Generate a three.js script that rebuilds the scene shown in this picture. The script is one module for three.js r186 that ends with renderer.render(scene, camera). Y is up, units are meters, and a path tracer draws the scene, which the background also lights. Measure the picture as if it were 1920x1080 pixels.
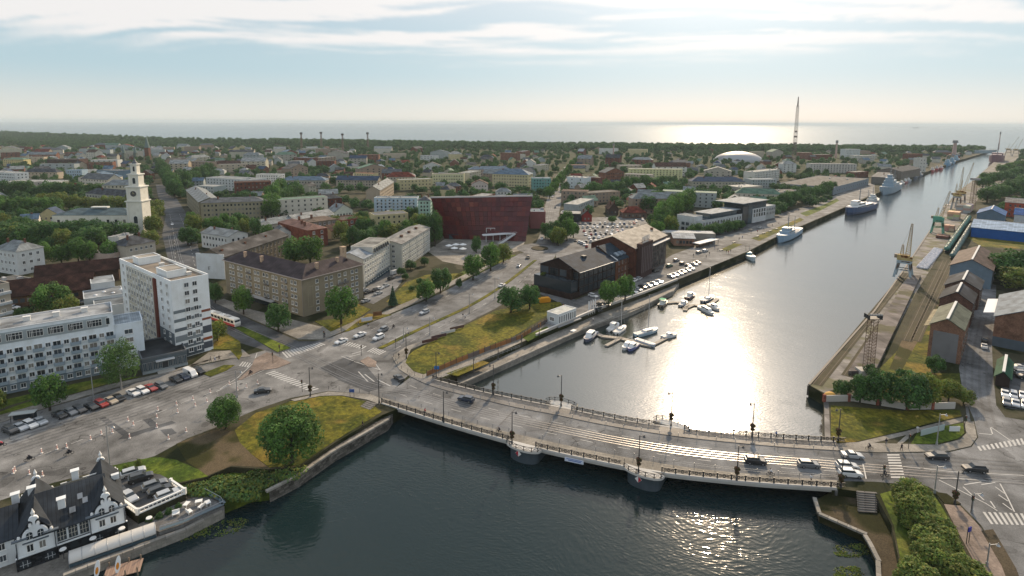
import * as THREE from 'three';
import { mergeGeometries, toCreasedNormals } from 'three/addons/utils/BufferGeometryUtils.js';
import { MarchingCubes } from 'three/addons/objects/MarchingCubes.js';
import { FontLoader } from 'three/addons/loaders/FontLoader.js';
import { TextGeometry } from 'three/addons/geometries/TextGeometry.js';

const PI = Math.PI, { sin, cos, abs, min, max, sqrt, floor, hypot, atan2, exp, pow } = Math;
const scene = new THREE.Scene();

// ---------- camera: a drone 79.5 m above the harbour water, looking slightly down ----------
const F = 1080, EYE = 79.5, TILT = 8.2 * PI / 180, ROLL = 0.0047, CY = 230 + F * Math.tan(TILT);
const camera = new THREE.PerspectiveCamera(2 * Math.atan(540 / F) * 180 / PI, 16 / 9, 1, 90000);
camera.position.set(0, EYE, 0);
camera.rotation.order = 'YXZ';
camera.rotation.set(-TILT, 0, ROLL);
camera.setViewOffset(1920, 1080, 0, 540 - CY, 1920, 1080);
scene.add(camera);

// ---------- noise ----------
function rng(seed) { let a = seed >>> 0; return () => { a = a + 0x6D2B79F5 | 0; let t = Math.imul(a ^ a >>> 15, 1 | a); t = t + Math.imul(t ^ t >>> 7, 61 | t) ^ t; return ((t ^ t >>> 14) >>> 0) / 4294967296; }; }
const hash = (x, y, s) => { let h = Math.imul(x, 374761393) + Math.imul(y, 668265263) + Math.imul(s, 1442695041) | 0; h = Math.imul(h ^ h >>> 13, 1274126177); return ((h ^ h >>> 16) >>> 0) / 4294967296; };
const mod = (a, n) => ((a % n) + n) % n;
function vn(x, y, px, s = 1, py = px) {          // value noise that repeats every px, py cells
  const xi = floor(x), yi = floor(y), fx = x - xi, fy = y - yi, u = fx * fx * (3 - 2 * fx), v = fy * fy * (3 - 2 * fy);
  const a = hash(mod(xi, px), mod(yi, py), s), b = hash(mod(xi + 1, px), mod(yi, py), s), c = hash(mod(xi, px), mod(yi + 1, py), s), d = hash(mod(xi + 1, px), mod(yi + 1, py), s);
  return a + (b - a) * u + (c - a) * v + (a - b - c + d) * u * v;
}
function fbm(x, y, p, o, s = 1, py = p) { let a = 0, w = 0.5, t = 0; for (let i = 0; i < o; i++) { a += w * vn(x, y, p, s + i, py); t += w; x *= 2; y *= 2; p *= 2; py *= 2; w *= 0.5; } return a / t; }
const ss = (a, b, x) => { const t = min(1, max(0, (x - a) / (b - a))); return t * t * (3 - 2 * t); };
const mixc = (a, b, t) => [a[0] + (b[0] - a[0]) * t, a[1] + (b[1] - a[1]) * t, a[2] + (b[2] - a[2]) * t];

// ---------- sky: pale summer evening, thin streaks of high cloud ----------
const SUN_AZ = 20 * PI / 180, SUN_EL = 27.5 * PI / 180;
const SUN = new THREE.Vector3(sin(SUN_AZ) * cos(SUN_EL), sin(SUN_EL), -cos(SUN_AZ) * cos(SUN_EL));
{
  const W = 2048, H = 1024, d = new Float32Array(W * H * 4);
  for (let j = 0; j < H; j++) {
    const el = ((j + 0.5) / H - 0.5) * PI, y = sin(el);
    for (let i = 0; i < W; i++) {
      const az = ((i + 0.5) / W) * 2 * PI - PI, x = cos(el) * cos(az), z = cos(el) * sin(az), k = (j * W + i) * 4;
      const e = max(0, el) * 180 / PI, c = x * SUN.x + y * SUN.y + z * SUN.z, g = Math.acos(min(1, max(-1, c))) * 180 / PI;
      let col = mixc([0.74, 0.73, 0.66], [0.47, 0.62, 0.67], ss(0, 5, e));
      col = mixc(col, [0.4, 0.55, 0.65], ss(4, 12, e));
      col = mixc(col, [0.3, 0.48, 0.74], ss(14, 60, e));
      const daz = Math.acos(min(1, max(-1, (x * SUN.x + z * SUN.z) / (hypot(x, z) * hypot(SUN.x, SUN.z))))) * 180 / PI, sunside = exp(-pow(daz / 20, 2)), low = exp(-e / 2.2);
      col = [col[0] + 0.24 * low * sunside, col[1] + 0.1 * low * sunside, col[2] + 0.02 * low * sunside];
      const halo = 3.6 * exp(-pow(g / 6, 2)) + 2.2 * exp(-pow(g / 11, 2)) + 0.42 * exp(-pow(g / 30, 2));
      col = [col[0] + halo * 1.0, col[1] + halo * 0.84, col[2] + halo * 0.69];
      if (el > 0.005) {
        const t = 1 / (y + 0.03), px = x * t, pz = z * t;     // a level cloud sheet
        const q = px * 0.12 + pz * 0.02, s2 = pz * 0.62 - px * 0.1;
        const warp = fbm(px * 0.33 + 40, pz * 0.33 + 40, 512, 3, 11) * 2.2;
        const n1 = fbm(q * 2.4 + 60 + warp * 0.3, s2 * 2.0 + 60 + warp, 512, 6, 21), n2 = fbm(px * 1.3 + 90, pz * 4.2 + 90 + warp * 3, 512, 6, 33);
        let m = ss(0.4, 0.57, n1 * 0.6 + n2 * 0.4) * (0.7 + 0.55 * n2);
        m *= ss(5.6, 8.6, e + (n1 - 0.5) * 5 + (n2 - 0.5) * 2);
        m = min(0.94, m + 0.22 * ss(7.5, 11.5, e) + 0.16 * ss(12, 30, e));
        const cl = [0.88 + halo * 0.5, 0.855 + halo * 0.46, 0.83 + halo * 0.4];
        col = mixc(col, cl, m);
      }
      d[k] = col[0] * 0.9; d[k + 1] = col[1] * 0.9; d[k + 2] = col[2] * 0.91; d[k + 3] = 1;
    }
  }
  const t = new THREE.DataTexture(d, W, H, THREE.RGBAFormat, THREE.FloatType);
  t.mapping = THREE.EquirectangularReflectionMapping; t.magFilter = THREE.LinearFilter; t.colorSpace = THREE.LinearSRGBColorSpace; t.needsUpdate = true;
  scene.background = t; scene.environment = t;
}
const sun = new THREE.DirectionalLight(0xffe4c0, 4.7);
sun.position.copy(SUN).multiplyScalar(600).add(new THREE.Vector3(0, 0, -300)); sun.target.position.set(0, 0, -300);
sun.shadow.radius = 2.5; sun.castShadow = true; sun.shadow.mapSize.set(4096, 4096);
Object.assign(sun.shadow.camera, { left: -500, right: 500, top: 500, bottom: -500, near: 10, far: 2500 });
scene.add(sun, sun.target);
const renderer = new THREE.WebGLRenderer({ antialias: true });
renderer.toneMapping = THREE.LinearToneMapping; renderer.toneMappingExposure = 1.16; renderer.shadowMap.enabled = true;

// ---------- survey: where a point of the photograph at height h lies on the map, in metres ----------
const LV = 3.5;                                 // street level above the harbour water
function G(u, v, h = LV) {
  const x = (u - 960) / F, y = -(v - CY) / F, c = cos(ROLL), s = sin(ROLL), dx = c * x - s * y, dy = s * x + c * y;
  const ey = cos(TILT) * dy - sin(TILT), ez = -sin(TILT) * dy - cos(TILT), k = (h - EYE) / ey;
  return [dx * k, ez * k];
}
function PU(x, y, z) { const yy = y - EYE, cy = cos(TILT) * yy - sin(TILT) * z, cz = sin(TILT) * yy + cos(TILT) * z, c = cos(ROLL), s = sin(ROLL); return 960 + F * (c * x + s * cy) / -cz; }
const SC = (z) => -z / F;                       // metres to one pixel of the photograph at that distance

// ---------- helpers ----------
const used = new Map();
function nm(name) { const n = used.get(name) || 0; used.set(name, n + 1); return n ? name + '_' + String(n).padStart(3, '0') : name; }
function M(name, geo, mat, parent) {
  const m = new THREE.Mesh(geo, mat); m.name = parent ? name : nm(name); m.castShadow = m.receiveShadow = true;
  (parent || scene).add(m); return m;
}
function tag(o, label, category, group, kind) { if (label) o.userData.label = label; if (category) o.userData.category = category; if (group) o.userData.group = group; if (kind) o.userData.kind = kind; return o; }
function thing(name, label, category, x = 0, y = 0, z = 0, turn = 0, group) {
  const g = new THREE.Group(); g.name = nm(name); g.position.set(x, y, z); g.rotation.y = turn; scene.add(g); return tag(g, label, category, group);
}
function copy(o, label, group) { const c = o.clone(); c.name = nm(o.name.replace(/_\d{3}$/, '')); c.userData = { ...o.userData }; scene.add(c); return tag(c, label, null, group); }
const ORD = ['first', 'second', 'third', 'fourth', 'fifth', 'sixth', 'seventh', 'eighth', 'ninth', 'tenth', 'eleventh', 'twelfth', 'thirteenth', 'fourteenth', 'fifteenth', 'sixteenth', 'seventeenth', 'eighteenth', 'nineteenth', 'twentieth'], seenLabel = new Map();
const nth = (l) => { const n = seenLabel.get(l) || 0; seenLabel.set(l, n + 1); return ORD[n] || 'further'; };
function bx(w, h, d, x = 0, y = 0, z = 0, ry = 0, rz = 0, rx = 0) { const g = new THREE.BoxGeometry(w, h, d); if (rx) g.rotateX(rx); if (rz) g.rotateZ(rz); if (ry) g.rotateY(ry); return g.translate(x, y, z); }
function cyl(r0, r1, h, x = 0, y = 0, z = 0, n = 10) { return new THREE.CylinderGeometry(r1, r0, h, n).translate(x, y + h / 2, z); }
function bar(a, b, w, d) {                       // a square bar from a to b; with d, a level beam w high and d wide
  if (d) { const L = hypot(b[0] - a[0], b[2] - a[2]), g = new THREE.BoxGeometry(hypot(L, b[1] - a[1]), w, d).rotateZ(atan2(b[1] - a[1], L)).rotateY(atan2(-(b[2] - a[2]), b[0] - a[0])); return g.translate((a[0] + b[0]) / 2, (a[1] + b[1]) / 2, (a[2] + b[2]) / 2); }
  d = w;
  const A = new THREE.Vector3(...a), B = new THREE.Vector3(...b), v = B.clone().sub(A), L = v.length();
  const g = new THREE.BoxGeometry(w, L, d).translate(0, L / 2, 0);
  g.applyQuaternion(new THREE.Quaternion().setFromUnitVectors(new THREE.Vector3(0, 1, 0), v.normalize())); return g.translate(...a);
}
const plain = (g) => { const n = g.index ? g.toNonIndexed() : g; for (const k of Object.keys(n.attributes)) if (!['position', 'normal', 'uv'].includes(k)) n.deleteAttribute(k); return n; };
const mg = (list) => mergeGeometries(list.map(plain));
function boxUV(g, s = 1) {                       // uv in metres from the face's main direction
  const n = g.index ? g.toNonIndexed() : g, p = n.attributes.position, uv = new Float32Array(p.count * 2);
  for (let i = 0; i < p.count; i += 3) {
    const ax = p.getX(i), ay = p.getY(i), az = p.getZ(i), bx_ = p.getX(i + 1) - ax, by = p.getY(i + 1) - ay, bz = p.getZ(i + 1) - az, cx = p.getX(i + 2) - ax, cy_ = p.getY(i + 2) - ay, cz = p.getZ(i + 2) - az;
    const nx = abs(by * cz - bz * cy_), ny = abs(bz * cx - bx_ * cz), nz = abs(bx_ * cy_ - by * cx);
    for (let k = i; k < i + 3; k++) {
      const x = p.getX(k), y = p.getY(k), z = p.getZ(k);
      const [u, v] = ny > nx && ny > nz ? [x, z] : nx > nz ? [z, y] : [x, y];
      uv[k * 2] = u * s; uv[k * 2 + 1] = v * s;
    }
  }
  n.setAttribute('uv', new THREE.BufferAttribute(uv, 2)); return n;
}
function slopeUV(g) {                            // for pitched roofs: u along the eaves, v up the slope
  const n = g.index ? g.toNonIndexed() : g, p = n.attributes.position, uv = new Float32Array(p.count * 2), a = new THREE.Vector3(), b = new THREE.Vector3(), c = new THREE.Vector3();
  for (let i = 0; i < p.count; i += 3) {
    a.fromBufferAttribute(p, i); b.fromBufferAttribute(p, i + 1).sub(a); c.fromBufferAttribute(p, i + 2).sub(a); b.cross(c).normalize();
    const hx = abs(b.x) > abs(b.z);
    for (let k = i; k < i + 3; k++) { const x = p.getX(k), y = p.getY(k), z = p.getZ(k); uv[k * 2] = hx ? z : x; uv[k * 2 + 1] = abs(b.y) > 0.98 ? z : y / max(0.2, sqrt(1 - b.y * b.y)); }
  }
  n.setAttribute('uv', new THREE.BufferAttribute(uv, 2)); return n;
}
function poly(pts, y, thick = 0) {               // pts: [x, z] list -> level sheet, or slab of that thickness below y
  const s = new THREE.Shape(pts.map(([x, z]) => new THREE.Vector2(x, -z)));
  const g = thick ? new THREE.ExtrudeGeometry(s, { depth: thick, bevelEnabled: false }).translate(0, 0, -thick) : new THREE.ShapeGeometry(s);
  g.rotateX(-PI / 2).translate(0, y, 0); return boxUV(g);
}
const PX = (list, h = LV) => list.map(([u, v]) => G(u, v, h));
function offsetLine(pts, off) {                  // a polyline moved sideways (to its left as one walks along it, seen from above, is negative)
  return pts.map((p, i) => { const a = pts[max(0, i - 1)], b = pts[min(pts.length - 1, i + 1)], dx = b[0] - a[0], dz = b[1] - a[1], l = hypot(dx, dz) || 1; return [p[0] - dz / l * off, p[1] + dx / l * off]; });
}
const strip = (pts, w0, w1) => [...offsetLine(pts, w0), ...offsetLine(pts, w1).reverse()];
function along(pts, step, start = 0) {           // points every step metres along a polyline: [x, z, heading]
  const out = []; let left = start;
  for (let i = 0; i + 1 < pts.length; i++) {
    const [ax, az] = pts[i], [bx_, bz] = pts[i + 1], l = hypot(bx_ - ax, bz - az), th = atan2(-(bz - az), bx_ - ax); let t = left;
    while (t < l) { out.push([ax + (bx_ - ax) * t / l, az + (bz - az) * t / l, th]); t += step; }
    left = t - l;
  }
  return out;
}
function smooth(pts, n = 8) { const c = new THREE.CatmullRomCurve3(pts.map(([x, z]) => new THREE.Vector3(x, 0, z)), false, 'centripetal'); return c.getSpacedPoints(pts.length * n).map((p) => [p.x, p.z]); }

// ---------- materials ----------
function tex(size, fn, srgb = true, rep = 1, nearest) {
  const d = new Uint8Array(size * size * 4);
  for (let j = 0; j < size; j++) for (let i = 0; i < size; i++) { const c = fn(i / size, j / size), k = (j * size + i) * 4; d[k] = 255 * min(1, max(0, c[0])); d[k + 1] = 255 * min(1, max(0, c[1])); d[k + 2] = 255 * min(1, max(0, c[2])); d[k + 3] = 255; }
  const t = new THREE.DataTexture(d, size, size); t.wrapS = t.wrapT = THREE.RepeatWrapping; t.magFilter = THREE.LinearFilter; t.minFilter = THREE.LinearMipmapLinearFilter; t.generateMipmaps = true;
  if (srgb) t.colorSpace = THREE.SRGBColorSpace; t.repeat.set(rep, rep); t.needsUpdate = true; return t;
}
const again = (t, r) => { const c = t.clone(); c.repeat.set(r, r); c.needsUpdate = true; return c; };
const grey = (v) => [v, v, v];
const T = {
  plaster: tex(512, (x, y) => { const a = fbm(x * 6, y * 6, 6, 5, 3), b = fbm(x * 40, y * 3, 40, 3, 9, 3), f = vn(x * 256, y * 256, 256, 5); return mixc([0.8, 0.79, 0.76], [1, 1, 1], min(1, max(0, 0.32 + a * 0.6 + b * 0.18 + (f - 0.5) * 0.12))); }, true, 1 / 14),
  asphalt: tex(1024, (x, y) => { const a = fbm(x * 9, y * 9, 9, 6, 31), b = fbm(x * 24, y * 24, 24, 3, 37), f = vn(x * 512, y * 512, 512, 41); const cr = abs(fbm(x * 7 + 3, y * 7, 7, 4, 47) - 0.5) < 0.006 ? 0.16 : 0; const p = vn(x * 14, y * 14, 14, 53) > 0.87 ? 0.1 : 0; const v = 0.74 + (a - 0.5) * 0.5 + (b - 0.5) * 0.22 + (f - 0.5) * 0.14 - cr - p; return [v, v * 0.995, v * 0.985]; }, true, 1 / 60),
  paving: tex(1024, (x, y) => { const a = fbm(x * 8, y * 8, 8, 5, 61), f = vn(x * 256, y * 256, 256, 67), i = floor(x * 64), j = floor(y * 64), t = hash(i, j, 71) * 0.1; const gx = abs(x * 64 - i - 0.5) > 0.46 || abs(y * 64 - j - 0.5) > 0.46 ? 0.1 : 0; const v = 0.72 + (a - 0.5) * 0.4 + (f - 0.5) * 0.1 + t - gx; return [v, v * 0.975, v * 0.93]; }, true, 1 / 40),
  grass: tex(1024, (x, y) => { const a = fbm(x * 7, y * 7, 7, 6, 81), b = fbm(x * 60, y * 60, 60, 3, 83), f = vn(x * 400, y * 400, 400, 87); let c = mixc([0.23, 0.26, 0.11], [0.36, 0.35, 0.16], ss(0.34, 0.66, a * 0.8 + b * 0.2)); c = mixc(c, [0.42, 0.36, 0.22], ss(0.55, 0.8, fbm(x * 5 + 3, y * 5, 5, 4, 89))); const k = 0.75 + f * 0.3 + (b - 0.5) * 0.5; return [c[0] * k, c[1] * k, c[2] * k]; }, true, 1 / 46),
  dirt: tex(1024, (x, y) => { const a = fbm(x * 9, y * 9, 9, 6, 91), b = fbm(x * 5, y * 5, 5, 4, 93), f = vn(x * 400, y * 400, 400, 97); let c = mixc([0.36, 0.34, 0.29], [0.55, 0.51, 0.44], a); c = mixc(c, [0.25, 0.27, 0.14], ss(0.52, 0.66, b)); const k = 0.8 + f * 0.3; return [c[0] * k, c[1] * k, c[2] * k]; }, true, 1 / 55),
  brick: tex(512, (x, y) => { const r = floor(y * 64), q = x * 32 + (r % 2) * 0.5, i = floor(q), t = hash(mod(i, 32), r, 101), m = (y * 64 - r < 0.16 || q - i < 0.08) ? 1 : 0, a = fbm(x * 5, y * 5, 5, 5, 103); let c = mixc([0.72, 0.66, 0.63], [0.98, 0.92, 0.88], t); c = mixc(c, [0.9, 0.9, 0.88], m * 0.6); const k = 0.7 + a * 0.55; return [c[0] * k, c[1] * k, c[2] * k]; }, true, 1 / 8),
  roof: tex(512, (x, y) => { const j = floor(y * 48), i = floor(x * 48), a = fbm(x * 6, y * 6, 6, 5, 111), t = hash(i, j, 113); const k = 0.72 + (a - 0.5) * 0.6 + (t - 0.5) * 0.16 - (y * 48 - j < 0.14 ? 0.12 : 0); return grey(k); }, true, 1 / 14),
  seam: tex(512, (x, y) => { const s = x * 24, i = floor(s), t = hash(i, 3, 117), a = fbm(x * 5, y * 8, 5, 5, 119, 8); const k = 0.84 + (a - 0.5) * 0.4 + (t - 0.5) * 0.09 - (s - i < 0.12 ? 0.16 : 0); return grey(k); }, true, 1 / 14),
  felt: tex(512, (x, y) => { const a = fbm(x * 5, y * 5, 5, 6, 121), b = vn(x * 6, y * 20, 6, 123, 20) * 0.12; return grey(0.62 + (a - 0.5) * 0.7 + b); }, true, 1 / 24),
  slab: tex(1024, (x, y) => { const i = floor(x * 16), j = floor(y * 8), t = hash(i, j, 131), a = fbm(x * 10, y * 10, 10, 5, 133), g = abs(x * 16 - i - 0.5) > 0.485 || abs(y * 8 - j - 0.5) > 0.492 ? 1 : 0, w = ss(0.55, 0.7, fbm(x * 6, y * 6, 6, 4, 137)); let c = grey(0.66 + (t - 0.5) * 0.12 + (a - 0.5) * 0.4 - g * 0.2); return mixc(c, [0.42, 0.44, 0.24], w * 0.55 + g * 0.25); }, true, 1 / 44),
  stone: tex(512, (x, y) => { const j = floor(y * 20), q = x * 10 + hash(0, j, 139), i = floor(q), t = hash(mod(i, 10), j, 141), a = fbm(x * 8, y * 8, 8, 5, 143), m = y * 20 - j < 0.1 || q - i < 0.06 ? 0.22 : 0; return grey(0.66 + (t - 0.5) * 0.3 + (a - 0.5) * 0.4 - m); }, true, 1 / 9),
  rust: tex(512, (x, y) => { const a = fbm(x * 8, y * 8, 8, 6, 151), b = fbm(x * 30, y * 8, 30, 3, 153, 8); return mixc([1, 1, 1], [0.5, 0.33, 0.22], ss(0.5, 0.75, a * 0.7 + b * 0.3)); }, true, 1 / 6),
};
const col = (c) => (Array.isArray(c) ? new THREE.Color().setRGB(...c) : new THREE.Color(c));
const SM = (c, o = {}) => new THREE.MeshPhysicalMaterial({ color: col(c), roughness: 0.85, specularIntensity: (o.roughness ?? 0.85) >= 0.6 ? 0.3 : 1, ...o });
const PM = (c, o = {}) => new THREE.MeshPhysicalMaterial({ color: col(c), roughness: 0.5, ...o });
const cache = new Map();
const wallM = (c, map = 'plaster') => { const k = map + c; if (!cache.has(k)) cache.set(k, SM(c, { map: T[map], roughness: 0.9, bumpMap: map === 'brick' || map === 'stone' ? T[map] : null, bumpScale: 0.02 })); return cache.get(k); };
const roofM = (c, map = 'roof') => { const k = 'r' + map + c; if (!cache.has(k)) cache.set(k, SM(c, { map: T[map], roughness: map === 'seam' ? 0.8 : 0.9, metalness: 0, bumpMap: T[map], bumpScale: 0.04 })); return cache.get(k); };
const matC = (c, r = 0.7, m = 0) => { const k = 'c' + c + r + m; if (!cache.has(k)) cache.set(k, SM(c, { roughness: r, metalness: m })); return cache.get(k); };
const glassM = PM([0.03, 0.038, 0.045], { roughness: 0.12, specularIntensity: 1 });
const glassV = [glassM, glassM, PM([0.06, 0.075, 0.09], { roughness: 0.1 }), PM([0.2, 0.19, 0.17], { roughness: 0.25 }), PM([0.02, 0.024, 0.028], { roughness: 0.08 })];
const glassB = PM([0.05, 0.08, 0.1], { roughness: 0.08 });
const whiteM = SM([0.72, 0.72, 0.7], { roughness: 0.6 });
const ironM = SM([0.035, 0.037, 0.04], { roughness: 0.55, metalness: 0.3 });
const steelM = SM([0.35, 0.36, 0.37], { roughness: 0.5, metalness: 0.6 });
// ---------- water ----------
function wavesTex(size, comps, seed) {           // a sum of wave trains that repeats; height in 0..1
  const r = rng(seed), w = comps.map(([kx, ky, a]) => [kx, ky, a, r() * 2 * PI]); let tot = 0; for (const c of comps) tot += c[2];
  return tex(size, (x, y) => {
    let h = 0; const wx = (fbm(x * 4, y * 4, 4, 3, seed) - 0.5) * 0.16, wy = (fbm(x * 4, y * 4, 4, 3, seed + 7) - 0.5) * 0.16;
    for (const [kx, ky, a, p] of w) { const s = sin(2 * PI * (kx * (x + wx) + ky * (y + wy)) + p); h += a * (1 - 2 * pow(abs(s), 0.8)); }
    const m = 0.35 + 1.1 * fbm(x * 3, y * 3, 3, 3, seed + 3);
    return grey(0.5 + 0.42 * h / tot * m + (fbm(x * 48, y * 48, 48, 4, seed + 5) - 0.5) * 0.3);
  }, false);
}
const rw = rng(5), train = (n, k0, k1, spread, dir) => Array.from({ length: n }, () => { const k = k0 + (k1 - k0) * rw(), a = dir + (rw() - 0.5) * spread; return [Math.round(k * cos(a)), Math.round(k * sin(a)), 1 / pow(k, 0.7)]; });
const waveA = wavesTex(1024, train(14, 9, 34, 1.5, 1.9), 301), waveB = wavesTex(1024, train(12, 6, 26, 2.2, 1.2), 302);
waveA.repeat.set(1 / 46, 1 / 46); waveB.repeat.set(1 / 119, 1 / 119);
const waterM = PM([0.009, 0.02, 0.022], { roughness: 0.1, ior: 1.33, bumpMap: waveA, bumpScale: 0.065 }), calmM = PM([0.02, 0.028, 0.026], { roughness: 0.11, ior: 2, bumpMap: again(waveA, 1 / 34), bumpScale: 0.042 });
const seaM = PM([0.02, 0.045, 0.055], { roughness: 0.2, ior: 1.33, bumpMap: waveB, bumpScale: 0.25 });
const wl0 = [[-420, -330], [-60, -156], [18, -138], [42, -130], [90, -122], [200, -110], [2600, -110]];   // under the bridge the sheltered basin meets the open canal
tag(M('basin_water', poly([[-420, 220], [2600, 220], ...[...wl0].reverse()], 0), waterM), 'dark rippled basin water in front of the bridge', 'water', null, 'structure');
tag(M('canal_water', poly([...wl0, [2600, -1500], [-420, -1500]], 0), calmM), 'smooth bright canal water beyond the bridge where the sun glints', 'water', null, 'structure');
const sea = M('sea', poly([[-60000, -1500], [60000, -1500], [60000, -45000], [-60000, -45000]], 0), seaM); tag(sea, 'grey open sea reaching to the horizon', 'sea', null, 'structure');

// ---------- land ----------
const soil = SM([0.32, 0.35, 0.28], { map: T.dirt, roughness: 0.95 }), quayW = SM([0.42, 0.4, 0.37], { map: T.stone, roughness: 0.9, bumpMap: T.stone, bumpScale: 0.04 });
const asphaltM = SM([0.27, 0.278, 0.288], { map: T.asphalt, roughness: 0.85, bumpMap: again(T.asphalt, 1 / 9), bumpScale: 0.02 }), oldAsphalt = SM([0.31, 0.312, 0.312], { map: T.asphalt, roughness: 0.9 });
const darkAsphalt = SM([0.14, 0.148, 0.16], { map: T.asphalt, roughness: 0.85 });
const paveM = SM([0.37, 0.365, 0.355], { map: T.paving, roughness: 0.75 }), pinkPave = SM([0.36, 0.3, 0.275], { map: T.paving, roughness: 0.8 });
const grassM = SM([1.05, 1.45, 0.75], { map: T.grass, roughness: 0.95 }), dryGrass = SM([1.35, 1.3, 0.66], { map: T.grass, roughness: 0.95 }), slabM = SM([0.42, 0.39, 0.36], { map: T.slab, roughness: 0.85, bumpMap: T.slab, bumpScale: 0.03 });
const wornM = SM([0.235, 0.238, 0.242], { map: T.asphalt, roughness: 0.85 }), paintM = SM([0.48, 0.48, 0.47], { roughness: 0.6, map: T.plaster }), concreteM = SM([0.5, 0.48, 0.45], { map: T.plaster, roughness: 0.85 }), gravelM = SM([0.42, 0.39, 0.35], { map: T.dirt, roughness: 1 });

const leftQuay = PX([[855, 698], [1005, 630], [1115, 583], [1210, 549], [1320, 505], [1400, 473], [1450, 447], [1570, 395]]).concat(PX([[1640, 370], [1700, 342], [1745, 323], [1800, 303], [1850, 288]], 0), [[1500, -1790]]);
const coast = [[1500, -1790], [925, -1850], [0, -1950], [-1190, -2300], [-3380, -3800], [-9000, -6200], [-12000, -3000], [-2500, 200], [-420, 210]];
const bankL = PX([[-60, 1020], [20, 985], [130, 955], [222, 932], [232, 947], [258, 966], [348, 927], [326, 908], [385, 895], [432, 875], [505, 880], [560, 876], [625, 832], [717, 778]]);
const landL = M('ground', poly([...bankL, G(742, 768), ...leftQuay, ...coast], LV, 6), soil); tag(landL, 'earth and courtyard ground of the old town', 'ground', null, 'structure');
const rightQuay = PX([[1547, 833], [1545, 738], [1517, 722], [1640, 583], [1690, 513], [1790, 364]]).concat([[640, -797], [1318, -1550], [1540, -1800]]);
const landR = M('ground', poly([...PX([[1700, 1120], [1672, 985], [1640, 925], [1560, 915]]), ...rightQuay, [3000, -1750], [9000, -1600], [9000, 400], [200, 400]], LV, 6), soil); tag(landR, 'harbour ground on the wharf side of the canal', 'ground', null, 'structure');

const g0 = new Map(), gc0 = (k, f) => { if (!g0.has(k)) g0.set(k, f()); return g0.get(k); }, copA = SM([0.36, 0.34, 0.31], { map: T.plaster, roughness: 0.9 }), copB = SM([0.28, 0.265, 0.24], { map: T.plaster, roughness: 0.9 });
function sheet(name, label, px, mat, lift = 0.02, thick = 0, h = LV) {
  const m = M(name, poly(typeof px[0][0] === 'number' && px.world ? px : PX(px, h + lift), h + lift, thick), mat); return tag(m, label, name.split('_').pop(), null, 'structure');
}
const W = (a) => { a.world = true; return a; };
// quay walls and lower walkways
sheet('quay_walkway', 'low stone walkway along the marina side', [[862, 722], [1010, 656], [1034, 645], [1060, 633], [1120, 608], [1172, 590], [1215, 571], [1262, 547], [1275, 528], [1210, 556], [1115, 592], [1005, 639], [855, 705]], paveM, -1.9, 4, LV);
// waterside shelf before the villa and the bank
sheet('terrace_ground', 'paved ground between the white villa and the water', [[-80, 1180], [110, 1085], [130, 1078], [345, 996], [420, 958], [421, 948], [400, 930], [385, 895], [326, 908], [348, 927], [258, 966], [232, 947], [222, 932], [130, 955], [20, 985], [-60, 1020]], paveM, -1.9, 4, LV);
sheet('bank', 'grassy bank sloping to the water by the slipway', [[400, 930], [421, 945], [470, 925], [505, 921], [497, 890], [432, 875], [385, 895]], grassM, -1.4, 3, LV);
sheet('slipway', 'dark stone slipway running down into the water', [[497, 890], [505, 921], [560, 893], [560, 876], [505, 878]], SM([0.2, 0.19, 0.18], { map: T.slab, roughness: 0.8 }), -1.2, 3, LV);
sheet('quay_path', 'stone quay edge below the grassy bank', [[505, 921], [560, 893], [625, 848], [727, 790], [742, 768], [717, 778], [625, 832], [560, 876]], SM([0.27, 0.25, 0.22], { map: T.stone, roughness: 0.9 }), -0.9, 4, LV);
sheet('lower_bank', 'dusty lower bank below the bridge end', [[1530, 937], [1537, 963], [1620, 999], [1633, 1020], [1648, 1050], [1652, 1130], [1705, 1130], [1672, 985], [1645, 928], [1570, 917]], SM([0.42, 0.38, 0.32], { map: T.dirt, roughness: 1 }), -1.6, 5, LV);
sheet('wharf_end', 'stone quay edge beside the bridge', [[1547, 835], [1545, 740], [1553, 740], [1558, 835]], slabM, 0.05, 1);

// coping stones along the bank walls
for (const [l, px, h] of [['row of big coping stones along the bank below the bridge end', [[1531, 940], [1538, 964], [1620, 1000], [1634, 1021], [1649, 1051], [1653, 1125]], LV - 1.6], ['row of coping stones along the quay below the maple lawn', [[507, 920], [560, 893], [625, 848], [726, 790]], LV - 0.9], ['row of coping stones along the villa terrace wall', [[130, 1078], [345, 996], [419, 958]], LV - 1.9], ['pale coping edge of the marina walkway', [[864, 721], [1010, 655], [1120, 607], [1215, 570], [1262, 546]], LV - 1.9]]) {
  const t = thing('bank_wall', l, 'wall'), r = rng(l.length); for (const [x, z, th] of along(offsetLine(PX(px, h), l.includes('villa') || l.includes('maple') || l.includes('marina') ? -0.25 : 0.25), 1.7)) { const m = M('stone', gc0('cop', () => boxUV(bx(1.62, 0.42, 0.75))), r() < 0.5 ? copA : copB, t); m.position.set(x, h + 0.12 + r() * 0.05, z); m.rotation.y = th + (r() - 0.5) * 0.04; }
}
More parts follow.
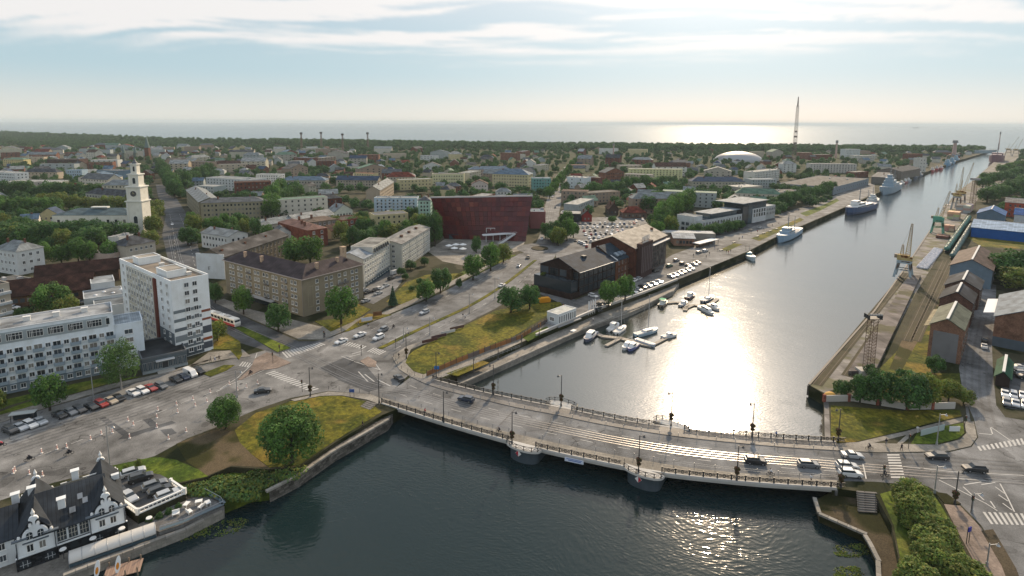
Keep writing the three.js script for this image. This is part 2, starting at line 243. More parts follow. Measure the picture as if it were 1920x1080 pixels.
// ---------- roads ----------
sheet('main_road', 'wide worn asphalt road with traffic cones', [[-80, 820], [0, 792], [100, 762], [200, 734], [300, 703], [375, 685], [430, 674], [500, 656], [600, 638], [660, 622], [735, 660], [746, 690], [765, 704], [720, 748], [695, 739], [616, 733], [545, 746], [480, 768], [400, 803], [350, 822], [290, 855], [200, 880], [100, 905], [-80, 965]], oldAsphalt, 0.02);
sheet('street', 'tram street leading into the old town', [[522, 664], [440, 640], [395, 607], [360, 570], [318, 500], [304, 440], [311, 402], [296, 366], [292, 346], [306, 346], [330, 370], [346, 395], [366, 440], [378, 490], [405, 562], [470, 600], [560, 640], [600, 640]], darkAsphalt, 0.026);
sheet('boulevard', 'dual carriageway from the junction to the roundabout', [[600, 640], [700, 603], [790, 567], [870, 528], [925, 500], [962, 482], [985, 472], [1045, 470], [1040, 482], [1014, 512], [1000, 536], [930, 578], [860, 613], [790, 647], [738, 668], [690, 640]], asphaltM, 0.032);
{ const c = G(1012, 466), pts = []; for (let i = 0; i < 40; i++) pts.push([c[0] + 14 * cos(i / 20 * PI), c[1] + 15 * sin(i / 20 * PI)]); sheet('roundabout', 'asphalt ring of the roundabout', W(pts), asphaltM, 0.045);
  const isl = []; for (let i = 0; i < 30; i++) isl.push([c[0] + 5.2 * cos(i / 15 * PI), c[1] + 6 * sin(i / 15 * PI)]); sheet('roundabout_island', 'round planted island in the roundabout', W(isl), SM([0.3, 0.25, 0.2], { map: T.dirt }), 0.35, 0.5); }
sheet('street', 'sunlit street running from the roundabout towards the sea', [[1000, 468], [1012, 440], [1018, 400], [1031, 355], [1042, 330], [1058, 313], [1066, 313], [1064, 332], [1058, 355], [1048, 400], [1047, 440], [1040, 470]], oldAsphalt, 0.04);
sheet('car_park', 'crowded asphalt car park behind the brick hotel', [[1047, 452], [1082, 416], [1100, 408], [1205, 405], [1222, 432], [1205, 452], [1145, 470], [1100, 505], [1050, 500], [1042, 480]], asphaltM, 0.05);
sheet('quay_road', 'paved waterfront road along the canal', [[1000, 536], [1022, 545], [1080, 562], [1150, 535], [1190, 520], [1260, 478], [1330, 452], [1440, 412], [1560, 368], [1640, 340], [1640, 362], [1570, 394], [1450, 446], [1400, 472], [1320, 505], [1210, 547], [1115, 581], [1085, 594], [1058, 572], [1000, 545]], oldAsphalt, 0.028);
sheet('plaza', 'grey plaza before the red hall', [[800, 470], [835, 448], [985, 452], [975, 470], [930, 480], [880, 500], [830, 490]], paveM, 0.03);
sheet('car_park', 'strip of parking in front of the white offices', [[680, 545], [730, 506], [760, 508], [752, 530], [738, 548], [700, 570], [686, 566]], asphaltM, 0.03);
sheet('junction', 'wide junction at the bridge end by the wharves', [[1578, 846], [1650, 850], [1780, 848], [1822, 838], [1834, 820], [1826, 785], [1806, 740], [1798, 690], [1812, 625], [1832, 565], [1850, 530], [1868, 535], [1866, 600], [1860, 650], [1862, 700], [1868, 760], [1885, 782], [1960, 795], [2100, 820], [2100, 1140], [1920, 1140], [1885, 1060], [1840, 985], [1800, 945], [1740, 912], [1640, 903], [1570, 902]], asphaltM, 0.02);
sheet('car_park', 'small car park by the green shed', [[1872, 690], [1990, 665], [1990, 775], [1885, 765]], darkAsphalt, 0.03);
// pavements with kerbs
sheet('pavement', 'pavement along the white apartment block', [[-80, 806], [0, 778], [100, 750], [200, 722], [265, 708], [350, 690], [392, 660], [455, 655], [470, 668], [430, 672], [375, 683], [300, 701], [200, 732], [100, 760], [-80, 818]], paveM, 0.14, 0.3);
sheet('pavement', 'pavement before the brown corner house', [[400, 566], [420, 560], [470, 580], [560, 602], [600, 612], [640, 610], [690, 590], [700, 598], [650, 618], [608, 636], [560, 636], [475, 599]], paveM, 0.14, 0.3);
sheet('pavement', 'pavement along the boulevard by the lawns', [[700, 601], [786, 565], [866, 526], [920, 499], [915, 494], [860, 520], [780, 559], [696, 594]], paveM, 0.14, 0.3);
sheet('traffic_island', 'paved refuge island with signals at the junction', [[478, 672], [500, 660], [512, 664], [546, 680], [520, 690], [490, 694], [452, 712], [446, 712], [470, 690]], pinkPave, 0.14, 0.3);
sheet('traffic_island', 'small triangular island near the bridge', [[675, 677], [690, 668], [706, 678], [704, 688], [690, 688]], pinkPave, 0.14, 0.3);
sheet('pavement', 'curved pavement leading on to the bridge', [[735, 668], [760, 650], [790, 640], [770, 655], [760, 680], [775, 696], [812, 708], [812, 718], [770, 706], [748, 692]], paveM, 0.14, 0.3);
sheet('promenade', 'pale promenade path above the marina', [[790, 704], [860, 672], [960, 636], [1030, 604], [1060, 600], [1085, 594], [1115, 582], [1005, 629], [855, 697], [812, 714]], paveM, 0.05, 0.2);
sheet('pavement', 'pavement at the bridge end with bollards', [[545, 749], [616, 734], [695, 739], [718, 748], [712, 758], [688, 749], [640, 741], [600, 742], [552, 752]], paveM, 0.14, 0.3);
sheet('pavement', 'pavement at the junction beside the wharf lawn', [[1568, 832], [1580, 845], [1650, 848], [1776, 846], [1820, 836], [1832, 820], [1826, 790], [1808, 790], [1812, 812], [1800, 824], [1760, 834], [1690, 832], [1600, 829]], paveM, 0.14, 0.3);
sheet('footpath', 'footpath crossing the wharf lawn', [[1600, 831], [1700, 808], [1745, 796], [1806, 782], [1806, 790], [1750, 804], [1715, 812], [1690, 833], [1680, 833], [1700, 815], [1640, 830]], paveM, 0.06, 0.2);
sheet('cycle_path', 'grey cycle path beside the chestnut trees', [[1770, 945], [1800, 948], [1840, 990], [1890, 1075], [1925, 1140], [1860, 1140], [1830, 1060], [1790, 985]], pinkPave, 0.12, 0.3);
sheet('cobble_strip', 'strip of loose cobbles by the kerb', [[1840, 995], [1862, 992], [1905, 1065], [1930, 1130], [1905, 1130], [1878, 1060]], gravelM, 0.16, 0.2);
sheet('cobble_strip', 'cobbled verge beside the lamp post', [[1752, 922], [1775, 925], [1802, 944], [1772, 945]], gravelM, 0.16, 0.2);
// grass
sheet('lawn', 'dry lawn around the big round maple', [[440, 806], [480, 774], [545, 752], [600, 742], [640, 742], [692, 754], [716, 772], [625, 828], [560, 872], [505, 876], [470, 850], [450, 830]], dryGrass, 0.05, 0.2);
sheet('lawn', 'scrubby grass beside the villa car park', [[195, 876], [290, 856], [330, 862], [372, 880], [390, 893], [330, 905], [300, 890], [250, 880], [206, 895]], grassM, 0.05, 0.2);
sheet('lawn', 'long triangular lawn beside the boulevard', [[760, 690], [758, 674], [775, 658], [860, 616], [930, 582], [990, 570], [1050, 566], [1056, 574], [960, 632], [860, 670], [795, 702]], dryGrass, 0.05, 0.2);
sheet('lawn', 'narrow lawn in front of the white apartment block', [[-80, 800], [0, 772], [122, 728], [195, 712], [265, 706], [200, 720], [100, 748], [-80, 804]], grassM, 0.05, 0.12);
sheet('lawn', 'back lawn under the apartment windows', [[-80, 780], [0, 752], [122, 723], [195, 708], [200, 712], [122, 730], [0, 765], [-80, 792]], grassM, 0.03, 0.12);
sheet('lawn', 'grass corner by the pedestrian crossing', [[392, 655], [420, 622], [450, 640], [454, 665], [448, 674], [430, 655]], dryGrass, 0.16, 0.2);
sheet('lawn', 'grass island by the bus parking', [[380, 700], [420, 684], [440, 684], [425, 694], [395, 706]], dryGrass, 0.16, 0.2);
sheet('lawn', 'green tram verge in the street', [[440, 614], [455, 612], [545, 652], [520, 660]], grassM, 0.16, 0.2);
sheet('lawn', 'lawn patch beside the corner house', [[590, 602], [640, 596], [672, 570], [695, 580], [660, 604], [620, 622], [606, 612]], dryGrass, 0.16, 0.2);
sheet('lawn', 'lawn with information boards by the boulevard', [[645, 622], [690, 588], [735, 590], [700, 600], [655, 620]], dryGrass, 0.17, 0.2);
sheet('lawn', 'lawn strip with round bushes below the offices', [[724, 566], [760, 530], [800, 515], [870, 512], [860, 522], [780, 560], [760, 572]], dryGrass, 0.06, 0.2);
sheet('lawn', 'lawn with young trees before the red hall', [[850, 520], [880, 500], [950, 478], [968, 478], [930, 496], [880, 520], [858, 530]], grassM, 0.06, 0.2);
sheet('lawn', 'dusty lawn beside the wharf and bridge', [[1558, 760], [1690, 770], [1800, 768], [1803, 780], [1740, 794], [1690, 808], [1600, 829], [1558, 829]], dryGrass, 0.05, 0.15);
sheet('lawn', 'green lawn with signs by the junction', [[1708, 832], [1720, 812], [1760, 800], [1806, 793], [1808, 812], [1796, 822], [1755, 832]], grassM, 0.1, 0.2);
sheet('lawn', 'overgrown grass along the wharf track', [[1640, 700], [1700, 640], [1745, 560], [1760, 560], [1745, 650], [1745, 700], [1800, 700], [1802, 745], [1650, 745]], dryGrass, 0.05, 0.15);
sheet('lawn', 'yellow grass by the blue hall', [[1812, 445], [1960, 450], [1960, 470], [1840, 462]], dryGrass, 0.05, 0.15);
sheet('lawn', 'small green verge beside the promenade', [[978, 632], [1025, 612], [1032, 618], [990, 640]], grassM, 0.07, 0.15);
sheet('lawn', 'dry bank corner between bridge and promenade', [[835, 700], [905, 676], [918, 680], [858, 705]], dryGrass, 0.09, 0.15);
sheet('bare_ground', 'sandy worn ground between road and slipway', [[330, 832], [400, 806], [442, 808], [452, 832], [472, 852], [503, 876], [434, 873], [388, 892], [372, 880], [350, 866]], SM([0.62, 0.55, 0.45], { map: T.dirt, roughness: 1 }), 0.045);
sheet('woodland_floor', 'green undergrowth of the gardens and woods towards the shore', W([[-1900, -900], [300, -860], [540, -860], [820, -1140], [1180, -1540], [1400, -1750], [925, -1830], [0, -1930], [-1190, -2280], [-3380, -3780], [-5600, -4300], [-5600, -2600]]), SM([0.26, 0.4, 0.28], { map: T.grass, roughness: 1 }), 0.03);
sheet('lawn', 'dry flower bed beside the quay steps', [[1350, 468], [1376, 456], [1392, 458], [1364, 471]], dryGrass, 0.06);
sheet('lawn', 'long narrow lawn along the office promenade', [[1408, 447], [1478, 418], [1500, 408], [1508, 412], [1470, 430], [1424, 452]], dryGrass, 0.06);
sheet('lawn', 'green verge by the harbour trees', [[1500, 400], [1545, 384], [1568, 372], [1574, 376], [1540, 394], [1512, 406]], grassM, 0.06);
sheet('street', 'dark lane in front of the modern office', [[1330, 452], [1450, 412], [1560, 374], [1562, 370], [1440, 408], [1325, 446]], darkAsphalt, 0.05);
sheet('lawn', 'shaded verge under the chestnut row', [[1650, 926], [1676, 985], [1702, 1120], [1850, 1120], [1812, 1040], [1785, 980], [1764, 946], [1745, 922], [1700, 912]], grassM, 0.04, 0.1);
// lawn strip between the carriageways
sheet('median_strip', 'narrow grass median of the boulevard', W(strip(smooth(PX([[712, 654], [790, 616], [880, 574], [945, 534], [1004, 488]])), -0.9, 0.9)), dryGrass, 0.17, 0.25);
// wharf
sheet('wharf', 'weathered concrete wharf with rails', W([...rightQuay.slice(2), [1580, -1780], [700, -800], ...PX([[1840, 364], [1760, 480], [1720, 545], [1640, 690], [1575, 725], [1547, 737]])]), slabM, 0.03, 0.4);
sheet('dirt_track', 'sandy track along the wharf', [[1668, 690], [1690, 640], [1730, 580], [1775, 500], [1800, 460], [1812, 462], [1790, 510], [1752, 590], [1715, 650], [1688, 700]], SM([0.85, 0.74, 0.6], { map: T.dirt, roughness: 1 }), 0.06, 0.2);
{ // raised loading dock beside the crane track
  const d = PX([[1590, 702], [1640, 702], [1726, 520], [1704, 520]]); tag(M('loading_dock', boxUV(poly(d, LV + 1.1, 1.3)), SM([0.34, 0.3, 0.28], { map: T.slab, roughness: 0.9 })), 'long raised concrete loading dock on the wharf', 'dock'); }

// kerb stones, markings
function quadAt(p, s, t) { const a = [p[0][0] + (p[1][0] - p[0][0]) * s, p[0][1] + (p[1][1] - p[0][1]) * s], b = [p[3][0] + (p[2][0] - p[3][0]) * s, p[3][1] + (p[2][1] - p[3][1]) * s]; return [a[0] + (b[0] - a[0]) * t, a[1] + (b[1] - a[1]) * t]; }
function zebra(label, px, n, y = 0.05) {         // px: four corners, the first side runs along the crossing
  const p = PX(px), g = new THREE.Group(); g.name = nm('zebra_crossing'); scene.add(g); tag(g, label, 'crossing', null, 'structure');
  for (let i = 0; i < n; i++) { const s0 = (i + 0.22) / n, s1 = (i + 0.72) / n; M('stripe', poly([quadAt(p, s0, 0), quadAt(p, s1, 0), quadAt(p, s1, 1), quadAt(p, s0, 1)], LV + y), paintM, g); }
}
zebra('zebra crossing over the tram street', [[527, 661], [600, 642], [612, 646], [537, 672]], 14);
zebra('zebra crossing on the upper carriageway', [[650, 640], [689, 650], [680, 655], [641, 646]], 8);
zebra('zebra crossing on the lower carriageway', [[700, 652], [726, 659], [712, 666], [687, 659]], 6);
zebra('zebra crossing over the worn main road', [[514, 695], [600, 730], [582, 735], [496, 700]], 15);
zebra('short zebra crossing in the slip road', [[454, 678], [472, 681], [466, 689], [447, 686]], 4);
zebra('zebra crossing where bridge traffic stops', [[1686, 851], [1697, 898], [1671, 898], [1663, 851]], 9);
zebra('zebra crossing in the wharf street mouth', [[1830, 838], [1926, 820], [1932, 832], [1836, 846]], 12);
zebra('zebra crossing by the cobble strip', [[1840, 960], [1940, 964], [1952, 986], [1856, 983]], 10);
function lines(name, label, list, w = 0.16, y = 0.055, dash = 0) {
  const g = new THREE.Group(); g.name = nm(name); scene.add(g); tag(g, label, 'marking', null, 'structure');
  for (const l of list) {
    const pts = PX(l);
    if (!dash) { M('line', poly(strip(pts, -w / 2, w / 2), LV + y), paintM, g); continue; }
    for (const [x, z, th] of along(pts, dash * 2.6, dash)) { const c = cos(th) * dash / 2, s = -sin(th) * dash / 2; M('dash', poly(strip([[x - c, z - s], [x + c, z + s]], -w / 2, w / 2), LV + y), paintM, g); }
  }
}
lines('lane_marking', 'dashed lane lines on the boulevard', [[[660, 634], [740, 600], [830, 560], [905, 522], [968, 486]], [[735, 657], [800, 626], [880, 586], [950, 548], [1004, 505]]], 0.18, 0.06, 3);
lines('lane_marking', 'white lines around the junction islands', [[[664, 678], [714, 694]], [[712, 693], [704, 682]], [[640, 668], [663, 677]], [[482, 662], [476, 680], [446, 708], [412, 730]], [[500, 692], [430, 722], [405, 735]], [[730, 640], [745, 633], [765, 622]]], 0.22, 0.05);
lines('lane_marking', 'arrow dashes where lanes turn to the bridge', [[[672, 697], [690, 716]], [[684, 702], [702, 716]], [[708, 712], [732, 724]], [[655, 669], [676, 664]], [[660, 664], [680, 658]]], 0.3, 0.05);
lines('lane_marking', 'painted wedge lines at the wharf junction', [[[1760, 900], [1800, 920], [1848, 944], [1870, 958]], [[1875, 907], [1890, 935], [1902, 960]], [[1763, 897], [1790, 897], [1872, 904]], [[1694, 875], [1780, 884], [1920, 892]], [[1808, 909], [1840, 904]], [[1840, 909], [1866, 905]], [[1806, 913], [1822, 928]], [[1832, 926], [1845, 938]], [[1857, 940], [1866, 953]], [[1866, 913], [1884, 926]], [[1872, 928], [1890, 940]], [[1880, 944], [1898, 957]]], 0.24, 0.05);
lines('lane_marking', 'parking lines in the wharf junction', [[[1836, 813], [1860, 815]], [[1857, 802], [1861, 814]], [[1858, 801], [1900, 830]], [[1618, 870], [1624, 898]]], 0.25, 0.05);
lines('lane_marking', 'dashed lines on the worn main road', [[[60, 860], [150, 826], [260, 790], [350, 752], [420, 728]]], 0.16, 0.05, 2.4);
lines('lane_marking', 'dashed lines in the tram street', [[[330, 500], [326, 440], [318, 400]], [[366, 500], [352, 440], [336, 400]]], 0.2, 0.05, 4);
{ // patches of newer and older asphalt
  for (const [l, px, m] of [['dark repaired trench in the road', [[183, 783], [195, 780], [242, 812], [230, 817]], darkAsphalt], ['long dark asphalt patch', [[221, 824], [232, 816], [322, 789], [330, 793], [280, 808], [240, 822]], darkAsphalt], ['square dark asphalt patch', [[268, 787], [282, 784], [298, 797], [282, 800]], darkAsphalt], ['rough grey patch by the bank', [[300, 806], [322, 803], [332, 812], [312, 818]], darkAsphalt], ['wet dark patch at the junction', [[600, 690], [650, 668], [690, 690], [720, 725], [690, 735], [640, 715]], darkAsphalt]]) sheet('asphalt_patch', l, px, m, 0.04);
}
// lanes darkened by tyres, and manholes
for (const [l, px, n] of [['main road', [[0, 845], [120, 806], [260, 764], [400, 712], [500, 684]], 3], ['boulevard upper side', [[640, 645], [730, 606], [830, 562], [920, 514], [985, 475]], 2], ['boulevard lower side', [[730, 664], [800, 634], [890, 590], [960, 552], [1010, 506]], 2], ['sunlit street', [[1025, 455], [1032, 400], [1044, 350], [1058, 322]], 2], ['wharf junction', [[1650, 872], [1760, 876], [1930, 888]], 3], ['wharf street', [[1842, 800], [1830, 730], [1832, 660], [1845, 590]], 2]]) { const c = smooth(PX(px)); for (let i = 0; i < n * 2; i++) { const o = (i - n + 0.5) * 1.75; sheet('worn_lane', `tyre-darkened wheel track ${ORD[i]} across on the ${l}`, W(strip(c, o - 0.32, o + 0.32)), wornM, 0.047); } }
for (const [u, v] of [[300, 770], [452, 720], [560, 700], [640, 676], [820, 600], [1730, 880], [1850, 900], [1846, 700], [120, 840], [700, 720]]) { const p = G(u, v); tag(M('manhole_cover', new THREE.CylinderGeometry(0.45, 0.45, 0.04, 16).translate(p[0], LV + 0.05, p[1]), matC([0.07, 0.07, 0.07])), 'round iron manhole cover in the road', 'cover', 'manhole covers'); }
// tram rails in street, junction and bridge follow here
const railM = SM([0.3, 0.29, 0.28], { roughness: 0.35, metalness: 0.7 });
function rails(label, mid, y = LV + 0.075, gauge = 1.0) { const g = new THREE.Group(); g.name = nm('tram_track'); scene.add(g); tag(g, label, 'track', null, 'structure'); for (const s of [-1, 1]) M('rail', poly(strip(mid, s * gauge / 2 - 0.06, s * gauge / 2 + 0.06), y), railM, g); }

// ---------- bridge ----------
const N = 40, line = (px) => { const p = smooth(PX(px), 6), c = [], n = p.length - 1; for (let i = 0; i <= N; i++) c.push(p[Math.round(i * n / N)]); return c; };
const NE = line([[716, 756], [812, 786], [880, 806], [942, 823], [1030, 845], [1100, 860], [1175, 875], [1255, 888], [1345, 898], [1432, 906], [1507, 911], [1568, 915]]);
const NK = line([[716, 746], [766, 760], [850, 784], [902, 799], [1012, 825], [1085, 841], [1165, 857], [1265, 874], [1317, 881], [1465, 895], [1570, 902]]);
const FK = line([[770, 707], [800, 721], [845, 735], [890, 746], [965, 764], [1040, 778], [1120, 795], [1240, 815], [1320, 825], [1480, 840], [1578, 846]]);
const FE = line([[812, 712], [890, 732], [970, 749], [1052, 765], [1175, 790], [1257, 802], [1330, 811], [1410, 819], [1490, 825], [1567, 829]]);
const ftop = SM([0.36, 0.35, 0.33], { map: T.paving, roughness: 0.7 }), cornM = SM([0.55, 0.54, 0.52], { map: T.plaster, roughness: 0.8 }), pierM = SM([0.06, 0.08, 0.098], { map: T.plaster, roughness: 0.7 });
const bridge = thing('road_bridge', 'grey road bridge with ornate iron railings across the canal', 'bridge');
{
  M('deck', poly([...NE, ...[...FE].reverse()], LV - 0.03, 0.95), cornM, bridge);
  M('roadway', poly([...NK, ...[...FK].reverse()], LV + 0.03), asphaltM, bridge);
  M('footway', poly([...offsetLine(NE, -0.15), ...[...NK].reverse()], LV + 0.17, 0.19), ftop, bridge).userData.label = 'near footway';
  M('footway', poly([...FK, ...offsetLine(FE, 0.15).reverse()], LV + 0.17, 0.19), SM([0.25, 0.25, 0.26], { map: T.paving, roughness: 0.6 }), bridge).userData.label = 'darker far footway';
  M('cornice', poly(strip(NE, -0.15, 0.35), LV + 0.2, 0.5), cornM, bridge); M('cornice', poly(strip(FE, -0.35, 0.15), LV + 0.2, 0.5), cornM, bridge);
  for (let k = 0; k < 5; k++) { const l = NE.map((p, i) => [p[0] + (FE[i][0] - p[0]) * (0.1 + k * 0.2), p[1] + (FE[i][1] - p[1]) * (0.1 + k * 0.2)]); M('girder', poly(strip(l, -0.5, 0.5), LV - 0.99, 0.75), matC([0.12, 0.12, 0.13]), bridge); }
  // piers with rounded ends, and lookouts above them
  for (const [na, fa] of [[[984, 834], [1052, 763]], [[1208, 881], [1258, 800]]]) {
    const a = G(...na), b = G(...fa), dx = b[0] - a[0], dz = b[1] - a[1], l = hypot(dx, dz), ux = dx / l, uz = dz / l, r = 3.7, pts = [];
    for (let i = 0; i <= 16; i++) { const t = PI * i / 16; pts.push([b[0] - uz * r * cos(t) + ux * r * 0.55 * sin(t), b[1] + ux * r * cos(t) + uz * r * 0.55 * sin(t)]); }
    for (let i = 0; i <= 16; i++) { const t = PI * i / 16; pts.push([a[0] + uz * r * cos(t) - ux * r * 0.55 * sin(t), a[1] - ux * r * cos(t) - uz * r * 0.55 * sin(t)]); }
    const pier = M('pier', poly(pts, LV - 0.05, 6), pierM, bridge);
    for (const [c, s] of [[a, -1], [b, 1]]) {
      const pl = []; for (let i = 0; i <= 14; i++) { const t = PI * i / 14; pl.push([c[0] - s * uz * 4.6 * cos(t) + s * ux * 2.6 * pow(sin(t), 0.7), c[1] + s * ux * 4.6 * cos(t) + s * uz * 2.6 * pow(sin(t), 0.7)]); }
      M('lookout', poly(pl, LV + 0.19, 0.55), cornM, bridge);
      for (let i = 0; i < 14; i += 2) { const [x0, z0] = pl[i], [x1, z1] = pl[i + 2]; M('lookout_railing', mg([bar([x0, LV + 1.2, z0], [x1, LV + 1.2, z1], 0.1), bar([x0, LV + 0.35, z0], [x1, LV + 0.35, z1], 0.07), bar([x0, LV + 0.15, z0], [x0, LV + 1.3, z0], 0.18), bar([x0, LV + 0.35, z0], [x1, LV + 1.15, z1], 0.06), bar([x0, LV + 1.15, z0], [x1, LV + 0.35, z1], 0.06)]), ironM, bridge); }
    }
    if (true) { // red and white navigation diamond on the water side
      const cx = a[0] - ux * 2.15 - uz * -0.6, cz = a[1] - uz * 2.15 + ux * -0.6, th = atan2(-ux, -uz); const tri = (s) => { const g = new THREE.BufferGeometry(); g.setAttribute('position', new THREE.Float32BufferAttribute([0, 0.75, 0, s * 0.72, 0, 0, 0, -0.75, 0], 3)); g.setAttribute('uv', new THREE.Float32BufferAttribute([0, 1, 1, 0, 0, 0], 2)); g.computeVertexNormals(); return g; };
      const d = M('channel_sign', mg([bx(0.06, 1.1, 1.1, 0, 0, 0, 0, 0, PI / 4).rotateY(PI / 2)]), whiteM, pier); d.position.set(cx, LV - 1.25, cz); d.rotation.y = th;
      const red = M('red_half', tri(na[0] < 1100 ? -1 : 1), SM([0.45, 0.03, 0.05], { side: THREE.DoubleSide }), pier); red.position.set(cx - ux * 0.05, LV - 1.25, cz - uz * 0.05); red.rotation.y = th;
    }
  }
  // railings: one panel and post for every bay
  const ring = (r, x, y) => new THREE.TorusGeometry(r, 0.065, 5, 14).translate(x, y, 0);
  const mkPanel = (L) => mg([bx(L, 0.13, 0.14, L / 2, 1.04, 0), bx(L, 0.1, 0.1, L / 2, 0.2, 0), ring(0.33, L / 2, 0.6), ring(0.17, L / 2, 0.6), ring(0.24, L * 0.22, 0.6), ring(0.24, L * 0.78, 0.6), bx(L * 0.5, 0.06, 0.06, L * 0.25, 0.6, 0, 0, 0.5), bx(L * 0.5, 0.06, 0.06, L * 0.25, 0.6, 0, 0, -0.5), bx(L * 0.5, 0.06, 0.06, L * 0.75, 0.6, 0, 0, 0.5), bx(L * 0.5, 0.06, 0.06, L * 0.75, 0.6, 0, 0, -0.5)]);
  const panelG = mkPanel(2.72), postG = mg([bx(0.26, 1.22, 0.26, 0, 0.61, 0), bx(0.34, 0.1, 0.34, 0, 1.25, 0)]);
  const skip = [[984, 834], [1052, 763], [1208, 881], [1258, 800]].map((p) => G(...p));
  for (const [l, off] of [[NE, -0.02], [FE, 0.02]]) {
    const st = along(offsetLine(l, off), 2.9);
    for (const [x, z, th] of st) {
      if (skip.some((c) => hypot(c[0] - x - cos(th) * 1.4, c[1] - z + sin(th) * 1.4) < 3.7)) continue;
      const p = M('railing_panel', panelG, ironM, bridge); p.position.set(x + cos(th) * 0.09, LV + 0.19, z - sin(th) * 0.09); p.rotation.y = th;
      const q = M('railing_post', postG, ironM, bridge); q.position.set(x, LV + 0.18, z); q.rotation.y = th;
    }
  }
  // slim guard posts and wire between road and footways
  for (const [l, s] of [[NK, -1], [FK, 1]]) {
    const ln = offsetLine(l, s * 0.35); for (const [x, z, th] of along(ln, 4.4)) { const q = M('guard_post', bx(0.11, 1.15, 0.11, 0, 0.57, 0), steelM, bridge); q.position.set(x, LV + 0.16, z); q.rotation.y = th; }
    for (const hh of [0.55, 0.95]) { const w = []; for (let i = 0; i + 1 < ln.length; i++) w.push(bar([ln[i][0], LV + 0.16 + hh, ln[i][1]], [ln[i + 1][0], LV + 0.16 + hh, ln[i + 1][1]], 0.03)); M('guard_rail', mg(w), steelM, bridge); }
  }
  // banner below the railing
  const bp = G(1076, 859), bn = M('banner', bx(4.4, 1.0, 0.06), SM([0.55, 0.6, 0.7]), bridge); bn.position.set(bp[0], LV - 0.3, bp[1] + 0.55); bn.rotation.y = atan2(-(NE[22][1] - NE[20][1]), NE[22][0] - NE[20][0]); bn.userData.label = 'pale blue banner hung below the railing';
  const bn2 = M('banner_text', mg([bx(3.6, 0.14, 0.02, 0, 0.22, 0.045), bx(3.0, 0.2, 0.02, 0.1, -0.1, 0.045)]), matC([0.08, 0.15, 0.4]), bn);
  // abutments
  for (const [px, w] of [[[[716, 757], [812, 714], [800, 705], [700, 750]], 0], [[[1566, 916], [1568, 830], [1585, 828], [1592, 918]], 0]]) M('abutment', poly(PX(px), LV - 0.06, 6), SM([0.3, 0.3, 0.3], { map: T.stone }), bridge);
  M('expansion_joint', poly(strip([NK[13], FK[13]], -0.15, 0.15), LV + 0.045), matC([0.1, 0.1, 0.1]), bridge); M('expansion_joint', poly(strip([NK[26], FK[26]], -0.15, 0.15), LV + 0.045), matC([0.1, 0.1, 0.1]), bridge);
  for (const f of [0.3, 0.72]) { const l = NK.map((p, i) => [p[0] + (FK[i][0] - p[0]) * f, p[1] + (FK[i][1] - p[1]) * f]); for (const [x, z, th] of along(l, 9, 3)) M('lane_dash', poly(strip([[x, z], [x + cos(th) * 3, z - sin(th) * 3]], -0.08, 0.08), LV + 0.05), paintM, bridge); }
}
const mid = (f) => NK.map((p, i) => [p[0] + (FK[i][0] - p[0]) * f, p[1] + (FK[i][1] - p[1]) * f]);
const junc = (d) => smooth([...offsetLine(PX([[322, 440], [345, 520], [400, 590], [470, 625], [560, 662], [640, 700], [700, 724]]), d)], 5);
for (const [f, d] of [[0.44, 1.6], [0.6, -1.6]]) { const t = junc(d), m = mid(f); rails(f < 0.5 ? 'near tram track over the bridge into the old town' : 'far tram track over the bridge into the old town', smooth([...t.filter((_, i) => i % 5 === 0), ...m.filter((_, i) => i % 5 === 3), ...PX([f < 0.5 ? [1640, 884] : [1640, 874], f < 0.5 ? [1920, 905] : [1920, 893]])], 8)); }
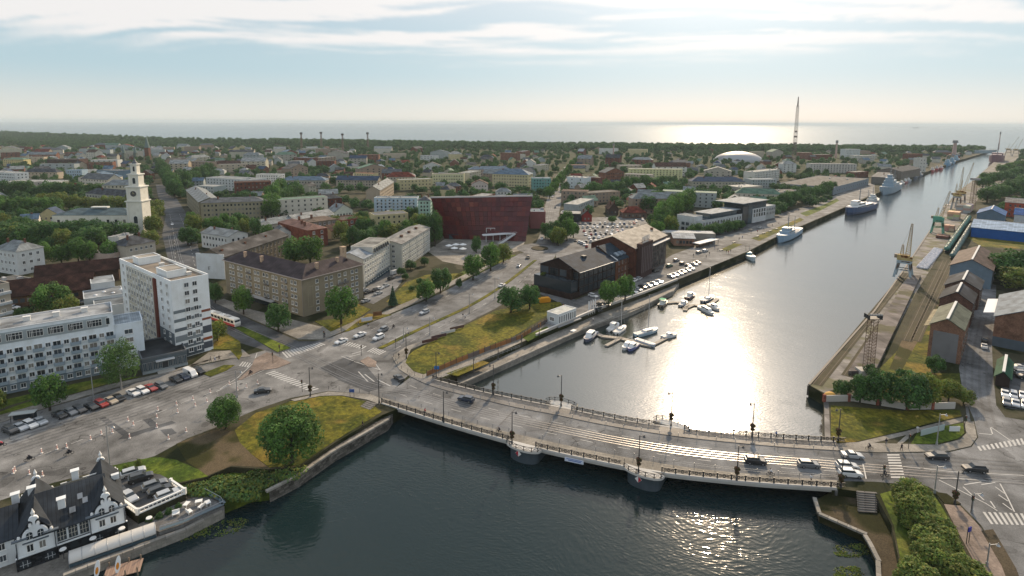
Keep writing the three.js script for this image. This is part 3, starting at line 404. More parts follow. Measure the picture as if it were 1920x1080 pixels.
// ---------- trees ----------
const leafM = PM([1, 1, 1], { vertexColors: true, roughness: 0.9, transmission: 0.36, thickness: 0, side: THREE.DoubleSide, specularIntensity: 0.4 });
const barkM = SM([0.09, 0.075, 0.06], { roughness: 0.95, map: T.felt }), birchM = SM([0.5, 0.48, 0.45], { map: T.felt });
function leaves(lobes, n, size, pal, seed, droop = 0.3) {   // leaf sprays on and in the lobes of a crown; lobes: [x, y, z, rx, ry, rz]
  const r = rng(seed), pos = [], colr = [], vol = lobes.map((l) => pow(l[3] * l[4] * l[5], 2 / 3)), tot = vol.reduce((a, b) => a + b, 0), nrm = [], V = new THREE.Vector3(), A = new THREE.Vector3(), B = new THREE.Vector3();
  lobes.forEach((l, li) => {
    const m = Math.round(n * vol[li] / tot), tone = 0.7 + 0.6 * r();
    for (let i = 0; i < m; i++) {
      const z = 2 * r() - 1, t = r() * 2 * PI, q = sqrt(1 - z * z), bump = 1 + 0.2 * sin(t * 3 + li * 2 + z * 4) * sin(z * 5 + li), d = (0.78 + 0.26 * pow(r(), 0.7)) * bump;
      const ox = q * cos(t), oy = z, oz = q * sin(t); if (oy < -0.75 && r() < 0.6) continue;
      const px = l[0] + ox * l[3] * d, py = l[1] + oy * l[4] * d, pz = l[2] + oz * l[5] * d;
      V.set(ox + (r() - 0.5) * 1.5, oy + 0.25 + (r() - 0.5) * 1.5 - droop * 0.3, oz + (r() - 0.5) * 1.5).normalize();
      A.set(r() - 0.5, r() - 0.5, r() - 0.5).cross(V).normalize(); B.crossVectors(V, A);
      const s = size * (0.6 + 0.8 * r()), w = s * (0.55 + 0.3 * r()), f = 0.3 * s;
      const P = (a, b, c) => pos.push(px + A.x * a + B.x * b + V.x * c, py + A.y * a + B.y * b + V.y * c, pz + A.z * a + B.z * b + V.z * c);
      P(-w, 0, -f); P(0, -s, 0); P(0, s, 0); P(0, -s, 0); P(w, 0, -f); P(0, s, 0);
      const p = pal[floor(r() * pal.length)], k = tone * (0.75 + 0.5 * r()); for (let j = 0; j < 6; j++) colr.push(p[0] * k, p[1] * k, p[2] * k);
    }
  });
  const g = new THREE.BufferGeometry(); g.setAttribute('position', new THREE.Float32BufferAttribute(pos, 3)); g.setAttribute('color', new THREE.Float32BufferAttribute(colr, 3)); g.computeVertexNormals(); return g;
}
function crownLobes(seed, n, hgt, rad, low = 0.32, peak = 0.62) {  // lobes filling a rounded crown from low*hgt to hgt
  const r = rng(seed), out = [], cy = hgt * (low + (1 - low) * 0.5), ry = hgt * (1 - low) * 0.5;
  out.push([0, cy, 0, rad * 0.6, ry * 0.75, rad * 0.6]);
  for (let i = 0; i < n; i++) {
    const t = i * 2.4 + r() * 0.9, z = -0.72 + 1.6 * ((i + 0.5) / n), q = sqrt(max(0, 1 - z * z)) * (0.66 + 0.2 * r()), s = (0.26 + 0.17 * r());
    out.push([cos(t) * q * rad, cy + z * ry * 0.72, sin(t) * q * rad, rad * s * 1.05, ry * s * 0.95, rad * s * 1.05]);
  }
  return out;
}
function trunkGeo(h, r0, seed, limbs = 5, spread = 1) {
  const r = rng(seed), g = [new THREE.CylinderGeometry(r0 * 0.5, r0, h, 8).translate(0, h / 2, 0)];
  for (let i = 0; i < limbs; i++) { const t = i * 2.4 + r(), y = h * (0.55 + 0.4 * r()), l = h * (0.5 + 0.35 * r()), c = new THREE.CylinderGeometry(r0 * 0.12, r0 * 0.34, l, 5).translate(0, l / 2, 0).rotateZ(-(0.5 + 0.4 * r()) * spread).rotateY(t).translate(0, y, 0); g.push(c); }
  return mg(g);
}
const PAL = {
  maple: [[0.0709, 0.162, 0.0287], [0.0875, 0.187, 0.0326], [0.106, 0.202, 0.0391], [0.0567, 0.13, 0.0261]],
  deep: [[0.0454, 0.114, 0.0287], [0.0595, 0.138, 0.0339], [0.078, 0.162, 0.0391]],
  gold: [[0.156, 0.195, 0.0326], [0.12, 0.179, 0.0326], [0.198, 0.202, 0.0391], [0.0994, 0.162, 0.0326]],
  birch: [[0.085, 0.162, 0.0457], [0.106, 0.195, 0.0522], [0.0709, 0.138, 0.0391]],
  spruce: [[0.0354, 0.0808, 0.0457], [0.0425, 0.0976, 0.0522], [0.0567, 0.114, 0.0653]],
  far: [[0.0567, 0.13, 0.0391], [0.0709, 0.154, 0.0457], [0.0496, 0.114, 0.0391], [0.085, 0.162, 0.0457]],
};
// every kind is 1 m tall and 1 m wide; placing scales it
const KIND = {};
function kind(key, o) {
  const v = []; for (let i = 0; i < o.variants; i++) {
    const s = o.seed + i * 13; let lobes = o.lobes ? o.lobes(s) : crownLobes(s, o.n, 1, 0.36, o.low ?? 0.2);
    const c = leaves(lobes, o.leaves, o.size, PAL[o.pal], s); c.computeBoundingBox(); const b = c.boundingBox, w = max(b.max.x - b.min.x, b.max.z - b.min.z), hh = b.max.y;
    c.scale(1 / w, 1 / hh, 1 / w); v.push([c, trunkGeo(0.5, o.r ?? 0.035, s + 1, o.limbs ?? 5)]);
  } KIND[key] = { v, bark: o.bark || barkM };
}
kind('maple', { variants: 3, n: 26, leaves: 11000, size: 0.017, pal: 'maple', seed: 11, low: 0.0 });
kind('chestnut', { variants: 3, n: 26, leaves: 7500, size: 0.026, pal: 'gold', seed: 71, low: 0.0 });
kind('birch', { variants: 1, n: 24, leaves: 6500, size: 0.014, pal: 'birch', seed: 131, low: 0.05, bark: birchM, r: 0.02 });
kind('street', { variants: 4, n: 16, leaves: 3200, size: 0.028, pal: 'maple', seed: 171, low: 0.04 });
kind('dark', { variants: 4, n: 16, leaves: 2600, size: 0.03, pal: 'deep', seed: 231, low: 0.02 });
kind('gold', { variants: 3, n: 15, leaves: 2600, size: 0.03, pal: 'gold', seed: 291, low: 0.02 });
kind('far', { variants: 5, n: 12, leaves: 800, size: 0.05, pal: 'far', seed: 351, low: 0.08, limbs: 2 });
kind('shrub', { variants: 3, n: 14, leaves: 3400, size: 0.028, pal: 'deep', seed: 411, low: 0.0, limbs: 4 });
kind('yshrub', { variants: 2, n: 14, leaves: 3000, size: 0.028, pal: 'gold', seed: 451, low: 0.0, limbs: 4 });
kind('spruce', { variants: 1, leaves: 3600, size: 0.022, pal: 'spruce', seed: 501, limbs: 0, r: 0.02, lobes: (s) => { const r = rng(s), o = []; for (let i = 0; i < 9; i++) { const t = i / 9; for (let k = 0; k < 6; k++) { const a = k / 6 * 2 * PI + i; o.push([cos(a) * 0.19 * (1 - t), 0.1 + t * 0.82, sin(a) * 0.19 * (1 - t), 0.13 * (1.05 - t), 0.05, 0.13 * (1.05 - t)]); } } o.push([0, 0.97, 0, 0.02, 0.05, 0.02]); return o; } });
const rt = rng(77);
function treeAt(x, z, y, h, w, key, label, group, name, cat) {
  const K = KIND[key], v = K.v[floor(rt() * K.v.length)], t = thing(name || (key === 'spruce' ? 'spruce_tree' : key.endsWith('shrub') ? 'shrub' : key === 'birch' ? 'birch_tree' : 'tree'), label, cat || (key.endsWith('shrub') ? 'shrub' : 'tree'), x, y, z, rt() * 6.28, group);
  const c = M('crown', v[0], leafM, t); c.scale.set(w, h, w * (0.92 + 0.16 * rt()));
  const k = M('trunk', v[1], K.bark, t); k.scale.set((w + h) / 2, h * 0.92, (w + h) / 2); k.position.y = -0.1;
  return t;
}
// u, v of the foot; top v; width in pixels of the photograph
function tree(u, v, vt, wpx, key, label, group, h0 = LV) { const [x, z] = G(u, v, h0), s = SC(z); return treeAt(x, z, h0, (v - vt) * s * 1.0, wpx * s, key, label, group); }
[
  [548, 868, 747, 132, 'maple', 'large round maple on the dry lawn by the slipway'],
  [424, 803, 734, 68, 'maple', 'small round maple at the edge of the worn road'],
  [228, 730, 622, 84, 'birch', 'tall loose birch in front of the white apartment block'],
  [94, 770, 694, 62, 'street', 'dusty broad tree behind the parked cars at the bus shelter'],
  [-4, 778, 722, 40, 'gold', 'yellowish tree cut by the left edge beside the bus shelter'],
  [457, 590, 531, 42, 'street', 'street tree before the long side of the brown corner house'],
  [522, 622, 561, 50, 'dark', 'dark street tree nearest the corner of the brown house'],
  [404, 568, 526, 34, 'dark', 'small street tree at the far end of the brown corner house'],
  [408, 640, 595, 40, 'gold', 'young tree on the grass corner beside the tram'],
  [640, 608, 531, 66, 'street', 'big street tree before the short side of the brown house'],
  [737, 574, 527, 22, 'spruce', 'blue-green spruce on the lawn below the white offices'],
  [799, 565, 519, 44, 'street', 'round tree on the lawn strip beside the boulevard'],
  [826, 550, 497, 46, 'dark', 'darker tree behind the round one on the boulevard lawn'],
  [887, 525, 473, 44, 'street', 'bright tree nearest the boulevard before the red hall'],
  [920, 508, 449, 46, 'street', 'tallest tree of the clump before the red hall'],
  [944, 492, 452, 34, 'gold', 'smallest tree of the clump before the red hall'],
  [893, 474, 440, 22, 'dark', 'thin dark tree on the plaza of the red hall'],
  [958, 586, 532, 56, 'dark', 'broad tree shading the triangular lawn'],
  [993, 580, 526, 44, 'dark', 'tree at the corner of the dark brick house by the lawn'],
  [1141, 574, 521, 48, 'street', 'left tree of the pair on the marina quay'],
  [1172, 564, 509, 42, 'street', 'right tree of the pair on the marina quay'],
  [1063, 452, 404, 30, 'street', 'bright tree at the corner of the crowded car park'],
  [1075, 446, 414, 26, 'street', 'second tree at the corner of the crowded car park'],
  [1148, 418, 404, 20, 'street', 'small tree between parked cars at the back of the lot'],
  [815, 462, 390, 38, 'dark', 'tall narrow tree between the offices and the red hall'],
  [551, 494, 441, 58, 'street', 'left tree in the courtyard behind the brown house'],
  [582, 497, 438, 60, 'street', 'big tree in the courtyard behind the brown house'],
  [553, 494, 464, 26, 'gold', 'pale small tree low in the courtyard behind the brown house'],
  [100, 597, 525, 74, 'street', 'tall courtyard tree behind the white apartment block'],
  [125, 600, 550, 54, 'gold', 'lower courtyard tree behind the white apartment block'],
  [46, 606, 573, 34, 'dark', 'small dark tree in the yard near the long brown roof'],
].forEach((a) => tree(...a));
// chestnuts at the right-hand end of the bridge
[[1706, 962, 888, 84], [1714, 990, 912, 88], [1738, 1012, 942, 96], [1752, 1046, 972, 98], [1752, 1084, 1002, 100], [1718, 1118, 1040, 100], [1806, 1118, 1032, 108]].forEach((a, i) => tree(...a, 'chestnut', ['chestnut nearest the bridge end in the row by the cycle path', 'second chestnut from the bridge end', 'third chestnut from the bridge end, broadest of the row', 'fourth chestnut from the bridge end', 'fifth chestnut from the bridge end', 'chestnut by the water at the bottom edge', 'chestnut beside the cycle path at the bottom edge'][i], 'chestnut row by the cycle path', LV - 0.8));
[[1577, 744, 708, 34, 'shrub', 'dark shrub beside the yellow tent on the wharf'], [1612, 754, 692, 52, 'shrub', 'shrub behind the pale wall by the wharf'], [1650, 760, 684, 64, 'shrub', 'tall shrub near the lattice light mast'], [1700, 768, 682, 78, 'shrub', 'largest dark bush at the end of the sandy track'], [1735, 766, 690, 60, 'yshrub', 'yellowish bush below the nearest brick shed'], [1752, 700, 662, 38, 'shrub', 'bush against the wall of the nearest brick shed'], [1778, 752, 706, 48, 'yshrub', 'yellow bush by the wharf street'], [1806, 758, 724, 44, 'yshrub', 'round bush at the corner of the wharf street'], [1632, 706, 680, 26, 'shrub', 'small bush at the foot of the light mast'], [1720, 740, 700, 44, 'yshrub', 'pale bush on the sandy track end']].forEach((a) => tree(...a));
[[1890, 530, 463, 78, 'dark', 'big dark tree behind the grey wharf shed'], [1912, 545, 496, 76, 'gold', 'bright round tree before the brick shed at the right edge'], [1925, 505, 470, 60, 'dark', 'dark tree at the right edge behind the sheds']].forEach((a) => tree(...a));
// bushes
[[752, 516, 500, 20, 'clipped'], [770, 505, 486, 24, 'clipped'], [760, 524, 511, 16, 'loose'], [772, 545, 535, 14, 'loose'], [787, 534, 520, 16, 'loose'], [796, 498, 480, 18, 'clipped'], [861, 540, 520, 14, 'loose'], [260, 876, 857, 15, 'ball-clipped'], [237, 884, 868, 13, 'ball-clipped'], [209, 890, 874, 12, 'ball-clipped'], [280, 985, 963, 16, 'potted'], [300, 978, 957, 17, 'potted'], [318, 970, 948, 18, 'potted'], [335, 958, 940, 16, 'potted']].forEach(([u, v, t, w, s], i) => tree(u, v, t, w, s === 'ball-clipped' ? 'yshrub' : 'shrub', nth(s) + ' ' + { clipped: 'dark bush along the wall of the white offices', loose: 'low bush on the lawn by the boulevard', 'ball-clipped': 'small ball-shaped bush on the grass beside the villa car park', potted: 'leafy bush below the villa balustrade' }[s], { clipped: 'bushes along the white offices', loose: 'bushes on the boulevard lawn', 'ball-clipped': 'ball bushes by the villa', potted: 'bushes below the balustrade' }[s], s === 'potted' ? LV - 1.9 : LV));
// reeds and floating weed
{ const r = rng(9), g = leaves([[0, 0.6, 0, 5.5, 1.0, 3.2], [6, 0.5, -2, 5, 0.9, 3.4], [11, 0.5, -5, 4, 0.8, 3], [-5, 0.5, 1, 4, 0.8, 2.4], [4, 0.7, 3, 4.5, 1, 2]], 5200, 0.32, PAL.gold.concat(PAL.birch), 91); const p = G(425, 905); g.translate(p[0], LV - 1.2, p[1]); tag(M('reeds', g, leafM), 'reeds and weeds on the bank by the slipway', 'reeds', null, 'stuff'); }
for (const [u, v, w, d, l] of [[415, 990, 4, 2.4, 'patch of yellow weed floating off the terrace corner'], [348, 1004, 3, 1.6, 'small patch of floating weed beside the terrace wall'], [1597, 1033, 3.2, 1.6, 'yellow floating weed by the bank wall'], [1590, 1074, 2.4, 1.3, 'pale floating weed at the bottom edge']]) { const p = G(u, v, 0), g = leaves([[0, 0.02, 0, w, 0.05, d], [w * 0.6, 0.02, -d * 0.7, w * 0.5, 0.05, d * 0.5], [-w * 0.8, 0.02, d * 0.5, w * 0.4, 0.05, d * 0.4]], 500, 0.2, PAL.gold, 5 + u).translate(p[0], 0, p[1]); tag(M('floating_weed', g, leafM), l, 'weed', null, 'stuff'); }
// ---------- building kit ----------
const gcache = new Map(), gc = (k, f) => { if (!gcache.has(k)) gcache.set(k, f()); return gcache.get(k); };
const frameG = (w, h, mu = 1, sill = 1) => gc(`f${w}_${h}_${mu}_${sill}`, () => { const t = 0.09, l = [bx(w, t, 0.16, 0, h / 2 - t / 2, 0.05), bx(w, t, 0.16, 0, -h / 2 + t / 2, 0.05), bx(t, h - 2 * t, 0.16, -w / 2 + t / 2, 0, 0.05), bx(t, h - 2 * t, 0.16, w / 2 - t / 2, 0, 0.05)]; for (let i = 1; i <= mu; i++) l.push(bx(0.07, h - 2 * t, 0.1, -w / 2 + w * i / (mu + 1), 0, 0.06)); if (mu > 1) l.push(bx(w - 2 * t, 0.07, 0.08, 0, h * 0.12, 0.06)); if (sill) l.push(bx(w + 0.2, 0.08, 0.26, 0, -h / 2 - 0.05, 0.11)); return mg(l); });
const paneG = (w, h) => gc(`p${w}_${h}`, () => new THREE.BoxGeometry(w - 0.1, h - 0.1, 0.08).translate(0, 0, 0.01));
const archG = (w, h, inset) => gc(`a${w}_${h}_${inset}`, () => { const s = new THREE.Shape(), a = w / 2 - inset, y0 = -h / 2 + inset, ys = h / 2 - w / 2; s.moveTo(-a, y0); s.lineTo(a, y0); s.lineTo(a, ys); s.absarc(0, ys, a, 0, PI, false); s.lineTo(-a, y0); return s; });
const faceAt = (b, face, s, y, out = 0) => face === 'front' ? [[b.x + s, y, b.z + out], 0] : face === 'right' ? [[b.x + b.L + out, y, b.z - s], PI / 2] : [[b.x - out, y, b.z - b.d + s], -PI / 2];
function put(m, [p, ry]) { m.position.set(...p); m.rotation.y = ry; return m; }
const rwin = rng(515);
function win(g, b, face, s, y, w, h, o = {}) {
  if (o.far) return put(M('window', paneG(w, h), o.glass || glassV[floor(rwin() * 5)], g), faceAt(b, face, s, y, 0.02));
  const f = put(M('window', frameG(w, h, o.mu ?? 1, o.sill ?? 1), o.frame || whiteM, g), faceAt(b, face, s, y, 0.01)); M('pane', paneG(w, h), o.glass || glassV[floor(rwin() * 5)], f); return f;
}
function wins(g, b, face, cols, rows, o = {}) {   // an even grid of windows on a face
  const len = face === 'front' ? b.L : b.d, m = o.m ?? 1.2, h = o.h ?? 1.5, w = o.w ?? 1.4, dy = o.dy ?? 3, y0 = b.y + (o.y0 ?? 1.9);
  for (let r = 0; r < rows; r++) for (let c = 0; c < cols; c++) { if (o.skip && o.skip(c, r)) continue; win(g, b, face, m + (c + 0.5) * (len - 2 * m) / cols + (o.dx ? o.dx(c) : 0), y0 + r * dy, w, h, o); }
}
function hipG(L, d, rise, oh) {
  const x0 = -oh, x1 = L + oh, z0 = oh, z1 = -d - oh, r = min(L, d) / 2 + oh; let A, B;
  if (L >= d) { A = [x0 + r, rise, (z0 + z1) / 2]; B = [x1 - r, rise, (z0 + z1) / 2]; } else { A = [(x0 + x1) / 2, rise, z0 - r]; B = [(x0 + x1) / 2, rise, z1 + r]; }
  const p = [[x0, 0, z0], [x1, 0, z0], [x1, 0, z1], [x0, 0, z1]], f = L >= d ? [[p[0], p[1], B], [p[0], B, A], [p[1], p[2], B], [p[2], p[3], A], [p[2], A, B], [p[3], p[0], A]] : [[p[0], p[1], A], [p[1], p[2], B], [p[1], B, A], [p[2], p[3], B], [p[3], p[0], A], [p[3], A, B]];
  f.push([p[0], p[3], p[2]], [p[0], p[2], p[1]]);
  const g = new THREE.BufferGeometry(); g.setAttribute('position', new THREE.Float32BufferAttribute(f.flat(2), 3)); g.setAttribute('uv', new THREE.Float32BufferAttribute(new Float32Array(f.length * 6), 2)); g.computeVertexNormals(); return slopeUV(g);
}
function gableG(L, d, rise, oh, axis, t = 0.22) { // chevron of roofing with thickness
  const w = (axis === 'x' ? d : L), len = (axis === 'x' ? L : d) + 2 * oh, e = w / 2 + oh, dr = oh * rise / (w / 2), s = new THREE.Shape();
  s.moveTo(-e, -dr); s.lineTo(0, rise); s.lineTo(e, -dr); s.lineTo(e, -dr + t); s.lineTo(0, rise + t * 1.2); s.lineTo(-e, -dr + t); s.lineTo(-e, -dr);
  const g = new THREE.ExtrudeGeometry(s, { depth: len, bevelEnabled: false });
  if (axis === 'x') g.rotateY(PI / 2).translate(-oh, 0, -d / 2); else g.translate(L / 2, 0, -d - oh);
  return slopeUV(g);
}
function gableWall(L, d, rise, axis) { const w = axis === 'x' ? d : L, s = new THREE.Shape(); s.moveTo(-w / 2, 0); s.lineTo(w / 2, 0); s.lineTo(0, rise); const g = new THREE.ExtrudeGeometry(s, { depth: axis === 'x' ? L : d, bevelEnabled: false }); if (axis === 'x') g.rotateY(PI / 2).translate(0, 0, -d / 2); else g.translate(L / 2, 0, -d); return boxUV(g); }
// a body: box of walls with a roof, at x, z inside its building; front face at z, reaching back d
function body(g, o) {
  const b = { x: 0, z: 0, y: 0, oh: 0.4, rise: 3, ...o }, at = (m) => { m.position.set(b.x, b.y, b.z); return m; };
  at(M('wall', boxUV(bx(b.L, b.H, b.d, b.L / 2, b.H / 2, -b.d / 2)), b.wall, g));
  const rm = b.roofM;
  if (b.roof === 'hip') at(M('roof', hipG(b.L, b.d, b.rise, b.oh).translate(0, b.H, 0), rm, g));
  else if (b.roof === 'gable' || b.roof === 'gablez') { const ax = b.roof === 'gable' ? 'x' : 'z'; at(M('gable', gableWall(b.L, b.d, b.rise, ax).translate(0, b.H, 0), b.gableM || b.wall, g)); at(M('roof', gableG(b.L, b.d, b.rise, b.oh, ax).translate(0, b.H, 0), rm, g)); }
  else if (b.roof !== 'none') {
    at(M('roof', boxUV(bx(b.L - 0.5, 0.12, b.d - 0.5, b.L / 2, b.H + 0.05, -b.d / 2)), rm, g)); const p = b.par ?? 0.5;
    at(M('parapet', boxUV(mg([bx(b.L + 0.1, p, 0.3, b.L / 2, b.H + p / 2 - 0.01, -0.1), bx(b.L + 0.1, p, 0.3, b.L / 2, b.H + p / 2 - 0.01, -b.d + 0.1), bx(0.3, p - 0.004, b.d - 0.5, 0.1, b.H + p / 2 - 0.01, -b.d / 2), bx(0.3, p - 0.004, b.d - 0.5, b.L - 0.1, b.H + p / 2 - 0.01, -b.d / 2)])), b.parM || b.wall, g));
  }
  return b;
}
function site(name, label, cat, a, b, at, base = LV) { // a group whose x axis runs along the front from pixel a to pixel b, both at height `at` above its base
  const A = G(...a, base + at), B = G(...b, base + at); const g = thing(name, label, cat, A[0], base, A[1], atan2(-(B[1] - A[1]), B[0] - A[0])); g.L = hypot(B[0] - A[0], B[1] - A[1]); foot.push([(A[0] + B[0]) / 2, (A[1] + B[1]) / 2, g.L * 0.6 + 6], [(A[0] + B[0]) / 2 - sin(-g.rotation.y) * -8, (A[1] + B[1]) / 2 - 10, g.L * 0.5 + 6]); return g;
}
const foot = [];
function chimney(g, x, y, z, h = 1.6, w = 0.8, m = wallM('#74584c', 'brick')) { const c = M('chimney', boxUV(mg([bx(w, h, w * 0.8, 0, h / 2, 0), bx(w + 0.2, 0.15, w * 0.8 + 0.2, 0, h, 0)])), m, g); c.position.set(x, y, z); return c; }
function roofBits(g, b, n, seed) { const r = rng(seed); for (let i = 0; i < n; i++) { const w = 0.8 + r() * 1.6, v = M('roof_vent', mg([bx(w, 0.7 + r(), 0.8 + r(), 0, 0.5, 0)]), matC([0.4, 0.4, 0.4]), g); v.position.set(b.x + b.L * (0.1 + 0.8 * r()), b.y + b.H + 0.1, b.z - b.d * (0.2 + 0.6 * r())); } }

// ---------- white-blue apartment block, lower left ----------
{
  const g = site('apartment_block', 'long pale blue five-storey apartment block with grey balconies', 'building', [-75, 632], [211, 587], 18.4);
  const b = body(g, { L: g.L, d: 12.5, H: 18.4, wall: wallM('#e2eaf1'), roofM: roofM('#b9bec2', 'felt'), par: 0.35, parM: matC([0.6, 0.62, 0.63]) });
  M('plinth', boxUV(bx(g.L + 0.1, 2.6, 0.3, g.L / 2, 1.3, 0.06)), wallM('#7f8d98'), g);
  const frieze = M('attic_band', bx(g.L * 0.94, 3.2, 0.1, g.L * 0.49, 16.1, 0.03), wallM('#a3adb2'), g);
  const n = 16, dx = g.L / n;
  for (let c = 0; c < n; c++) { const bal = c % 4 === 1 || c % 4 === 3, s = (c + 0.5) * dx;
    for (let r = 0; r < 5; r++) {
      const y = 1.6 + r * 2.62;
      if (r && bal) { win(g, b, 'front', s - 0.1, y, 1.9, 1.5, { mu: 1 }); const bl = M('balcony', mg([bx(2.5, 0.95, 0.08, 0, 0.45, 0.95), bx(0.08, 0.95, 0.95, -1.21, 0.45, 0.48), bx(0.08, 0.95, 0.95, 1.21, 0.45, 0.48), bx(2.42, 0.12, 0.92, 0, 0, 0.46)]), matC([0.25, 0.31, 0.36]), g); bl.position.set(s, y - 1.25, 0.02); }
      else win(g, r ? b : { ...b, z: 0.22 }, 'front', s, y, 1.25, 1.35);
    } }
  for (let c = 0; c < 7; c++) { const s = g.L * (0.06 + c * 0.135), t = { ...b, z: 0.09 }; win(g, t, 'front', s, 16.2, 3.1, 2.1, { mu: 3, sill: 0, glass: glassM }); win(g, t, 'front', s + 3, 16.2, 1.0, 2.1, { mu: 0, sill: 0, glass: glassM }); }
  const e = body(g, { x: g.L, z: -0.5, L: 7.4, d: 11, H: 14.2, wall: wallM('#dde6ee'), roofM: roofM('#a9b4bb', 'seam'), par: 0.25 }); for (let r = 0; r < 4; r++) win(g, e, 'front', 3.6, 3.6 + r * 2.7, 2.2, 1.5);
  for (let i = 0; i < 4; i++) chimney(g, g.L * (0.2 + i * 0.2), 18.4, -6, 1.4, 1.6, matC([0.6, 0.6, 0.58]));
  M('railing', mg([bar([2, 19.4, -0.8], [g.L - 1, 19.4, -0.8], 0.05), ...Array.from({ length: 20 }, (_, i) => bx(0.05, 0.9, 0.05, 2 + i * (g.L - 3) / 20, 19, -0.8))]), steelM, g);
}
// ---------- nine-storey tower block ----------
{
  const g = site('tower_block', 'tall white and grey nine-storey block with brown strip', 'building', [224, 489], [320, 532], 25.2);
  const L = g.L, white = wallM('#eaeef0'), b = body(g, { L, d: 11.4, H: 25.2, wall: white, roofM: roofM('#a59a8c', 'felt'), par: 0.9 });
  // banded plaster on the end wall
  for (const [y, h, c] of [[15.6, 1.0, '#7c868c'], [12.7, 1.0, '#7c868c'], [9.6, 1.1, '#6c757c'], [6.6, 2.0, '#8a9399'], [3.9, 1.6, '#6c757c'], [1.4, 2.4, '#59626a']]) { const m = M('plaster_band', bx(0.06, h, 8.4, L + 0.03, y, -4.3), wallM(c), g); }
  for (const [y, h, c] of [[14, 0.8, '#8c5646'], [11.2, 0.7, '#8c5646'], [7.6, 2.4, '#565c66'], [4.4, 0.9, '#9b5a3e'], [2.2, 2.2, '#565c66']]) M('plaster_band', bx(0.07, h, 2.8, L + 0.04, y, -9.9), wallM(c), g);
  wins(g, { ...b, L: L + 0.08 }, 'right', 2, 9, { m: 3.2, w: 1.45, h: 1.5, dy: 2.72, y0: 2.1 });
  // gallery front: recessed strip of loggias
  const x0 = L * 0.16, x1 = L * 0.7; M('gallery_wall', bx(x1 - x0, 24.6, 0.5, (x0 + x1) / 2, 12.5, 0.12), wallM('#c9c5b8'), g); M('brown_strip', boxUV(bx(1.9, 24.4, 0.7, x1 + 1.0, 12.4, 0.2)), wallM('#6d3f36'), g);
  const r = rng(31); for (let rr = 0; rr < 9; rr++) for (let c = 0; c < 9; c++) { const s = x0 + 0.5 + (c + 0.5) * (x1 - x0 - 1) / 9, y = 1.9 + rr * 2.72; win(g, { ...b, z: 0.37 }, 'front', s, y + 0.2, 1.5, 1.55, { mu: 1, sill: 0 }); if (r() < 0.55) { const p = M('loggia_panel', bx(2.0, 1.0, 0.1, s, y - 1.1, 0.5), matC(r() < 0.3 ? [0.28, 0.3, 0.32] : [0.6, 0.6, 0.57]), g); } }
  for (let rr = 0; rr < 9; rr++) { const c = { ...b, z: 0.12 }; win(g, b, 'front', L * 0.08, 2.2 + rr * 2.72, 1.3, 1.4); win(g, c, 'front', L * 0.83, 2.2 + rr * 2.72, 1.0, 1.3, { mu: 0 }); win(g, c, 'front', L * 0.93, 2.2 + rr * 2.72, 1.2, 1.3); }
  M('grey_base', boxUV(bx(L * 0.25, 8.6, 0.12, L * 0.87, 4.3, 0.05)), wallM('#6c757c'), g);
  body(g, { x: L * 0.16, z: -2, y: 25.2, L: 6, d: 7, H: 2.4, wall: white, roofM: roofM('#b9b2a6', 'felt'), par: 0.3 }); body(g, { x: L * 0.66, z: -1.5, y: 25.2, L: 9, d: 6, H: 2.2, wall: white, roofM: roofM('#b9b2a6', 'felt'), par: 0.3 });
  for (const [x, z] of [[8, -8.6], [20, -7], [26, -9], [40, -8]]) { const v = M('roof_vent', mg([bx(1.4, 0.9, 1.4, 0, 0.45, 0), bx(1.7, 0.12, 1.7, 0, 1, 0)]), matC([0.55, 0.55, 0.53]), g); v.position.set(x, 25.3, z); }
}
// shop wing at its foot
{
  const g = site('shop_pavilion', 'low dark glazed shop with flat roof beside the tower block', 'building', [268, 703], [352, 684], 0);
  const b = body(g, { L: g.L, d: 17, H: 4.6, wall: wallM('#5d666c'), roofM: roofM('#4c4f52', 'felt'), par: 0.5, parM: matC([0.13, 0.14, 0.15]) });
  for (let i = 0; i < 9; i++) { const s = (i + 0.5) * g.L / 9; if (i === 4) { const d = M('door', bx(1.6, 2.6, 0.1, s, 1.35, 0.04), glassM, g); continue; } win(g, b, 'front', s, 2.2, g.L / 9 - 0.25, 2.5, { mu: 1, sill: 0, frame: steelM, glass: glassB }); }
  M('canopy', bx(5, 0.2, 1.6, g.L * 0.5, 3.6, 0.8), matC([0.4, 0.42, 0.43]), g); M('step', mg([bx(4, 0.3, 1.4, g.L * 0.5, 0.15, 0.75), bx(4.6, 0.16, 2.4, g.L * 0.5, 0.08, 1.3)]), concreteM, g);
  const s2 = M('plinth', boxUV(bx(g.L + 0.1, 0.8, 0.2, g.L / 2, 0.4, 0.06)), wallM('#9aa3a8'), g);
}
// white annexes between tower and courtyard
{
  const g = site('annexe', 'white single-storey annexe with pale flat roofs and skylights', 'building', [157, 562], [232, 551], 5); const wl = wallM('#c8cdd0');
  const b = body(g, { L: g.L, d: 14, H: 5, wall: wl, roofM: roofM('#aeb4b8', 'felt'), par: 0.3 }); body(g, { x: g.L * 0.22, z: -14, L: g.L * 0.62, d: 12, H: 7.6, wall: wl, roofM: roofM('#b5bcc0', 'felt'), par: 0.3 }); body(g, { x: 3, z: 12, L: g.L - 2, d: 11.9, H: 4, wall: wl, roofM: roofM('#8e969b', 'felt'), par: 0.3 });
  for (let i = 0; i < 5; i++) { const k = M('skylight', new THREE.SphereGeometry(0.7, 10, 5, 0, 2 * PI, 0, PI / 2), matC([0.7, 0.72, 0.74], 0.3), g); k.position.set(4 + i * 3, 5.1, -4 - (i % 2) * 4); k.scale.y = 0.6; }
}
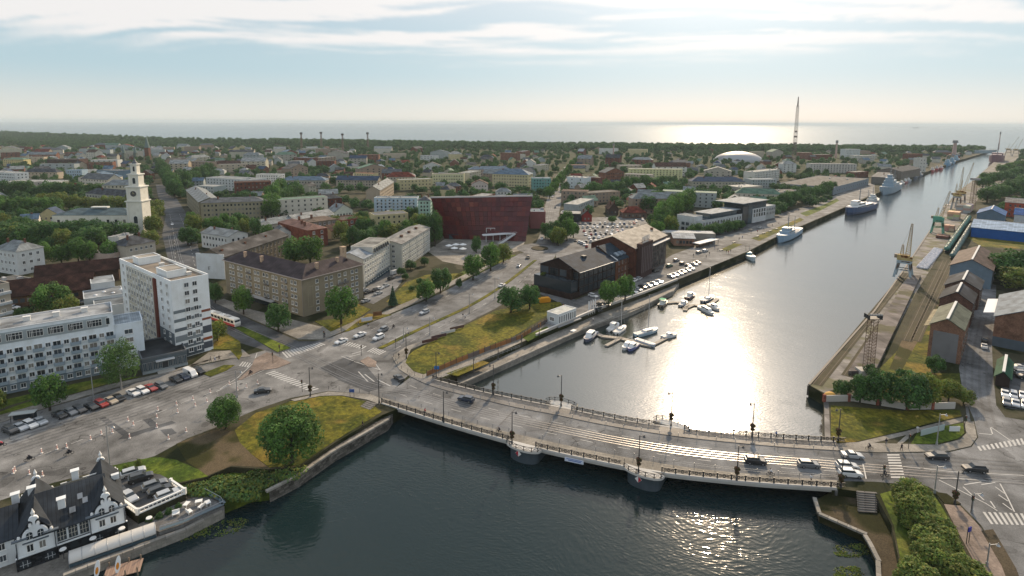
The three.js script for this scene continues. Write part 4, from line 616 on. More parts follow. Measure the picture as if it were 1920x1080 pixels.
// long brown-roofed barn
{
  const g = site('long_barn', 'long low building with a rusty brown roof and skylights', 'building', [10, 556], [170, 539], 5);
  const b = body(g, { L: g.L, d: 13, H: 5, wall: wallM('#6b5a4c', 'brick'), roof: 'gable', rise: 5, roofM: roofM('#5c3f36', 'roof'), oh: 0.7 });
  for (let i = 0; i < 8; i++) { const k = M('skylight', bx(1.3, 0.12, 1.9, 0, 0, 0, 0, 0, 0.655), matC([0.3, 0.3, 0.3], 0.3), g); k.position.set(5 + i * (g.L - 8) / 8, 7.15 + (i % 2), -2.85 - (i % 2) * 1.3); }
  for (let i = 0; i < 10; i++) win(g, b, 'front', 3 + i * (g.L - 6) / 10, 2.6, 1.6, 1.8, { far: 1 });
}
{
  const g = site('long_barn', 'second long brown roof behind the rusty one', 'building', [66, 520], [222, 503], 6); body(g, { L: g.L, d: 11, H: 6, wall: wallM('#5a4c44', 'brick'), roof: 'gable', rise: 4, roofM: roofM('#4e352f', 'roof'), oh: 0.6 });
}
// ---------- brown corner house ----------
{
  const g = site('corner_house', 'brown-beige four-storey corner house with dark hipped roof', 'building', [421, 487], [567, 524], 15.2); const L = g.L, wl = wallM('#8c8371'), rf = roofM('#4a4144', 'seam');
  const d2 = 30, b = body(g, { L, d: 12.5, H: 15.2, wall: wl, roof: 'none', roofM: rf }); const c = body(g, { x: L - 12.5, z: -12.45, L: 12.5, d: d2 - 12.5, H: 15.195, wall: wl, roof: 'none', roofM: rf });
  // mitred roof over both wings
  const oh = 0.7, y = 15.2, R = 4, w = 12.5, p = { a: [-oh, y, oh], b: [L + oh, y, oh], c: [L + oh, y, -d2 - oh], d: [L - w - oh, y, -d2 - oh], e: [L - w - oh, y, -w - oh], f: [-oh, y, -w - oh], r1: [w / 2, y + R, -w / 2], r2: [L - w / 2, y + R, -w / 2], r3: [L - w / 2, y + R, -d2 + w / 2] };
  const t = [[p.a, p.b, p.r2], [p.a, p.r2, p.r1], [p.b, p.c, p.r3], [p.b, p.r3, p.r2], [p.c, p.d, p.r3], [p.d, p.e, p.r2], [p.d, p.r2, p.r3], [p.e, p.f, p.r1], [p.e, p.r1, p.r2], [p.f, p.a, p.r1], [p.a, p.f, p.e], [p.a, p.e, p.b], [p.b, p.e, p.d], [p.b, p.d, p.c]];
  const rg = new THREE.BufferGeometry(); rg.setAttribute('position', new THREE.Float32BufferAttribute(t.flat(2), 3)); rg.setAttribute('uv', new THREE.Float32BufferAttribute(new Float32Array(t.length * 6), 2)); rg.computeVertexNormals(); M('roof', slopeUV(rg), rf, g);
  M('eaves', mg([bx(L + 1.5, 0.3, 0.25, L / 2, y - 0.1, 0.72), bx(0.25, 0.3, d2 + 1.2, L + 0.72, y - 0.1, -d2 / 2)]), matC([0.3, 0.27, 0.25]), g);
  const rr = rng(4); for (let r = 0; r < 5; r++) for (let i = 0; i < 16; i++) { const s = 2.4 + (i + 0.5) * (L - 5) / 16 + (i % 2 ? -0.45 : 0.45); if (r === 0 && i > 5 && i < 12) continue; win(g, b, 'front', s, 1.7 + r * 2.85, 1.45, 1.55, { mu: 1 });
    if (r && (i % 4 === 1) && rr() < 0.75) { const k = M('balcony', mg([bx(2.4, 0.12, 1.0, 0, 0, 0.5), bx(2.4, 0.05, 0.05, 0, 0.95, 0.97), ...Array.from({ length: 9 }, (_, q) => bx(0.05, 0.95, 0.05, -1.15 + q * 0.288, 0.5, 0.97)), bx(2.4, 0.6, 0.03, 0, 0.4, 1.0)]), matC(rr() < 0.5 ? [0.12, 0.11, 0.1] : [0.25, 0.22, 0.19]), g); k.position.set(s, 0.75 + r * 2.85 - 0.1, 0.02); } }
  const side = { x: 0, z: 0, y: 0, L, d: d2 }; for (let r = 0; r < 5; r++) for (const s of [6.5, 11, 13.5, 17.5, 20.5, 24.2, 26.5]) { win(g, side, 'right', s, 1.7 + r * 2.85, 1.35, 1.55); }
  for (const [s, r] of [[17.5, 3], [20.5, 3], [17.5, 1]]) { const k = M('balcony', mg([bx(2.4, 0.12, 1, 0, 0, 0.5), bx(2.4, 0.9, 0.04, 0, 0.5, 0.98)]), matC([0.15, 0.14, 0.13]), g); put(k, faceAt(side, 'right', s, 0.65 + r * 2.85)); }
  M('plaster_frame', mg([bx(0.08, 8, 0.25, L + 0.03, 7.5, -2.2), bx(0.08, 8, 0.25, L + 0.03, 7.5, -4.4), bx(0.08, 0.25, 2.4, L + 0.03, 11.6, -3.3), bx(0.08, 0.25, 2.4, L + 0.03, 3.4, -3.3)]), wallM('#9c937f'), g);
  M('shopfront', mg([bx(22, 2.6, 0.3, L * 0.5, 1.4, 0.14)]), glassM, g); M('awning', bx(16, 0.15, 2, L * 0.52, 3.0, 1.05, 0, 0, 0.1), matC([0.35, 0.34, 0.33]), g); for (const x of [12, 30, L - 0.3]) M('drainpipe', bx(0.14, 15, 0.14, x, 7.6, 0.1), matC([0.2, 0.2, 0.2]), g);
  for (const [x, z] of [[11, -3.4], [24, -3], [L - 3, -9], [L - 4, -20]]) chimney(g, x, 17, z, 2.6, 1.2, wallM('#b9aa9a', 'brick'));
  chimney(g, L - 10, 15, -28, 7, 2.2, wallM('#c9bba6', 'brick')); const dm = M('dormer', gableG(2.6, 2.4, 1.2, 0.2, 'z').translate(-1.3, 0, 0), rf, g); dm.position.set(L - 3.4, 17, -24); dm.rotation.y = PI / 2;
}
// ---------- white office pair ----------
{
  const g = site('office_block', 'white five-storey house with slanted glazed attic', 'building', [681, 486], [731, 458], 13.8); const wl = wallM('#c5c4bd'), b = body(g, { L: g.L, d: 13, H: 13.8, wall: wl, roof: 'gable', rise: 2.6, roofM: roofM('#9aa3ac', 'seam') });
  wins(g, b, 'front', 11, 5, { m: 0.8, w: 1.3, h: 1.5, dy: 2.6, y0: 2.0 }); body(g, { x: g.L * 0.32, z: 0.15, y: 13.7, L: g.L * 0.66, d: 11, H: 3.3, wall: wl, roofM: roofM('#a5a5a0', 'felt'), par: 0.2 });
  for (let i = 0; i < 7; i++) { const k = M('attic_window', mg([bx(2.0, 2.2, 0.14, 0, 0, 0, 0, 0, -0.35)]), glassM, g); k.position.set(g.L * 0.38 + i * g.L * 0.085, 15.4, 0.35); } M('shopfront', bx(g.L - 3, 2.4, 0.12, g.L / 2, 1.2, 0.04), glassB, g); M('shop_canopy', bx(g.L - 2, 0.2, 1, g.L / 2, 2.75, 0.5), matC([0.12, 0.14, 0.15]), g);
}
{
  const g = site('office_block', 'pale grey slab office with rows of small windows', 'building', [753, 458], [806, 427], 13.8); const b = body(g, { L: g.L, d: 13, H: 13.8, wall: wallM('#b3b4ae'), roof: 'gable', rise: 1.6, roofM: roofM('#8f8f8d', 'seam') });
  wins(g, b, 'front', 17, 5, { m: 0.8, w: 1.3, h: 1.45, dy: 2.65, y0: 1.9 }); wins(g, b, 'left', 1, 5, { m: 7, w: 1.6, h: 1.5, dy: 2.65, y0: 1.9, dx: () => 2 }); for (let i = 0; i < 3; i++) chimney(g, g.L * (0.25 + i * 0.25), 14.6, -4.5, 1.5, 1.6, wallM('#6d5a50', 'brick'));
  for (let i = 1; i < 4; i++) M('drainpipe', bx(0.14, 13.6, 0.14, g.L * i / 4, 6.9, 0.09), matC([0.25, 0.25, 0.25]), g);
}
// ---------- red brick yard house ----------
{
  const g = site('brick_house', 'red brick courtyard house with pinkish metal roof and chimneys', 'building', [577, 432], [614, 427], 11); const wl = wallM('#8a5546', 'brick'), rf = roofM('#8a6a60', 'seam');
  const a = body(g, { L: g.L, d: 42, H: 11, wall: wl, roof: 'hip', rise: 2.4, roofM: rf }); wins(g, a, 'right', 8, 3, { m: 2, w: 1.5, h: 1.9, dy: 3.4, y0: 2.2 }); wins(g, a, 'front', 2, 3, { w: 1.5, h: 1.9, dy: 3.4, y0: 2.2 });
  const c = body(g, { x: g.L + 0.02, z: -28, L: 22, d: 13, H: 10.6, wall: wallM('#7d7567'), roof: 'hip', rise: 2.2, roofM: roofM('#7d6c5f', 'seam') }); wins(g, c, 'front', 6, 3, { w: 1.5, h: 1.8, dy: 3.3, y0: 2 });
  const e = body(g, { x: g.L + 22.05, z: -22, L: 15, d: 17, H: 10, wall: wl, roofM: roofM('#6a5d58', 'felt'), par: 0.5 }); wins(g, e, 'front', 3, 3, { w: 1.9, h: 1.7, dy: 3.2, y0: 2 }); wins(g, e, 'right', 4, 3, { w: 1.4, h: 1.7, dy: 3.2, y0: 2 });
  for (const [x, z] of [[3, -10], [4, -16], [6, -20], [7, -26], [g.L + 6, -33], [g.L - 3, -32]]) chimney(g, x, 12.4, z, 2.2, 1.2, wallM('#7b5c50', 'brick'));
}
// ---------- long dark house with white fire wall ----------
{
  const g = site('long_house', 'long dark house with grey roof and white gable wall', 'building', [420, 482], [541, 441], 11); const b = body(g, { L: g.L, d: 15, H: 11, wall: wallM('#6e675a'), roof: 'gable', rise: 3.4, roofM: roofM('#6f6d6c', 'felt') });
  wins(g, b, 'front', 15, 3, { m: 1.5, w: 1.2, h: 2.0, dy: 3.4, y0: 2.4, frame: matC([0.3, 0.27, 0.24]) }); M('fire_wall', boxUV(mg([bx(0.4, 12.4, 15.2, -0.22, 6.2, -7.5)])), wallM('#ccd3d8'), g); for (let i = 0; i < 6; i++) chimney(g, 4 + i * g.L / 6.2, 12, -4 - (i % 2) * 3, 1.8, 1);
  const ltr = M('wall_letter', mg([bx(0.06, 1.6, 0.25, 0, 0, -0.5), bx(0.06, 0.25, 1.1, 0, 0.68, 0), bx(0.06, 0.25, 0.9, 0, 0, -0.1), bx(0.06, 0.25, 0.5, 0, -0.68, -0.25)]), matC([0.1, 0.1, 0.1]), g); ltr.position.set(-0.46, 5.2, -8);
}
// ---------- red glazed concert hall ----------
{
  const c0 = G(834, 447), c1 = G(985, 453), t0 = G(808, 371, LV + 27.5), t1 = G(998, 368, LV + 27.5), g = thing('concert_hall', 'large dark red glass concert hall leaning outwards', 'building', c0[0], LV, c0[1]), H = 27.5;
  const rel = (p, y) => [p[0] - c0[0], y, p[1] - c0[1]], back = 46;
  const bt = [rel(c0, 0), rel(c1, 0), [rel(c1, 0)[0] - 4, 0, rel(c1, 0)[2] - back], [6, 0, -back]], tp = [rel(t0, H), rel(t1, H), [rel(t1, H)[0] - 2, H - 7.5, rel(t1, H)[2] - back - 8], [rel(t0, H)[0] + 10, H - 7.5, rel(t0, H)[2] - back - 8]];
  const lerp3 = (a, b, t) => a.map((v, i) => v + (b[i] - v) * t), quad = (a, b, c, d) => [...a, ...b, ...c, ...a, ...c, ...d];
  const core = new THREE.BufferGeometry(), cp = []; for (let i = 0; i < 4; i++) cp.push(...quad(bt[i], bt[(i + 1) % 4], tp[(i + 1) % 4], tp[i])); cp.push(...quad(...tp)); core.setAttribute('position', new THREE.Float32BufferAttribute(cp, 3)); core.computeVertexNormals(); M('wall', boxUV(core), matC([0.05, 0.012, 0.012], 0.5), g);
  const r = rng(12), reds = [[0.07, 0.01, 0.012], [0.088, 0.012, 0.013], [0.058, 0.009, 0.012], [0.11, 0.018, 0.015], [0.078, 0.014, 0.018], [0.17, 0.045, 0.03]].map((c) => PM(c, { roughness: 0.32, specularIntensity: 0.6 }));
  const ctr = [(bt[0][0] + bt[1][0]) / 2, H / 2, -back / 2];
  for (const [k, nc] of [[0, 22], [1, 5], [3, 5]]) {
    const A = bt[k], B = bt[(k + 1) % 4], C = tp[(k + 1) % 4], D = tp[k], nr = 9, n = new THREE.Vector3().crossVectors(new THREE.Vector3(...B).sub(new THREE.Vector3(...A)), new THREE.Vector3(...D).sub(new THREE.Vector3(...A))).normalize().multiplyScalar(0.22);
    const at = (s, t, o) => { const p = lerp3(lerp3(A, B, s), lerp3(D, C, s), t); return [p[0] + n.x * o, p[1] + n.y * o, p[2] + n.z * o]; };
    for (let j = 0; j < nr; j++) for (let i = 0; i < nc; i++) { const s0 = (i + 0.02) / nc, s1 = (i + 0.98) / nc, y0 = (j + 0.025) / nr, y1 = (j + 0.975) / nr, o = 0.8 + 0.5 * r(), q = [at(s0, y0, o), at(s1, y0, o), at(s1, y1, o), at(s0, y1, o)], z = [at(s0, y0, 0), at(s1, y0, 0), at(s1, y1, 0), at(s0, y1, 0)];
      const pg = new THREE.BufferGeometry(); pg.setAttribute('position', new THREE.Float32BufferAttribute([...quad(...q), ...quad(z[0], z[1], q[1], q[0]), ...quad(z[3], q[3], q[2], z[2]), ...quad(z[0], q[0], q[3], z[3]), ...quad(z[1], z[2], q[2], q[1])], 3)); pg.computeVertexNormals();
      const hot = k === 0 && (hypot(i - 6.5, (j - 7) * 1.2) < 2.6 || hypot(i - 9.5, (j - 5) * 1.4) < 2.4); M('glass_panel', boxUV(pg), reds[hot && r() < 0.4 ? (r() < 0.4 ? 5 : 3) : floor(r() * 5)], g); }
  }
  const cop = []; for (let i = 0; i < 4; i++) cop.push(bar(tp[i].map((v, k) => v + (k === 1 ? 0.35 : 0)), tp[(i + 1) % 4].map((v, k) => v + (k === 1 ? 0.35 : 0)), 0.9, 0.9)); M('roof_edge', mg(cop), matC([0.42, 0.4, 0.4]), g);
  const rq = new THREE.BufferGeometry(); rq.setAttribute('position', new THREE.Float32BufferAttribute(quad(...tp.map((p) => [p[0], p[1] + 0.1, p[2]])), 3)); rq.computeVertexNormals(); M('roof', boxUV(rq), roofM('#77716f', 'felt'), g);
  const P = (u, v, h) => { const p = G(u, v, LV + h); return [p[0] - c0[0], h, p[1] - c0[1]]; }, pa = P(905, 441, 4.6), pb = P(982, 436, 4.6), da = P(908, 452, 0), wM = matC([0.62, 0.63, 0.64]);
  M('terrace_deck', mg([bar(pa, pb, 0.5, 3.4), bar([pa[0], 5.6, pa[2] + 1.6], [pb[0], 5.6, pb[2] + 1.6], 0.12)]), wM, g); for (let i = 0; i < 6; i++) { const q = lerp3(pa, pb, (i + 0.5) / 6); M('column', cyl(0.16, 0.16, 4.5, q[0], 0, q[2] + 1, 8), wM, g); }
  const sa = P(966, 438, 4.5), sb = P(936, 458, 0.2); for (let i = 0; i < 16; i++) { const q = lerp3(sa, sb, (i + 0.5) / 16); M('step', bx(2.6, 0.14, 1.0, q[0], q[1], q[2], 0.3), wM, g); } M('stair_rail', mg([bar([sa[0] - 1, sa[1] + 1, sa[2] + 0.8], [sb[0] - 1, sb[1] + 1, sb[2] + 0.8], 0.12), bar([sa[0] + 1.2, sa[1] + 1, sa[2] + 0.8], [sb[0] + 1.2, sb[1] + 1, sb[2] + 0.8], 0.12)]), wM, g);
  const fa = P(912, 436, 4.6), fb = P(928, 436, 4.6); M('frame_portal', mg([bar([fa[0], 4.8, fa[2] + 1], [fa[0], 7.8, fa[2] + 1], 0.3), bar([fb[0], 4.8, fb[2] + 1], [fb[0], 7.8, fb[2] + 1], 0.3), bar([fa[0], 7.7, fa[2] + 1], [fb[0], 7.7, fb[2] + 1], 0.3), bar([(fa[0] + fb[0]) / 2, 4.8, fb[2] + 1], [(fa[0] + fb[0]) / 2, 7.8, fb[2] + 1], 0.25)]), wM, g);
  M('entrance', mg([bx(6, 2.8, 0.6, 6, 1.4, 0.9), bx(7, 0.25, 2, 6, 3, 1.4)]), glassB, g); foot.push([c0[0] + 26, c0[1] - 20, 46]);
}
// ---------- dark brick hotel group on the quay ----------
const font = await new FontLoader().loadAsync('fonts/droid/droid_sans_bold.typeface.json');
const text = (s, size, depth = 0.15) => new TextGeometry(s, { font, size, depth, curveSegments: 3 });
{
  const g = site('brick_warehouse', 'converted dark brick warehouse with slate roof and black glazing', 'building', [1086, 510], [1154, 488], 11.2); const dk = wallM('#3d3230', 'brick'), sl = roofM('#39434f', 'seam');
  const b = body(g, { L: g.L, d: 22, H: 11.2, wall: dk, roof: 'gable', rise: 4.6, roofM: sl, oh: 0.8 });
  for (let r = 0; r < 3; r++) for (let i = 0; i < 8; i++) win(g, b, 'front', (i + 0.5) * g.L / 8, 2.4 + r * 3.5, g.L / 8 - 0.5, 2.9, { mu: 1, sill: 0, frame: ironM, glass: glassM });
  for (let r = 1; r < 3; r++) for (let i = 0; i < 4; i++) win(g, b, 'left', 2.6 + i * 5.6, 2.2 + r * 3.5, 4.8, 3, { mu: 2, sill: 0, frame: ironM });
  M('stair_tower', boxUV(bx(2.4, 12.4, 2.4, -0.9, 6.2, -4.2)), dk, g); M('glass_annexe', boxUV(bx(5, 7.4, 21, -2.6, 3.7, -11)), glassM, g); M('brick_apron', boxUV(bx(6.4, 2.4, 23, -3, 1.2, -11)), dk, g); M('gutter', bx(g.L + 1.6, 0.25, 0.3, g.L / 2, 11.0, 0.95), steelM, g); const v = M('roof_hatch', bx(2, 1.1, 2), ironM, g); v.position.set(g.L * 0.45, 14.7, -7); M('verge', mg([bar([g.L + 0.6, 11.2, 0.8], [g.L + 0.6, 16.3, -11], 0.5)]), matC([0.6, 0.6, 0.6]), g);
  M('plant_box', leaves([[0, 0.6, 0, 1.8, 0.7, 0.8]], 260, 0.25, PAL.gold, 7).translate(-4, 7.5, -17), leafM, g);
}
{
  const g = site('brick_warehouse', 'middle brick warehouse with weathered bluish slate roof', 'building', [1155, 489], [1191, 477], 11); const wl = wallM('#70503f', 'brick'), b = body(g, { L: g.L - 0.3, d: 20, H: 11, wall: wl, roof: 'gable', rise: 5.6, roofM: roofM('#3b4853', 'seam'), oh: 0.5 });
  wins(g, b, 'front', 5, 3, { m: 1.5, w: 1.3, h: 2.0, dy: 3.4, y0: 2.6, frame: matC([0.25, 0.16, 0.13]) }); M('shutter', bx(3.4, 4, 0.12, g.L * 0.78, 2, 0.05), matC([0.45, 0.6, 0.7], 0.4), g); for (let i = 0; i < 4; i++) { const s = M('shed_skylight', mg([bx(2.2, 1.1, 2.4, 0, 0, 0, 0, 0, 0.5)]), matC([0.2, 0.25, 0.3], 0.3), g); s.position.set(g.L * (0.25 + i * 0.18), 12.8, -2.6); }
}
{
  const g = site('brick_hotel', 'tall red brick hotel with bright white roof and rooftop letters', 'building', [1191, 466], [1250, 441], 15.5); const wl = wallM('#63443a', 'brick'), b = body(g, { L: g.L, d: 24, H: 15.5, wall: wl, roof: 'gable', rise: 4.6, roofM: roofM('#bdb4a6', 'seam'), oh: 0.5 });
  M('dark_front', boxUV(bx(g.L * 0.34, 17.5, 2.6, g.L * 0.22, 8.75, 1.2)), wallM('#4a3a38'), g); for (let i = 0; i < 7; i++) M('slat', bx(0.5, 13, 0.3, g.L * 0.07 + i * g.L * 0.05, 9.4, 2.6), matC([0.16, 0.13, 0.13]), g);
  wins(g, { ...b, L: g.L * 0.58, x: g.L * 0.41, z: 0.08 }, 'front', 7, 5, { m: 0.6, w: 1.8, h: 2.2, dy: 2.9, y0: 2.2, frame: ironM, sill: 0 }); M('dark_cladding', bx(g.L * 0.58, 14.2, 0.1, g.L * 0.7, 7.2, 0.02), matC([0.09, 0.075, 0.07]), g); M('canopy', bx(g.L * 0.55, 0.3, 2.2, g.L * 0.72, 13.9, 1.1), matC([0.6, 0.58, 0.55]), g); M('canopy_rail', bx(g.L * 0.55, 0.12, 0.12, g.L * 0.72, 14.7, 2.1), matC([0.6, 0.58, 0.55]), g);
  const s1 = text('HOTEL', 2.1), s2 = text('PROMENADE', 0.86); s1.computeBoundingBox(); s2.computeBoundingBox(); const M1 = M('sign_letters', s1, matC([0.5, 0.48, 0.46]), g), M2 = M('sign_letters', s2, matC([0.5, 0.48, 0.46]), g); M1.position.set(g.L * 0.08, 19, 2.2); M2.position.set(g.L * 0.08, 17.7, 2.2); M('sign_frame', mg([bx(9, 0.12, 0.12, g.L * 0.08 + 4, 18.85, 2.1), bx(9, 0.12, 0.12, g.L * 0.08 + 4, 17.6, 2.1), ...[0, 3, 6, 8.5].map((x) => bx(0.12, 3.4, 0.12, g.L * 0.08 + x, 19, 2.05))]), ironM, g); chimney(g, g.L * 0.9, 17, -7, 2.4, 1.4);
}
// ---------- modern quay offices ----------
{
  const g = site('office_building', 'modern waterfront office with white walls and dark glazed upper floors', 'building', [1309, 438], [1452, 409], 0); const L = g.L, wl = wallM('#c2c6c9');
  const b = body(g, { L: L * 0.6, d: 16, H: 8.2, wall: wl, roofM: roofM('#8f979c', 'felt'), par: 0.4 }), e = body(g, { x: -2.6, z: -2, L: 10, d: 14, H: 11.6, wall: wl, roofM: roofM('#9aa2a6', 'felt'), par: 0.3 });
  wins(g, b, 'front', 17, 2, { m: 1, w: 1.5, h: 2.2, dy: 3.3, y0: 2.5, frame: steelM }); wins(g, e, 'left', 2, 2, { m: 3.5, w: 2.6, h: 2.2, dy: 3.6, y0: 2.6, frame: steelM });
  M('glass_storey', boxUV(bx(L * 0.34, 3.6, 11, L * 0.32, 10.2, -7.5)), glassB, g); M('roof', boxUV(bx(L * 0.37, 0.4, 14, L * 0.32, 12.3, -6.6)), roofM('#97a1a8', 'seam'), g); for (let i = 0; i < 12; i++) M('mullion', bx(0.16, 3.6, 0.16, L * 0.16 + i * L * 0.029, 10.2, -1.95), ironM, g);
  const t = body(g, { x: L * 0.6, z: 0.4, L: L * 0.25, d: 20, H: 16.2, wall: glassB, roof: 'none' }); M('roof', boxUV(bx(L * 0.36, 0.5, 24, L * 0.67, 16.6, -9)), roofM('#8e989f', 'seam'), g); const ff = body(g, { x: L * 0.66, z: 0.9, L: L * 0.19, d: 2, H: 11, wall: wl, roof: 'none' }); wins(g, ff, 'front', 5, 2, { m: 0.6, w: 2, h: 2.4, dy: 3.2, y0: 5.8, frame: ironM }); M('glass_link', boxUV(bx(L * 0.08, 14, 6, L * 0.57, 7, -2.6)), glassM, g); for (let i = 0; i < 10; i++) M('mullion', bx(0.18, 5, 0.18, L * 0.67 + i * L * 0.019, 13.6, 0.95), ironM, g);
  const q = body(g, { x: L * 0.85, z: -0.4, L: L * 0.16, d: 15, H: 10.6, wall: wallM('#a8adae'), roofM: roofM('#aab2b8', 'seam'), par: 0.3 }); wins(g, q, 'front', 6, 2, { m: 0.6, w: 1.4, h: 2, dy: 3.2, y0: 5, frame: steelM });
}
{ const g = site('cafe_building', 'low brick cafe with pale metal roof on the quay', 'building', [1264, 446], [1302, 447], 5); const b = body(g, { L: g.L, d: 14, H: 5, wall: wallM('#9d8272', 'brick'), roof: 'gable', rise: 1.6, roofM: roofM('#b8bdc0', 'seam'), oh: 0.8 }); wins(g, b, 'front', 5, 1, { w: 1.6, h: 2, y0: 2.4, far: 1 }); body(g, { x: -6, z: -14, L: g.L + 22, d: 10, H: 5.4, wall: wallM('#8d8a84'), roofM: roofM('#c6cacc', 'seam'), par: 0.3 }); }
{ const g = site('market_stall', 'open-sided stall with flat white roof before the cafe', 'stall', [1312, 458], [1348, 449], 2.8); M('roof', boxUV(bx(g.L, 0.25, 5, g.L / 2, 2.9, -2.5)), matC([0.62, 0.63, 0.64]), g); for (const [x, z] of [[0.3, -0.3], [g.L - 0.3, -0.3], [0.3, -4.7], [g.L - 0.3, -4.7], [g.L / 2, -0.3]]) M('post', bx(0.18, 2.8, 0.18, x, 1.4, z), ironM, g); M('counter', bx(g.L * 0.8, 1.1, 1, g.L / 2, 0.55, -3.4), wallM('#6b5a4c'), g); }
// ---------- pavilion by the marina ----------
{ const g = site('marina_pavilion', 'white marina pavilion with flat pale roof and tall windows', 'building', [1046, 611], [1080, 598], 0); const b = body(g, { L: g.L, d: 5.5, H: 4.2, wall: wallM('#cdd2d4'), roofM: roofM('#c9ccc6', 'seam'), par: 0.3, parM: matC([0.62, 0.63, 0.62]) }); for (let i = 0; i < 8; i++) win(g, b, 'front', 0.9 + i * (g.L - 1.8) / 7, 2, 0.8, 3.2, { mu: 0, sill: 0 }); win(g, b, 'left', 2.6, 2, 2.2, 1.6); M('plinth', bx(g.L + 3, 0.3, 8, g.L / 2, 0.15, -2.4), matC([0.25, 0.25, 0.25]), g); }
// ---------- church ----------
{
  const p = G(264, 436), g = thing('church', 'pale church with tall stepped clock tower and green-grey nave roof', 'church', p[0], LV, p[1], 0.06), s = SC(p[1]); const wl = wallM('#dedcd2'), trim = wallM('#e2e2dc');
  const tier = (w, y0, y1) => { M('tower_stage', boxUV(bx(w, y1 - y0, w, 0, (y0 + y1) / 2, 0)), wl, g); M('cornice', bx(w + 1.2, 0.7, w + 1.2, 0, y1 - 0.1, 0), trim, g); for (const x of [-1, 1]) M('pilaster', bx(0.9, y1 - y0 - 0.8, 0.3, x * (w / 2 - 0.6), (y0 + y1) / 2 - 0.3, w / 2 + 0.1), trim, g); };
  const Y = (v) => (436 - v) * s; tier(28 * s, 0, Y(374)); tier(25.5 * s, Y(374), Y(347)); tier(18 * s, Y(347), Y(324)); tier(11 * s, Y(324), Y(305));
  const w1 = 31 * s, dome = M('dome', new THREE.LatheGeometry([[5 * s, 0], [4.8 * s, 1], [3.6 * s, 1.4], [2 * s, 2], [0.8, 2.3], [0.6, 2.9], [0.2, 3.1], [0.06, 4]].map(([x, y]) => new THREE.Vector2(x, y)), 16).translate(0, Y(305), 0), matC([0.07, 0.08, 0.09], 0.5), g);
  for (const [v, w, h, sz] of [[426, 2.4, 5, 28], [409, 2.4, 5, 28], [390, 2.0, 3.6, 25.5], [363, 0, 0, 0], [336, 1.8, 4, 18], [314, 1.6, 3.4, 11]]) if (w) { const gw = M('window', new THREE.ExtrudeGeometry(archG(w, h, 0), { depth: 0.2, bevelEnabled: false }).translate(0, 0, -0.08), glassM, g); gw.position.set(0.4, Y(v), sz * s / 2 + 0.05); M('window_surround', new THREE.ExtrudeGeometry(archG(w + 0.8, h + 0.8, 0), { depth: 0.1, bevelEnabled: false }).translate(0, 0, -0.09), trim, gw); }
  const ck = M('clock_face', new THREE.CylinderGeometry(1.9, 1.9, 0.3, 28).rotateX(PI / 2).translate(0, Y(360), 25.5 * s / 2 + 0.1), matC([0.05, 0.05, 0.055], 0.4), g); M('clock_hands', mg([bx(0.14, 1.4, 0.05, 0, Y(360) + 0.6, 25.5 * s / 2 + 0.3), bx(1.0, 0.14, 0.05, 0.4, Y(360), 25.5 * s / 2 + 0.3)]), matC([0.7, 0.6, 0.3]), ck);
  const nb = body(g, { x: -58, z: -1, L: 52, d: 22, H: 12, wall: wl, roof: 'hip', rise: 3.6, roofM: roofM('#5e7076', 'seam') }); for (let i = 0; i < 9; i++) win(g, nb, 'front', 4 + i * 5.4, 6.5, 1.8, 5, { far: 1 }); M('roof_lantern', bx(11, 1, 3, -32, 16.2, -11), trim, g); foot.push([p[0] - 25, p[1] - 10, 40]);
}
